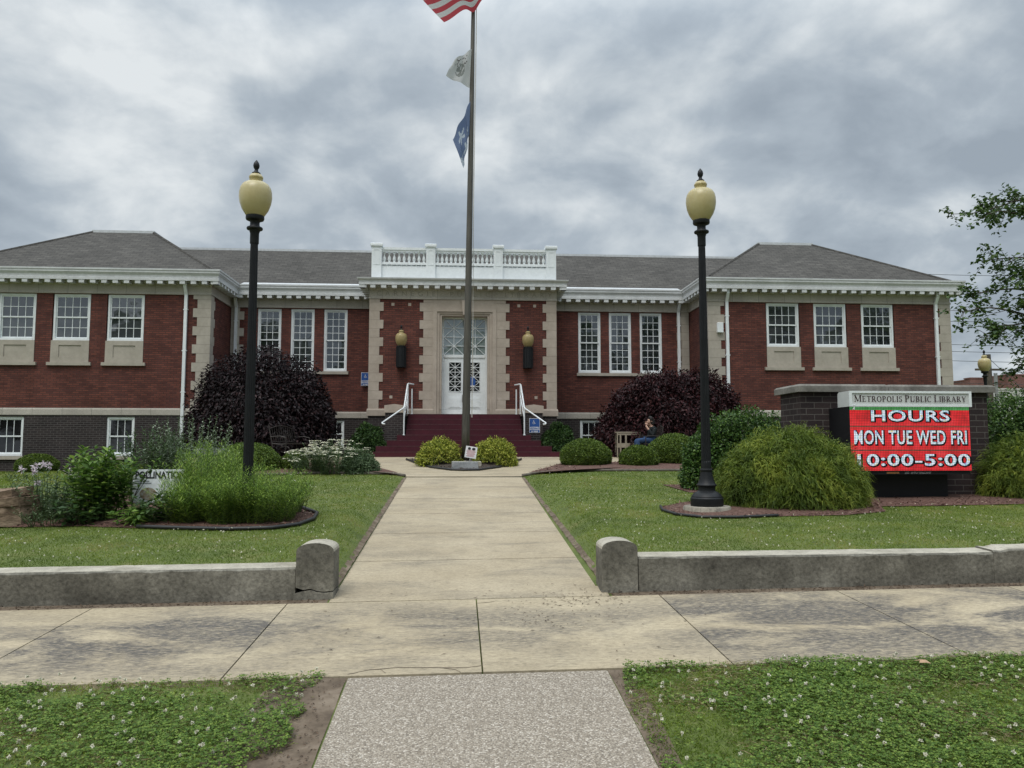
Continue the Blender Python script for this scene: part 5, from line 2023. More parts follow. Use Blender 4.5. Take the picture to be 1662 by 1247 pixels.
# ------------------------------------------------------------------ shrubs
def dome_points(blobs, n, rng, shell=(.80, 1.0), lump=.08, freq=2.4, low=-.12):
    """points in the outer shell of a union of half ellipsoids: blobs (cx,cy,z0,rx,ry,h); returns points and outward normals"""
    area = np.array([b_[3] * b_[5] + b_[4] * b_[5] + b_[3] * b_[4] for b_ in blobs]); area = area / area.sum()
    PP, NN = [], []
    for k, (cx, cy, z0, rx, ry, h) in enumerate(blobs):
        m_ = int(n * area[k])
        u = rng.normal(size=(m_ * 2, 3)); u = unit(u)
        u = u[u[:, 2] > low][:m_]
        s = np.sqrt(rng.uniform(shell[0] ** 2, shell[1] ** 2, len(u)))
        lum = np.array([mnoise.noise((d[0] * freq + cx, d[1] * freq + cy, d[2] * freq + k)) for d in u])
        s = s * (1 + lump * lum * 1.6)
        p = u * s[:, None] * [rx, ry, h] + [cx, cy, z0]
        nn = unit(u / np.array([rx, ry, h]))
        keep = np.ones(len(p), dtype=bool)
        for j, b_ in enumerate(blobs):
            if j != k:
                q = (p - np.array(b_[:3])) / np.array([b_[3], b_[4], b_[5]])
                keep &= (q ** 2).sum(1) > .72
        PP.append(p[keep]); NN.append(nn[keep])
    return np.concatenate(PP), np.concatenate(NN)


def shrub(name, label, cat, loc, blobs, n, leafL, leafW, mat, rng, group=None, lump=.08, shell=(.80, 1.0), droop=0.0, out=.7, rand=.6, stem_mat='bark', freq=2.4, jitter=0.0, low=-.12):
    root = thing(name, label, cat, loc, 0, group)
    P, Nn = dome_points(blobs, n, rng, shell, lump, freq, low)
    P2, N2 = dome_points([(b_[0], b_[1], b_[2], b_[3] * .80, b_[4] * .80, b_[5] * .80) for b_ in blobs], n // 4, rng, (.6, 1.0), lump, freq, low)
    P = np.concatenate([P, P2]); Nn = np.concatenate([Nn, N2])
    big_ = np.concatenate([np.ones(len(P) - len(P2)), np.full(len(P2), 1.9)])
    k_ = P[:, 2] > -.02
    P, Nn, big_ = P[k_], Nn[k_], big_[k_]
    m_ = len(P)
    D = Nn * out + rng.normal(size=(m_, 3)) * rand - np.array([0, 0, droop])
    nv = Nn + rng.normal(size=(m_, 3)) * .5 + np.array([0, 0, .5])
    V = leaves(P, D, nv, leafL * rng.uniform(.65, 1.3, m_) * big_, leafW * rng.uniform(.7, 1.25, m_) * big_, .2)
    quads('foliage', V, mat, root)
    mb = MB()
    for k in range(6 if len(blobs) < 3 else 10):
        b_ = blobs[k % len(blobs)]
        a = rng.uniform(0, 6.28)
        mb.tube([(b_[0] + .08 * math.cos(a), b_[1] + .08 * math.sin(a), -.05), (b_[0] + b_[3] * .25 * math.cos(a), b_[1] + b_[4] * .25 * math.sin(a), b_[2] + b_[5] * .35), (b_[0] + b_[3] * .55 * math.cos(a + .3), b_[1] + b_[4] * .55 * math.sin(a + .3), b_[2] + b_[5] * .62)], [.03 * (b_[5]) ** .5, .022 * b_[5] ** .5, .01], 6)
    mb.build('stems', M[stem_mat], root)
    return root


RN = np.random.default_rng
# clipped boxwoods
def boxwood(x, y, rx, top, label, seed, n=7000, zb=None, ry=None):
    g = ground(x, y) if zb is None else zb
    h = top - g
    return shrub('boxwood', label, 'boxwood', (x, y, g), [(0, 0, h * .36, rx, ry or rx, h * .64)], int(n * 2.2), .036, .023, M['boxwood'], RN(seed), 'clipped boxwoods', lump=.035, shell=(.90, 1.0), low=-.75)


boxwood(3.46, 21.0, .70, .21, 'round clipped boxwood closest to the maroon steps', 21, 9000)
boxwood(4.83, 20.6, .52, .03, 'smallest clipped boxwood, in front of the seated person', 22)
boxwood(6.08, 21.5, .78, .36, 'clipped boxwood between the seated person and the big green euonymus', 23, 9000)
boxwood(-5.12, 19.3, .72, .09, 'bright clipped boxwood dome behind the lamp post in the flower bed', 24, 9000)
boxwood(-13.4, 25.6, .62, -.24, 'low dark boxwood against the basement wall', 25, 6000)
boxwood(-4.10, 19.6, .34, -.13, 'little yellow green boxwood beside the cream flowers', 26, 3000)

M['silvergreen'] = leaf_mat('grey_green_leaf', [(0.0, (0.055, 0.095, 0.045)), (0.6, (0.105, 0.16, 0.075)), (1.0, (0.20, 0.27, 0.14))], 0.5, 0.2)
shrub('rounded_shrub', 'rounded grey green shrub between cream flowers and plaza', 'shrub', (-2.42, 19.0, ground(-2.42, 19.0)), [(0, 0, .05, .48, .45, .52)], 4200, .055, .025, M['silvergreen'], RN(27), lump=.1)
shrub('leafy_shrub', 'dark leafy shrub beside the brick pier without a sign', 'shrub', (-2.98, 25.55, -.4), [(0, 0, .1, .62, .5, .98)], 7000, .085, .045, M['hyd'], RN(28), 'leafy shrubs beside the steps', lump=.14)
shrub('leafy_shrub', 'dark leafy shrub beside the brick pier with a blue sign', 'shrub', (3.32, 25.55, -.4), [(0, 0, .1, .62, .5, 1.03)], 7000, .085, .045, M['hyd'], RN(29), 'leafy shrubs beside the steps', lump=.14)
for x, sd, lb in ((-.53, 30, 'golden leaved shrub at the flagpole foot, nearer the flower bed'), (.95, 31, 'golden leaved shrub at the flagpole foot, nearer the brick sign')):
    shrub('golden_shrub', lb, 'shrub', (x, 21.2, -.56), [(0, 0, .22, .58, .52, .58), (.22 * (1 if x > 0 else -1), -.1, .1, .42, .4, .5)], 5200, .06, .028, M['gold'], RN(sd), 'golden shrubs at the flagpole', lump=.16, freq=4, droop=.1)

# purple Japanese maples
shrub('purple_maple', 'broad dome of dark purple maple hiding the wall beside the bench', 'tree', (-6.4, 25.4, -.45),
      [(0, 0, .35, 2.3, 1.75, 3.28), (-.9, .2, .2, 1.45, 1.4, 2.7), (1.15, -.1, .2, 1.3, 1.3, 2.75), (.2, -.5, .1, 1.7, 1.4, 2.5), (-1.5, 0, .1, .75, 1.1, 1.6), (1.75, 0, .1, .65, 1.0, 1.7)], 64000, .125, .058, M['maple'], RN(33), 'purple maples before the recessed walls', lump=.09, droop=.55, out=.8, rand=.5, freq=3.5, shell=(.82, 1.03), stem_mat='twig', low=-.3)
shrub('purple_maple', 'reddish purple spreading maple behind the seated person', 'tree', (6.9, 25.4, -.4),
      [(-.1, 0, .35, 2.0, 1.7, 2.5), (-1.35, -.1, .2, 1.05, 1.2, 1.85), (1.2, .2, .3, 1.15, 1.2, 2.72), (1.85, -.1, .3, .68, 1.0, 2.2), (-.5, -.3, .2, 1.4, 1.3, 2.45)], 58000, .125, .058, M['maple_red'], RN(34), 'purple maples before the recessed walls', lump=.12, droop=.55, out=.8, rand=.5, freq=3.5, shell=(.82, 1.04), stem_mat='twig', low=-.3)

# euonymus behind the lamp and beside the sign
shrub('euonymus', 'large glossy green shrub behind the lamp post and threadleaf mound', 'shrub', (5.45, 15.1, ground(5.45, 15.1)),
      [(.25, 0, .3, 1.10, .8, 1.27), (-.62, -.15, .2, .46, .5, 1.05), (-.72, -.2, .1, .40, .45, .70), (.85, .1, .2, .7, .7, 1.0)], 24000, .062, .034, M['euon'], RN(35), 'glossy green shrubs by the sign', lump=.13, freq=3)
shrub('euonymus', 'tall glossy green shrub at the end of the brick sign', 'shrub', (10.75, 14.2, ground(10.75, 14.2)),
      [(0, 0, .2, 1.05, .85, 1.72), (.9, .1, .2, 1.1, .9, 1.6)], 22000, .062, .034, M['euon'], RN(36), 'glossy green shrubs by the sign', lump=.12, freq=3)


# threadleaf cypress: drooping cords in overlapping tufts
def threadleaf(label, x, y, blobs, ntuft, seed):
    rng = RN(seed)
    root = thing('threadleaf_cypress', label, 'shrub', (x, y, ground(x, y)), 0, 'golden threadleaf mounds')
    P, Nn = dome_points(blobs, ntuft, rng, (.84, 1.0), .09, 5.0, low=-.6)
    k = P[:, 2] > -.02
    P, Nn = P[k], Nn[k]
    per = 15
    Pt = np.repeat(P, per, 0) + rng.normal(size=(len(P) * per, 3)) * .045
    Nt = np.repeat(Nn, per, 0)
    base_d = np.repeat(Nn * .8 + rng.normal(size=P.shape) * .4 + [0, 0, .25], per, 0)
    D = base_d + rng.normal(size=Pt.shape) * .38
    n = len(Pt)
    V = blades(Pt - unit(D) * .05, D, rng.uniform(.06, .17, n), rng.uniform(.006, .012, n), rng.uniform(.4, 1.2, n), rng, 3)
    quads('foliage', V, M['thread'], root)
    # dense inner twigs and older foliage
    P2, N2 = dome_points([(b_[0], b_[1], b_[2], b_[3] * .86, b_[4] * .86, b_[5] * .86) for b_ in blobs], ntuft * 3, rng, (.7, 1.0), .06, 3.0)
    D2 = N2 * .5 + rng.normal(size=P2.shape) * .6 - [0, 0, .5]
    V2 = leaves(P2, D2, N2 + rng.normal(size=P2.shape) * .3, rng.uniform(.12, .2, len(P2)), rng.uniform(.03, .05, len(P2)), .2)
    quads('inner_foliage', V2, M['thread'], root)
    mb = MB()
    for k in range(8):
        a = rng.uniform(0, 6.28)
        mb.tube([(.05 * math.cos(a), .05 * math.sin(a), -.05), (.3 * math.cos(a), .3 * math.sin(a), .45), (.65 * math.cos(a + .3), .5 * math.sin(a + .3), .7)], [.035, .025, .01], 6)
    mb.build('stems', M['bark'], root)


threadleaf('big drooping golden green threadleaf mound beside the lamp post', 5.33, 12.1, [(0, 0, .30, 1.12, .95, .96), (-.58, -.1, .25, .68, .75, .78), (.40, -.05, .25, .70, .8, .78), (-.1, -.45, .2, .8, .6, .75)], 5200, 41)
threadleaf('threadleaf mound against the far end of the brick sign', 10.15, 12.95, [(0, 0, .2, 1.0, .75, .98), (.7, -.1, .3, .95, .8, 1.15)], 2600, 42)

# ------------------------------------------------------------------ flower bed plants
def stemmed(name, label, cat, x, y, nst, h, spread, base_r, leafL, leafW, nleaf, mat, seed, tilt_=.5, group=None, stem_mat='stem', stem_r=.006, top_bias=0.0, flower=None, leaf_up=.35, curve=.25, zoff=0.0, droop=0.0):
    """upright stems with leaves set spirally along them; flower = (material, kind, size, how many stems, count)"""
    rng = RN(seed)
    root = thing(name, label, cat, (x, y, ground(x, y) + zoff), 0, group)
    mb = MB()
    LP, LD, LN, LL, LW_ = [], [], [], [], []
    tips = []
    for k in range(nst):
        a = rng.uniform(0, 6.283)
        rr = base_r * math.sqrt(rng.uniform())
        b0 = np.array([rr * math.cos(a), rr * math.sin(a), -.03])
        lean = spread * (rr / max(base_r, 1e-3)) ** .8 * rng.uniform(.6, 1.15)
        hh = h * rng.uniform(.62, 1.04) * (1 - .22 * (rr / max(base_r, 1e-3)) ** 2)
        a2 = a + rng.normal() * .4
        tip = b0 + np.array([lean * math.cos(a2), lean * math.sin(a2), hh])
        midp = b0 * .5 + tip * .5 + np.array([-curve * lean * math.cos(a2), -curve * lean * math.sin(a2), .03])
        pts = [b0 * (1 - u) ** 2 + midp * 2 * u * (1 - u) + tip * u * u for u in np.linspace(0, 1, 5)]
        mb.tube(pts, [stem_r * (1 - .6 * i / 4) for i in range(5)], 4)
        tips.append(tip)
        ph = rng.uniform(0, 6.28)
        for j in range(nleaf):
            u = (j + rng.uniform()) / nleaf
            u = .08 + .92 * u ** (1 - top_bias)
            p = b0 * (1 - u) ** 2 + midp * 2 * u * (1 - u) + tip * u * u
            t_ = ph + j * 2.4
            LP.append(p)
            LD.append([math.cos(t_), math.sin(t_), leaf_up + .5 * u * (1 if u > .8 else .3) - droop + rng.normal() * .2])
            LN.append([rng.normal() * .3, rng.normal() * .3, 1])
            s = (1.0 - .45 * abs(u - .5)) * rng.uniform(.7, 1.15)
            LL.append(leafL * s); LW_.append(leafW * s)
    mb.build('stems', M[stem_mat], root)
    quads('foliage', leaves(np.array(LP), np.array(LD), np.array(LN), np.array(LL), np.array(LW_), .15), M[mat], root)
    if flower:
        fm, kind, size, cnt = flower
        pick = sorted(range(nst), key=lambda i: -tips[i][2] * (1 if kind == 'tuft' else 0) + rng.uniform())[:cnt]
        for i in pick:
            tp = np.array(tips[i])
            if kind == 'tuft':
                n = 26
                D = rng.normal(size=(n, 3)) + [0, 0, .35]
                V = leaves(np.repeat([tp], n, 0), D, rng.normal(size=(n, 3)), size * rng.uniform(.7, 1.1, n), size * .28, 0)
            else:
                n = 34
                a = rng.uniform(0, 6.28, n); r_ = size * np.sqrt(rng.uniform(0, 1, n))
                Pf = tp + np.stack([r_ * np.cos(a), r_ * np.sin(a), .012 - .25 * r_ ** 2 / size + rng.uniform(-.006, .006, n)], 1)
                D = np.stack([np.cos(a), np.sin(a), np.full(n, .25)], 1)
                V = leaves(Pf, D, rng.normal(size=(n, 3)) * .25 + [0, 0, 1], size * .42, size * .36, 0)
            quads('flower_head', V, M[fm], root)
    return root


stemmed('bergamot_plant', 'flowering plant with pale pink tufted heads beside the brown rock', 'plant', -5.74, 11.3, 70, .84, .26, .34, .085, .026, 20, 'silvergreen', 51, flower=('pink', 'tuft', .072, 11))
stemmed('broad_leaved_plant', 'tall bright broad leaved plant in front of the white garden sign', 'plant', -4.98, 11.2, 50, 1.17, .24, .28, .15, .062, 32, 'milk', 52, top_bias=.25, leaf_up=.25)
stemmed('broad_leaved_plant', 'lower broad leaved plant at the edge of the bed', 'plant', -5.12, 10.95, 18, .55, .30, .22, .15, .065, 16, 'hyd', 53, leaf_up=.05, droop=.1)
stemmed('coneflower_plant', 'dark bushy plant hiding the lower half of the white garden sign', 'plant', -3.92, 10.95, 44, .50, .30, .28, .13, .042, 20, 'hyd', 54, leaf_up=.2)
stemmed('coneflower_plant', 'dark low plant with broad bottom leaves at the mulch edge', 'plant', -4.36, 10.85, 16, .34, .26, .18, .15, .055, 14, 'milk', 55, leaf_up=.0, droop=.15)
stemmed('aster_plant', 'dark tall fine leaved plant behind the white garden sign', 'plant', -4.98, 13.0, 80, 1.36, .30, .34, .09, .026, 36, 'hyd', 56)
stemmed('sage_plant', 'tall silvery leaved plant at the back of the flower bed', 'plant', -4.40, 13.2, 95, 1.52, .42, .44, .075, .026, 38, 'silver', 57)
stemmed('grassy_plant', 'tall wispy yellow green plant beside the white garden sign', 'plant', -3.66, 11.55, 190, 1.12, .34, .34, .11, .011, 50, 'feather', 58, leaf_up=.6, stem_r=.003)
stemmed('grassy_plant', 'wispy green plant in the middle of the bed, shedding fine blades forward', 'plant', -3.62, 10.9, 150, .72, .36, .26, .12, .010, 38, 'feather', 59, leaf_up=.5, stem_r=.003)
stemmed('grassy_plant', 'wispy green plant between grey stone block and lamp post', 'plant', -3.72, 12.6, 150, 1.06, .40, .34, .10, .010, 40, 'feather', 60, leaf_up=.6, stem_r=.003)
stemmed('feathery_bush', 'wide feathery green bush spilling over the black edging', 'bush', -2.80, 11.0, 430, .82, .38, .50, .075, .0105, 50, 'feather', 61, leaf_up=.45, stem_r=.0025)
stemmed('feathery_bush', 'narrow feathery bush in front of the lamp post', 'bush', -3.10, 10.72, 170, .66, .22, .24, .075, .0105, 40, 'feather', 62, leaf_up=.45, stem_r=.0025)
stemmed('spurge_plant', 'light yellow green plant beside the lamp post', 'plant', -3.16, 11.55, 40, .84, .22, .24, .06, .028, 22, 'yellowgreen', 63, top_bias=.4)
stemmed('spurge_plant', 'light yellow green plant behind the feathery bush', 'plant', -2.55, 11.75, 40, .72, .24, .26, .055, .026, 22, 'yellowgreen', 64, top_bias=.4, flower=('yarrow', 'flat', .035, 8))
stemmed('weed_clump', 'low weedy greenery behind the brown rock', 'plant', -6.7, 12.6, 60, .42, .3, .6, .08, .02, 18, 'yellowgreen', 65)
stemmed('weed_clump', 'low pale greenery between rock and pink flowers', 'plant', -6.1, 11.9, 60, .46, .3, .4, .07, .02, 18, 'silvergreen', 66)
stemmed('weed_clump', 'pale trailing greenery at the foot of the pink flowers', 'plant', -5.55, 11.0, 60, .34, .25, .3, .06, .014, 16, 'silvergreen', 67)
stemmed('yarrow_plant', 'mass of cream flat topped flowers in front of the bench', 'plant', -3.0, 18.9, 110, .86, .42, .45, .10, .02, 22, 'silvergreen', 68, flower=('yarrow', 'flat', .078, 90))
stemmed('yarrow_plant', 'sparser cream flowers nearer the clipped dome', 'plant', -3.62, 19.0, 60, .66, .3, .32, .10, .02, 20, 'silvergreen', 69, flower=('yarrow', 'flat', .07, 40))
# arching woody twigs by the garden sign
rng = RN(70)
root = thing('twiggy_shrub', 'thin dark arching twigs with few leaves left of the garden sign', 'shrub', (-4.62, 11.2, ground(-4.62, 11.2)))
mb = MB()
LP, LD = [], []
for k in range(7):
    a = rng.uniform(-.6, .6); s_ = 1 if k % 2 else -1
    pts = [np.array([0.02 * k, 0, -.02]), np.array([.06 * s_, .02, .30]), np.array([(.10 + .1 * rng.uniform()) * s_ + .05, .05 * a, .58 + .1 * rng.uniform()]), np.array([(.2 + .2 * rng.uniform()) * s_ + .05, .1 * a, .80 + .12 * rng.uniform()])]
    mb.tube(pts, [.008, .007, .005, .003], 5)
    for u in np.linspace(.5, 1, 7):
        i = min(2, int(u * 3)); f = u * 3 - i
        LP.append(pts[i] * (1 - f) + pts[i + 1] * f); LD.append(rng.normal(size=3) + [0, 0, .3])
mb.build('stems', M['darkstem'], root)
quads('foliage', leaves(np.array(LP), np.array(LD), rng.normal(size=(len(LP), 3)) * .4 + [0, 0, 1], .085, .045), M['milk'], root)

# white garden sign on stakes
root = thing('garden_sign', 'white garden sign reading POLLINATION half hidden by plants', 'sign', (-4.32, 11.5, ground(-4.32, 11.5)))
zb = .22
mb = MB(); mb.bevbox(-.36, .36, -.006, .006, zb, zb + .47, .0)
M['signboard'] = plain('white_sign_board', (.80, .83, .86), .45)
bd = mb.build('board', M['signboard'], root)
mb = MB()
text_mb(mb, 'POLLINATION', -.33, -.009, zb + .345, size=.135, bold=.005, sx=.80, align='LEFT', spacing=1.0)
M['inktext'] = plain('black_print', (.02, .022, .025), .6)
mb.build('lettering', M['inktext'], bd, recalc=False)
mb = MB()
for i, (x0, x1) in enumerate(((-.325, -.13), (-.325, -.10))):
    mb.box(x0, x1, -.009, -.0065, zb + .295 - .03 * i, zb + .31 - .03 * i)
M['greyprint'] = plain('grey_print_line', (.28, .30, .33), .6)
mb.build('fine_print', M['greyprint'], bd)
mb = MB()
for i in range(18):
    a = R(20 * i)
    mb.add([(-.14, -.0085, zb + .12), (-.14 + .12 * math.cos(a), -.0085, zb + .12 + .09 * math.sin(a)), (-.14 + .12 * math.cos(a + R(20)), -.0085, zb + .12 + .09 * math.sin(a + R(20)))], [(0, 1, 2)])
M['picbrown'] = noise_mat('printed_picture', [(.3, (.30, .16, .10)), (.5, (.34, .30, .22)), (.7, (.50, .50, .48))], scale=22)
mb.build('picture', M['picbrown'], bd, recalc=False)
for x in (-.25, .25):
    mb = MB(); mb.box(x - .012, x + .012, .007, .025, -.25, zb + .3)
    mb.build('stake', M['metal'], root)

# layered brown rock
rng = RN(71)
root_z = ground(-6.3, 11.0)
mb = MB()
layers = [(-.02, .16, .0, .0), (.16, .24, .06, .0), (.24, .36, .02, .05), (.36, .455, .10, .10)]
out_ = [(-.75, -.30), (-.30, -.42), (.20, -.40), (.52, -.25), (.62, .10), (.40, .40), (-.20, .46), (-.78, .30)]
n = 40
for k, (z0, z1, ins, sh) in enumerate(layers):
    vs0, vs1 = [], []
    for i in range(n):
        u = i / n * len(out_); a, b_ = out_[int(u) % 8], out_[(int(u) + 1) % 8]; f = u - int(u)
        x, y = a[0] * (1 - f) + b_[0] * f, a[1] * (1 - f) + b_[1] * f
        w = 1 - ins + .07 * mnoise.noise((x * 3, y * 3, k * 2.0)) + .05 * mnoise.noise((x * 9, y * 9, k))
        tz = .06 * x
        vs0.append((x * w - sh, y * w, z0 + tz + .02 * mnoise.noise((x * 4, y * 4, k))))
        w2 = w - .02 + .05 * mnoise.noise((x * 5, y * 5, k + 7))
        vs1.append((x * w2 - sh, y * w2, z1 + tz + .035 * mnoise.noise((x * 4, y * 4, k + 3))))
    c1 = (-sh, 0, z1 + .015)
    mb.add(vs0 + vs1 + [c1], [(i, (i + 1) % n, n + (i + 1) % n, n + i) for i in range(n)] + [(n + i, n + (i + 1) % n, 2 * n) for i in range(n)])
M['rock'] = noise_mat('brown_sandstone', [(.28, (.10, .065, .042)), (.5, (.22, .155, .105)), (.72, (.36, .27, .19))], scale=3.5, detail=12, rough=.95, bump_s=.9, bump_scale=9, scale2=14, stops2=[(.3, g3(.6)), (.6, g3(1.05))], stretch=(1, 1, 3))
o = mb.build('rock', M['rock'], recalc=False)
o.location = (-6.33, 11.05, root_z)
tag(o, 'layered brown sandstone rock at the end of the flower bed', 'rock')

# ------------------------------------------------------------------ stones and little sign at the flagpole
mb = MB()
mb.add([(-.35, -.12, -.06), (.36, -.12, -.06), (.36, .14, -.06), (-.35, .14, -.06), (-.325, -.07, .17), (.325, -.075, .165), (.335, .11, .175), (-.33, .11, .18)],
       [(0, 3, 2, 1), (4, 5, 6, 7), (0, 1, 5, 4), (1, 2, 6, 5), (2, 3, 7, 6), (3, 0, 4, 7)])
o = mb.build('stone_marker', M['greystone'])
o.location = (.145, 19.95, court_z(.145, 19.95) + .05)
tag(o, 'sloping grey granite marker block at the front of the flagpole island', 'marker stone')
mb = MB()
mb.bevbox(-.42, .36, -.15, .15, -.1, .14, .015)
o = mb.build('stone_slab', M['wallconc_light'])
o.location = (.22, 20.45, court_z(.22, 20.45) + .06)
tag(o, 'low concrete slab between the granite marker and the flagpole', 'slab')
root = thing('yard_sign', 'small tilted white notice on a stake before the flagpole', 'sign', (.24, 20.2, court_z(.24, 20.2) + .05))
root.rotation_euler = (0, R(9), 0)
mb = MB(); mb.box(-.15, .15, -.004, .004, .26, .56)
bd = mb.build('board', M['signwhite'], root)
mb = MB()
for (cx_0, w) in ((-.055, .045), (.06, .05)):
    n = 12
    mb.prism([(cx_0 + w * math.cos(2 * math.pi * i / n) * (1 if i % 3 else .8), .50 + .034 * math.sin(2 * math.pi * i / n)) for i in range(n)], 'y', -.008, -.0045)
mb.build('emblem', M['inktext'], bd)
M['redprint'] = plain('faded_red_print', (.50, .22, .24), .6)
mb = MB()
for i in range(6):
    w = (.11, .12, .10, .12, .09, .11)[i]
    mb.box(-w, w, -.0075, -.0045, .445 - .03 * i, .458 - .03 * i)
mb.build('fine_print', M['redprint'], bd)
mb = MB(); mb.box(-.012, .012, .005, .02, -.15, .5)
mb.build('stake', M['metal'], root)
# granite bench block behind the bed
root = thing('stone_bench', 'pale granite block seat behind the flower bed', 'stone seat', (-6.3, 20.4, ground(-6.3, 20.4)))
mb = MB(); mb.bevbox(-.42, .42, -.22, .22, .36, .52, .02); mb.build('seat', M['greystone'], root)
for s_ in (-1, 1):
    mb = MB(); mb.box(s_ * .28 - .08, s_ * .28 + .08, -.18, .18, -.1, .357); mb.build('leg', M['greystone'], root)

# ------------------------------------------------------------------ iron bench
def iron_bench(label, loc, rz, width):
    """seat faces local -Y; ends are cast iron frames, back of scrolls and slats"""
    root = thing('park_bench', label, 'bench', loc, rz)
    hw = width / 2
    mb = MB()
    for i in range(7):
        y = -.44 + .07 * i
        mb.box(-hw, hw, y, y + .052, .425 + .004 * abs(i - 3), .45 + .004 * abs(i - 3))
    mb.build('seat', M['ironbrown'], root)
    mb = MB()
    mb.tube([(-hw, .06, .50), (hw, .06, .50)], .014, 6)
    mb.tube([(-hw, .15, .88), (-hw * .5, .165, .95), (0, .17, .98), (hw * .5, .165, .95), (hw, .15, .88)], .016, 6)
    n = 11
    for i in range(1, n):
        x = -hw + 2 * hw * i / n
        zt = .88 + .10 * (1 - (x / hw) ** 2)
        mb.tube([(x, .06, .50), (x, .11, .68), (x, .16, zt - .01)], .008, 5)
    for s_ in (-1, 0, 1):
        c = Vector((s_ * hw * .55, .115, .70))
        mb.tube([c + Vector((.10 * math.cos(t), .02 * math.sin(t), .09 * math.sin(t))) for t in np.linspace(0, 6.283, 17)], .009, 5)
    mb.build('backrest', M['ironbrown'], root)
    for s_ in (-1, 1):
        x = s_ * (hw + .012)
        mb = MB()
        mb.tube([(x, -.42, 0), (x, -.40, .22), (x, -.43, .43), (x, -.40, .62), (x, -.20, .66), (x, .06, .64), (x, .12, .66)], .019, 6)
        mb.tube([(x, .12, 0), (x, .02, .25), (x, .05, .45), (x, .16, .90), (x, .18, 1.0)], .019, 6)
        mb.tube([(x, -.43, .43), (x, -.2, .42), (x, .05, .45)], .016, 6)
        mb.tube([(x + .0, -.38 + .16 * math.cos(t), .28 + .09 * math.sin(t)) for t in np.linspace(.3, 5.6, 14)], .009, 5)
        mb.build('end_frame', M['ironbrown'], root)
    return root


M['ironbrown'] = noise_mat('dark_iron_paint', [(.3, (.022, .018, .016)), (.7, (.05, .042, .037))], scale=8, rough=.55)
iron_bench('ornate dark iron bench under the broad purple maple', (-5.15, 23.4, -.36), R(68), 1.2)

# ------------------------------------------------------------------ chair, stand and the person sitting there
chair = thing('garden_chair', 'dark metal garden chair the person is sitting on', 'chair', (5.83, 23.4, -.335))
T = Matrix.Rotation(R(-80), 4, 'Z')             # seat faces -X, a little towards the street
def rot(mb):
    return mb.move(T)
mb = MB(); mb.bevbox(-.24, .24, -.26, .22, .40, .425, .008)
rot(mb).build('seat', M['ironbrown'], chair)
mb = MB()
mb.tube([(-.23, .20, .42), (-.24, .32, .78), (-.22, .36, .92), (0, .38, .97), (.22, .36, .92), (.24, .32, .78), (.23, .20, .42)], .018, 6)
for x in (-.14, -.05, .05, .14):
    mb.tube([(x, .20, .44), (x, .30, .74), (x, .365, .95)], .010, 5)
rot(mb).build('backrest', M['ironbrown'], chair)
for s_ in (-1, 1):
    mb = MB(); mb.tube([(s_ * .26, .27, .64), (s_ * .27, .0, .66), (s_ * .27, -.20, .65), (s_ * .26, -.24, .60), (s_ * .245, -.22, .41)], .015, 6)
    rot(mb).build('armrest', M['ironbrown'], chair)
    for yy, y2 in ((-.22, -.26), (.18, .27)):
        mb = MB(); mb.tube([(s_ * .22, yy, .41), (s_ * .235, y2, 0)], .015, 6)
        rot(mb).build('leg', M['ironbrown'], chair)

M['beige'] = noise_mat('beige_painted_wood', [(.3, (.24, .205, .155)), (.7, (.33, .29, .225))], scale=5, rough=.7)
stand = thing('wooden_stand', 'beige open wooden stand behind the seated person', 'stand', (5.30, 24.25, -.335))
mb = MB(); mb.box(-.34, .42, -.2, .2, .765, .80); mb.build('top', M['beige'], stand)
mb = MB(); mb.box(-.335, .415, -.185, -.165, .695, .763); mb.build('apron', M['beige'], stand)
mb = MB(); mb.box(-.335, .415, -.185, -.165, .30, .44); mb.build('lower_rail', M['beige'], stand)
for x0, x1 in ((-.34, -.31), (-.25, -.205), (-.08, -.03), (.37, .42)):
    mb = MB(); mb.box(x0, x1, -.19, -.15, 0, .763); mb.build('leg', M['beige'], stand)
for x in (-.33, .37):
    mb = MB(); mb.box(x, x + .05, .15, .19, 0, .763); mb.build('leg', M['beige'], stand)


def skin_mesh(name, verts, edges, radii, mat, parent, root=0, sub=2):
    me = bpy.data.meshes.new(name)
    me.from_pydata([Vector(v) for v in verts], edges, [])
    o = bpy.data.objects.new(name, me)
    COL.objects.link(o)
    md = o.modifiers.new('skin', 'SKIN')
    md.use_smooth_shade = True
    for i, r_ in enumerate(radii):
        me.skin_vertices[0].data[i].radius = (r_, r_) if isinstance(r_, (int, float)) else r_
        me.skin_vertices[0].data[i].use_root = i == root
    sb = o.modifiers.new('subdivision', 'SUBSURF'); sb.levels = sub; sb.render_levels = sub
    dg = bpy.context.evaluated_depsgraph_get(); dg.update()
    m2 = bpy.data.meshes.new_from_object(o.evaluated_get(dg))
    m2.name = name
    bpy.data.objects.remove(o)
    m2.materials.clear(); m2.materials.append(mat)
    o = bpy.data.objects.new(name, m2)
    COL.objects.link(o); o.parent = parent
    return o


M['skin'] = plain('skin', (.44, .27, .20), .5, .3, var=.06)
M['jacket'] = plain('dark_green_grey_jacket', (.014, .017, .018), .8, .2, var=.2)
M['jeans'] = plain('blue_jeans', (.035, .065, .135), .85, .1, var=.25)
M['hair'] = plain('dark_hair', (.014, .011, .010), .6, .3)
M['shoe'] = plain('dark_shoe', (.02, .02, .022), .6)
# seated figure in local axes: faces -X, hip over the chair seat; z measured from the paving
per = thing('person', 'person in dark jacket and blue jeans sitting with a hand raised to the mouth', 'person', (5.83, 23.4, -.335))
per.rotation_euler = (0, 0, R(10))
hip, chest, neck = (.02, 0, .52), (.10, 0, .78), (.075, 0, .955)
sh = lambda s_: (.095, .17 * s_, .89)
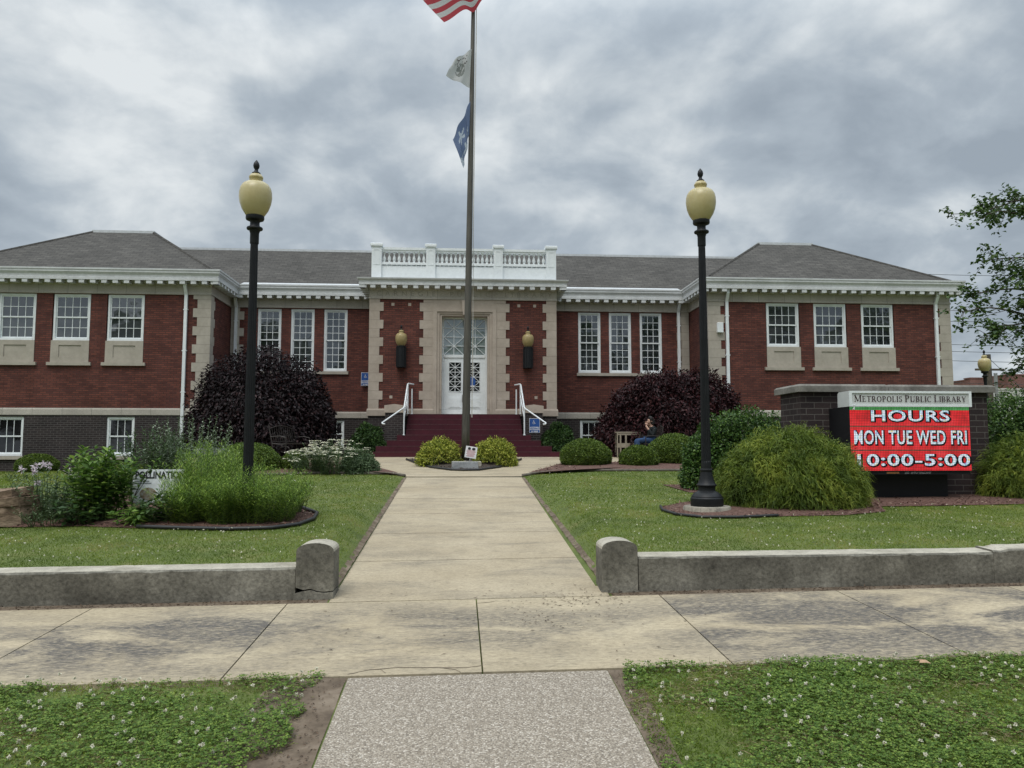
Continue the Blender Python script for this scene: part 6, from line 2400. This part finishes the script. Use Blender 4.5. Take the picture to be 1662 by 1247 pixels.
# body: head with face, neck, trunk, arms and hands in one skin
bv = [hip, (.07, 0, .66), chest, (.095, 0, .90), neck, (.06, 0, 1.015), (.03, 0, 1.07), (.03, 0, 1.15), (.04, 0, 1.20),
      (-.045, 0, 1.03), (-.085, 0, 1.085),
      (.10, -.17, .88), (.02, -.21, .66), (-.10, -.10, .90), (-.135, -.05, .985),
      (.10, .17, .88), (.09, .22, .64), (-.10, .17, .55), (-.17, .14, .54),
      (0, -.09, .50), (-.42, -.10, .53), (-.40, -.10, .12), (-.50, -.10, .05),
      (0, .09, .50), (-.40, .12, .52), (-.33, .12, .12), (-.43, .12, .05)]
be = [(0, 1), (1, 2), (2, 3), (3, 4), (4, 5), (5, 6), (6, 7), (7, 8), (5, 9), (6, 10),
      (3, 11), (11, 12), (12, 13), (13, 14), (3, 15), (15, 16), (16, 17), (17, 18),
      (0, 19), (19, 20), (20, 21), (21, 22), (0, 23), (23, 24), (24, 25), (25, 26)]
br = [.115, .105, .115, .085, .05, .06, .082, .085, .05, .04, .022,
      .055, .043, .034, .030, .055, .043, .034, .030, .085, .062, .045, .035, .085, .062, .045, .035]
skin_mesh('body', bv, be, br, M['skin'], per)
# hand raised to the mouth and hand in the lap: palm side with five separate bent fingers
for (c, dirv, side, bend) in (((-.135, -.05, .985), Vector((.35, .25, .9)), Vector((-.6, .8, 0)), 1), ((-.17, .14, .54), Vector((-1, -.1, -.15)), Vector((0, 1, 0)), -1)):
    c = Vector(c); dirv.normalize(); side = (side - dirv * side.dot(dirv)).normalized(); nrm = dirv.cross(side)
    vs, es, rs = [tuple(c), tuple(c + dirv * .05)], [(0, 1)], [.026, .030]
    for f_, (off, ln) in enumerate(((-.030, .065), (-.010, .078), (.010, .074), (.030, .058))):
        b0 = c + dirv * .055 + side * off
        k = len(vs)
        vs += [tuple(b0), tuple(b0 + dirv * ln * .5 + nrm * .012 * bend), tuple(b0 + dirv * ln * .8 + nrm * .036 * bend)]
        es += [(1, k), (k, k + 1), (k + 1, k + 2)]; rs += [.0095, .0085, .007]
    k = len(vs)
    b0 = c + dirv * .012 - side * .030
    vs += [tuple(b0), tuple(b0 - side * .022 + dirv * .03), tuple(b0 - side * .022 + dirv * .06 + nrm * .012 * bend)]
    es += [(0, k), (k, k + 1), (k + 1, k + 2)]; rs += [.012, .0095, .008]
    skin_mesh('hand', vs, es, rs, M['skin'], per, sub=1)
skin_mesh('jacket', [hip, (.07, 0, .66), chest, (.095, 0, .90), (.08, 0, .955), (.10, -.175, .88), (.02, -.215, .66), (-.085, -.12, .86), (.10, .175, .88), (.09, .225, .64), (-.085, .175, .555)],
          [(0, 1), (1, 2), (2, 3), (3, 4), (3, 5), (5, 6), (6, 7), (3, 8), (8, 9), (9, 10)], [.145, .14, .145, .11, .068, .075, .062, .05, .075, .062, .05], M['jacket'], per)
skin_mesh('jeans', [(.02, 0, .50), (0, -.095, .50), (-.42, -.10, .53), (-.40, -.10, .16), (0, .095, .50), (-.40, .12, .52), (-.33, .12, .16)],
          [(0, 1), (1, 2), (2, 3), (0, 4), (4, 5), (5, 6)], [.14, .105, .078, .062, .105, .078, .062], M['jeans'], per)
for x, y in ((-.40, -.10), (-.33, .12)):
    skin_mesh('shoe', [(x + .04, y, .05), (x - .06, y, .045), (x - .17, y, .035)], [(0, 1), (1, 2)], [.048, .045, .036], M['shoe'], per)
skin_mesh('hair', [(.085, 0, .98), (.095, 0, 1.08), (.075, 0, 1.17), (.03, 0, 1.215), (-.03, 0, 1.215), (.055, -.065, 1.08), (.055, .065, 1.08), (.02, -.07, 1.16), (.02, .07, 1.16)], [(0, 1), (1, 2), (2, 3), (3, 4), (1, 5), (1, 6), (2, 7), (2, 8)], [.07, .095, .105, .085, .06, .055, .055, .05, .05], M['hair'], per)
mb = MB()
for s_ in (-1, 1):
    mb.lathe([(.002, -.009), (.010, -.004), (.010, .004), (.002, .009)], (-.048, .032 * s_, 1.12), 8)
mb.build('eyes', M['hair'], per, smooth=True)
for s_ in (-1, 1):
    skin_mesh('ear', [(.045, .083 * s_, 1.085), (.05, .09 * s_, 1.12)], [(0, 1)], [.016, .018], M['skin'], per, sub=1)

# ------------------------------------------------------------------ tree at the right
tr_ = thing('tree', 'leafy tree reaching its thin branches in over the sign', 'tree', (15.2, 15.5, ground(15.2, 15.5)))
rng = RN(81)
gz = ground(15.2, 15.5)
mb = MB()
mb.tube([(0, 0, -.2), (.02, .02, .6), (-.05, .0, 1.6), (-.08, .05, 2.7), (.0, .1, 4.0), (.1, .1, 5.6), (.05, .0, 7.0)], [.27, .21, .185, .165, .13, .09, .04], 14)
mb.build('trunk', M['bark'], tr_, smooth=True)
limbs = []
aims = [(10.65, 2.85, 0.0), (10.95, 2.45, -.2), (11.35, 4.05, .3), (11.45, 5.05, .2), (11.75, 1.85, -.4), (12.0, 5.5, .8), (11.6, 3.35, -.6), (12.1, 1.65, .5), (12.4, 4.5, -1.0), (11.1, 3.35, .4), (11.6, 2.5, .6), (12.0, 3.0, -.3), (12.2, 3.8, .5)]
for (x, z, dy) in aims:
    x_, z_ = x - 15.2, z - gz
    limbs.append([(-.06, .03, min(4.5, max(1.7, z_ * .62 + .3))), (x_ * .45, dy * .5, z_ * .88 + .25), (x_ * .8, dy, z_ + .12), (x_, dy * 1.2, z_)])
for k in range(26):
    a = rng.uniform(-2.2, 2.4)
    l_ = rng.uniform(2.0, 4.2); zz = rng.uniform(2.4, 8.2)
    limbs.append([(0, 0, min(6.0, zz * .7 + .4)), (l_ * .5 * math.cos(a), l_ * .5 * math.sin(a), zz), (l_ * math.cos(a), l_ * math.sin(a), zz + rng.uniform(-.3, .5))])
mb = MB()
LP, LD, LN = [], [], []


def poly_at(pts, u):
    u = u * (len(pts) - 1); i = min(len(pts) - 2, int(u)); f = u - i
    return Vector(pts[i]).lerp(Vector(pts[i + 1]), f)


for li, pts in enumerate(limbs):
    pp = [poly_at(pts, u) + Vector(rng.normal(size=3) * .04 * (0 < u < 1)) for u in np.linspace(0, 1, 9)]
    mb.tube(pp, [.034 * (1 - .88 * i / 8) + .003 for i in range(9)], 6)
    nt_ = 30 if li < len(aims) else 20
    for k in range(nt_):
        u = rng.uniform(.34, 1.0)
        b0 = poly_at(pp, u)
        ax = (poly_at(pp, min(1, u + .1)) - poly_at(pp, max(0, u - .1))).normalized()
        d = (ax * .6 + Vector(rng.normal(size=3) * [.7, .7, .6])).normalized()
        ln = rng.uniform(.25, .80) * (1.15 - .5 * u)
        tip = b0 + d * ln + Vector((0, 0, -.04))
        mb.tube([b0, b0.lerp(tip, .5) + Vector((0, 0, .02)), tip], [.006, .005, .002], 4)
        for j in range(13):
            f = rng.uniform(.25, 1.05)
            p = b0.lerp(tip, f)
            LP.append(np.array(p) + rng.normal(size=3) * [.045, .045, .05])
            aa = rng.uniform(0, 6.28)
            LD.append([math.cos(aa), math.sin(aa), rng.uniform(-.9, .3)])
            LN.append([rng.normal() * .4, rng.normal() * .4, 1])
mb.build('branches', M['bark'], tr_)
n = len(LP)
quads('foliage', leaves(np.array(LP), np.array(LD), np.array(LN), rng.uniform(.08, .14, n), rng.uniform(.06, .10, n), .15), M['treeleaf'], tr_)

# ------------------------------------------------------------------ things beyond the building
up = thing('utility_pole', 'grey wooden utility pole beside the distant lamp post', 'utility pole', (32.5, 45, -.36))
mb = MB(); mb.tube([(0, 0, -.5), (-.1, 0, 6.0)], [.20, .17], 12); mb.build('shaft', M['bark'], up)
mb = MB(); mb.box(-1.0, .85, -.15, -.05, 5.0, 5.12); mb.build('crossarm', M['bark'], up)
p2 = thing('steel_post', 'short grey post behind the end of the brick sign', 'post', (29.2, 40, -.36))
mb = MB(); mb.tube([(0, 0, -.3), (0, 0, 4.3)], .09, 8); mb.build('shaft', M['metal'], p2)
mb = MB(); mb.lathe([(.10, 0), (.10, .05), (.02, .1)], (0, 0, 4.3), 8); mb.build('cap', M['metal'], p2)
for k, (z0, z1, y, lb) in enumerate(((10.9, 12.2, 45, 'topmost overhead wire touching the roof edge line'), (7.9, 9.2, 45, 'overhead wire just under the tree branches'), (6.75, 7.1, 45, 'overhead wire above the distant lamp globe'), (6.45, 6.8, 46, 'overhead wire level with the top of the distant lamp globe'), (5.75, 6.0, 45, 'overhead wire crossing behind the distant lamp globe'), (4.7, 4.55, 47, 'lowest overhead wire near the distant rooftops'))):
    mb = MB()
    pts = []
    for i in range(15):
        u = i / 14
        pts.append((14 + 50 * u, y + 4 * u, z0 + (z1 - z0) * u - .5 * math.sin(math.pi * u)))
    mb.tube(pts, .016, 5)
    o = mb.build('overhead_wire', M['wire'])
    tag(o, lb, 'wire', 'overhead wires')
mb = MB()
mb.tube([(32.6, 45, 5.3), (33.8, 43, 2.6), (35.0, 41, -.3)], .016, 5)
o = mb.build('guy_wire', M['wire']); tag(o, 'slanting guy wire running down from the utility pole', 'wire')
M['farbrick'] = brick_mat('distant_brick', (.20, .085, .065), (.16, .065, .05), (.2, .16, .14), .3, .1, .01, 1.0)
M['farwhite'] = noise_mat('pale_render', [(.3, (.50, .49, .46)), (.7, (.60, .59, .56))], scale=.6, rough=.9)


def far_block(label, x0, x1, y0, y1, z1, mat, parapet):
    root = thing('distant_building', label, 'building', ((x0 + x1) / 2, y0, -.36), 0, 'buildings far behind the sign')
    w = (x1 - x0) / 2
    mb = MB(); mb.box(-w, w, 0, y1 - y0, -.5, z1 + .36 - .12); mb.build('wall', M[mat], root)
    mb = MB(); mb.box(-w - .06, w + .06, -.06, y1 - y0 + .06, z1 + .36 - .118, z1 + .36); mb.build('parapet', M[parapet], root)
    for i in range(max(2, int(w * 2 / 4))):
        x = -w + (i + .5) * 2 * w / max(2, int(w * 2 / 4))
        f = MB(); f.box(x - .7, x + .7, -.05, .02, 1.0, 2.6); fr_ = f.build('window', M['white'], root)
        g_ = MB(); g_.add([(x - .6, -.053, 1.1), (x + .6, -.053, 1.1), (x + .6, -.053, 2.5), (x - .6, -.053, 2.5)], [(0, 1, 2, 3)]); g_.build('pane', M['darkglass'], fr_)


far_block('long low pale building behind the shrubs beyond the sign', 42.5, 75, 60, 75, 4.75, 'farwhite', 'farwhite')
far_block('small brick block between library and distant lamp post', 55.5, 57.1, 80, 81, 7.5, 'farbrick', 'farbrick')
far_block('wider brick building top at the edge beyond the tree', 59.8, 68, 80, 92, 7.9, 'farbrick', 'farbrick')

# ------------------------------------------------------------------ grass, clover and litter
rng = RN(91)


def lawn_points(x0, x1, y0, y1, dens, excl):
    n = int((x1 - x0) * (y1 - y0) * dens)
    X = rng.uniform(x0, x1, n); Y = rng.uniform(y0, y1, n)
    k = np.ones(n, dtype=bool)
    for poly in excl:
        k &= ~inside(poly, X, Y)
    return X[k], Y[k]


def fast_ground(X, Y):
    """ground() for arrays"""
    zb = np.interp(Y, [p[0] for p in BASE], [p[1] for p in BASE])
    zl = np.interp(Y, [p[0] for p in LAWN], [p[1] for p in LAWN])
    def smv(a, b_, x):
        u = np.clip((x - a) / (b_ - a), 0, 1); return u * u * (3 - 2 * u)
    k = np.where(X > 0, smv(WX1 - .1, WX1 + .45, X), smv(-WX0 - .1, -WX0 + .45, -X))
    z = np.where(Y > 7.95, zb * (1 - k) + zl * k, zb)
    z = z + .0105 * np.clip(X, -25, 25) * (1 - smv(8, 16, Y))
    z = z - np.where(X < -6, .46 * smv(0, 8, -X - 6) * smv(14, 23, Y), 0)
    return z


beds_all = [BED_L, BED_LAMP, BED_SIGN, BED_BOXR, BED_BOXL]
soilL = [(-1.02, 3.3), (-.74, 3.3), (-.74, 5.56), (-.90, 5.56), (-.93, 5.35), (-1.04, 5.22), (-.96, 5.05), (-.93, 4.9), (-1.0, 4.72), (-.92, 4.6), (-.95, 4.42), (-1.10, 4.3), (-1.06, 4.1), (-1.12, 3.9)]
soilR = [(1.0, 3.3), (1.06, 3.3), (1.05, 3.9), (1.075, 4.3), (1.055, 4.7), (1.085, 5.1), (1.13, 5.35), (1.19, 5.56), (1.0, 5.56)]
walkpoly = [(WX0 - .02, 7), (WX1 + .02, 7), (WX1 + .02, 18.2), (3.1, 22.3), (3.1, 25), (-2.85, 25), (-2.85, 22.3), (WX0 - .02, 18.2)]
plaza_p = [(-8.3, 22.2), (9.3, 22.2), (9.3, 24.8), (-8.3, 24.8)]
# upper lawns
V, MI = [], []
for (x0, x1, y0, y1, dens, h, w) in ((-9, -1.2, 8.02, 12, 2600, .045, .007), (1.4, 11.5, 8.02, 12, 2600, .045, .007), (-13, -1.2, 12, 18.8, 850, .05, .012), (1.4, 14, 12, 19.4, 850, .05, .012), (-20, -8.2, 18.8, 26.3, 260, .06, .022), (9.2, 22, 15, 26, 200, .06, .022)):
    X, Y = lawn_points(x0, x1, y0, y1, dens, beds_all + [walkpoly])
    # sparser where the soil shows along the walkway edge
    edge = np.minimum(np.abs(X - WX0), np.abs(X - WX1))
    k = (edge > .09) | (rng.uniform(size=len(X)) < .35 + 7 * np.clip(edge - .03, 0, .2))
    k &= (Y > 8.0)
    X, Y = X[k], Y[k]
    n = len(X)
    P = np.stack([X, Y, fast_ground(X, Y) - .004], 1)
    D = rng.normal(size=(n, 3)) * [.55, .55, 0] + [0, 0, 1]
    V.append(blades(P, D, rng.uniform(.5, 1.15, n) * h, w * rng.uniform(.7, 1.2, n), .35, rng, 1))
o = quads('grass', np.concatenate(V), M['grass'])
tag(o, 'mown green lawn above the low concrete walls', 'grass', kind='stuff')

# clover verge in front of the sidewalk
V = []
vergeL = (-6.2, -.80, 3.6, 5.53)
vergeR = (1.05, 7.4, 3.6, 5.53)
CP, CD, CN, CS = [], [], [], []
for (x0, x1, y0, y1), ex in ((vergeL, [soilL]), (vergeR, [soilR])):
    X, Y = lawn_points(x0, x1, y0, y1, 5200, ex)
    patch = np.array([mnoise.noise((x * 1.1, y * 1.4, 2.0)) + .5 * mnoise.noise((x * 4.1, y * 4.4, 5.0)) for x, y in zip(X, Y)])
    bound = np.array([.05 * mnoise.noise((x * 5, y * 5, 1.0)) for x, y in zip(X, Y)])
    k = (patch + rng.normal(size=len(X)) * .2 > -.16) & (Y < 5.50 + bound)
    X, Y = X[k], Y[k]
    n = len(X)
    z = fast_ground(X, Y)
    hh = rng.uniform(.010, .05, n) + .030 * patch[k]
    C = np.stack([X, Y, z + hh], 1)
    a0 = rng.uniform(0, 6.28, n)
    nn = rng.normal(size=(n, 3)) * .38 + [0, -.1, 1]
    for j in range(3):
        a = a0 + j * 2.094
        CP.append(C); CD.append(np.stack([np.cos(a), np.sin(a), rng.uniform(-.25, .35, n)], 1)); CN.append(nn); CS.append(rng.uniform(.008, .019, n))
CP, CD, CN, CS = map(np.concatenate, (CP, CD, CN, CS))
Dn = unit(CD); S = unit(np.cross(Dn, CN)); s = CS[:, None]
Vc = np.stack([CP, CP + Dn * s * .7 - S * s * .45, CP + Dn * s * 1.05, CP + Dn * s * .7 + S * s * .45], 1)
o = quads('clover', Vc, M['clover'])
tag(o, 'dense green clover growing in the verge before the sidewalk', 'clover', kind='stuff')
for (x0, x1, y0, y1), ex, dens in ((vergeL, [soilL], 3000), (vergeR, [soilR], 6500)):
    X, Y = lawn_points(x0, x1, y0, y1, dens, ex)
    n = len(X)
    P = np.stack([X, Y, fast_ground(X, Y) - .003], 1)
    D = rng.normal(size=(n, 3)) * [.6, .6, 0] + [0, 0, 1]
    V.append(blades(P, D, rng.uniform(.03, .085, n), rng.uniform(.003, .0065, n), .6, rng, 2))
o = quads('grass', np.concatenate(V), M['grass'])
tag(o, 'fine grass blades mixed into the clover verge', 'grass', kind='stuff')
TV = []
for (x0, x1, y0, y1), ex in ((vergeL, [soilL]), (vergeR, [soilR])):
    X, Y = lawn_points(x0, x1, y0, y1, 2600, ex)
    pt = np.array([mnoise.noise((x * 1.3, y * 1.7, 9.0)) for x, y in zip(X, Y)])
    k = pt + rng.normal(size=len(X)) * .12 > .12
    X, Y = X[k], Y[k]; n = len(X)
    D = rng.normal(size=(n, 3)) * [1, 1, .25] + [0, 0, .25]
    TV.append(blades(np.stack([X, Y, fast_ground(X, Y) + rng.uniform(.004, .03, n)], 1), D, rng.uniform(.03, .10, n), rng.uniform(.002, .004, n), .3, rng, 2))
M['thatch'] = leaf_mat('dry_blade', [(0.0, (.14, .10, .045)), (0.5, (.26, .20, .10)), (1.0, (.42, .36, .22))], .8, .2)
o = quads('thatch', np.concatenate(TV), M['thatch'])
tag(o, 'dry straw coloured blades in thin patches of the verge', 'thatch', kind='stuff')

# white clover blossoms
FV = []
def blossoms(X, Y, hmin, hmax, size, petals):
    n = len(X)
    z = fast_ground(X, Y)
    C = np.stack([X, Y, z + rng.uniform(hmin, hmax, n)], 1)
    for j in range(petals):
        D = rng.normal(size=(n, 3)) + [0, 0, .3]
        s = size * rng.uniform(.75, 1.25, n)
        FV.append(leaves(C - unit(D) * s[:, None] * .25, D, rng.normal(size=(n, 3)), s, s * .62, .1))
for (x0, x1, y0, y1), ex, dens in ((vergeL, [soilL], 38), (vergeR, [soilR], 30)):
    X, Y = lawn_points(x0, x1, y0, y1, dens, ex)
    blossoms(X, Y, .05, .08, .0175, 22)
for (x0, x1, y0, y1, dens, pet) in ((-9, -1.5, 8.1, 10.2, 16, 5), (1.7, 11, 8.1, 11.5, 11, 5), (-12, -1.4, 10.2, 18.5, 4, 4), (1.6, 13, 11.5, 19, 5, 4)):
    X, Y = lawn_points(x0, x1, y0, y1, dens, beds_all + [walkpoly])
    blossoms(X, Y, .04, .06, .017, pet)
o = quads('clover_blossoms', np.concatenate(FV), M['clover_w'])
tag(o, 'white clover blossoms dotted over verge and lawns', 'blossoms', kind='stuff')

# bark litter spilt by the post, crumbs along the wall foot and the walk
X = np.concatenate([1.25 + np.abs(rng.normal(size=150)) * .0 + rng.normal(size=150) * .30 - .1, rng.normal(size=60) * .3 + .75, rng.uniform(-1.2, 2.2, 60)])
Y = np.concatenate([7.45 + rng.normal(size=150) * .22, 6.75 + rng.normal(size=60) * .22, rng.uniform(5.6, 8.2, 60)])
k = (Y > 5.55) & (X < 2.2)
X, Y = X[k], Y[k]
n = len(X)
D = rng.normal(size=(n, 3)) * [1, .6, .03]
V1 = leaves(np.stack([X, Y, fast_ground(X, Y) + .020], 1), D, rng.normal(size=(n, 3)) * .15 + [0, 0, 1], rng.uniform(.012, .045, n), rng.uniform(.006, .014, n), .1)
Xa = np.concatenate([rng.uniform(-8, -1.3, 900), rng.uniform(1.45, 8, 900)]); Ya = rng.uniform(7.52, 7.70, 1800)
n = 1800
V2 = leaves(np.stack([Xa, Ya, fast_ground(Xa, Ya) + .008], 1), rng.normal(size=(n, 3)) * [1, 1, .2], rng.normal(size=(n, 3)) * .3 + [0, 0, 1], rng.uniform(.012, .04, n), rng.uniform(.006, .016, n), .1)
Xs = np.concatenate([rng.uniform(-1.05, -.78, 260), rng.uniform(1.05, 1.16, 160)]); Ys = rng.uniform(3.9, 5.48, 420)
n = 420
V3 = leaves(np.stack([Xs, Ys, fast_ground(Xs, Ys) + .016], 1), rng.normal(size=(n, 3)) * [1, 1, .15], rng.normal(size=(n, 3)) * .3 + [0, 0, 1], rng.uniform(.008, .03, n), rng.uniform(.005, .012, n), .1)
o = quads('bark_litter', np.concatenate([V1, V2, V3]), M['deadleaf'])
tag(o, 'dark bark litter spilt on the sidewalk and wall foot', 'litter', kind='stuff')

# one fallen leaf on the verge
mb = MB()
pts = [(0, 0, 0), (.03, .035, .012), (.075, .03, .004), (.07, .012, .018), (.115, 0, .004), (.07, -.016, .016), (.08, -.035, .002), (.03, -.03, .014)]
mb.add([(.045, 0, .022)] + pts, [(0, i + 1, (i + 1) % 8 + 1) for i in range(8)])
o = mb.build('fallen_leaf', plain('tan_dead_leaf', (.42, .27, .17), .8), recalc=False)
o.location = (3.28, 5.28, ground(3.28, 5.28) + .05); o.rotation_euler = (0, 0, R(150))
tag(o, 'single tan dead leaf lying on the clover verge', 'leaf')
# crack in the sidewalk beside the aggregate path
mb = MB()
for path in ([(-.76, 5.52), (-.62, 5.60), (-.42, 5.63), (-.12, 5.60), (.05, 5.585), (.17, 5.62)], [(-.12, 5.60), (-.02, 5.55), (.02, 5.49)], [(-.55, 5.615), (-.50, 5.52)], [(.18, 7.38), (.30, 7.40), (.36, 7.45)]):
    for a, b_ in zip(path, path[1:]):
        for k in range(4):
            p, q = Vector(a).lerp(Vector(b_), k / 4), Vector(a).lerp(Vector(b_), (k + 1) / 4)
            j = .006 * mnoise.noise((p.x * 20, p.y * 20, 0)); j2 = .006 * mnoise.noise((q.x * 20, q.y * 20, 0))
            w = .004 + .003 * abs(mnoise.noise((p.x * 9, 3, 1)))
            mb.add([(p.x, p.y - w + j, walk_z(p.x, p.y) + .0145), (q.x, q.y - w + j2, walk_z(q.x, q.y) + .0145), (q.x, q.y + w + j2, walk_z(q.x, q.y) + .0145), (p.x, p.y + w + j, walk_z(p.x, p.y) + .0145)], [(0, 1, 2, 3)])
o = mb.build('sidewalk_crack', M['soil'], recalc=False)
tag(o, 'jagged soil filled cracks in the sidewalk slab', None, kind='structure')

# ------------------------------------------------------------------ trees across the street, seen mirrored in the window panes
rng = RN(99)
TVt = []
for i in range(11):
    cx0, cy0 = -62 + 12.5 * i + rng.uniform(-3, 3), -38 + rng.uniform(-5, 5)
    h = rng.uniform(13, 17.5) + (4 if cx0 > 15 else 0)
    n = 1500
    u = unit(rng.normal(size=(n, 3))) * np.sqrt(rng.uniform(.35, 1, n))[:, None]
    Pq = u * [5.5, 4.5, h * .42] + [cx0, cy0, -1.5 + h * .56]
    TVt.append(leaves(Pq, rng.normal(size=(n, 3)), rng.normal(size=(n, 3)) + [0, 0, .6], rng.uniform(.6, 1.3, n), rng.uniform(.5, .9, n), .2))
o = quads('treeline', np.concatenate(TVt), M['treeleaf'])
tag(o, 'row of leafy trees on the far side of the street', 'trees', kind='stuff')
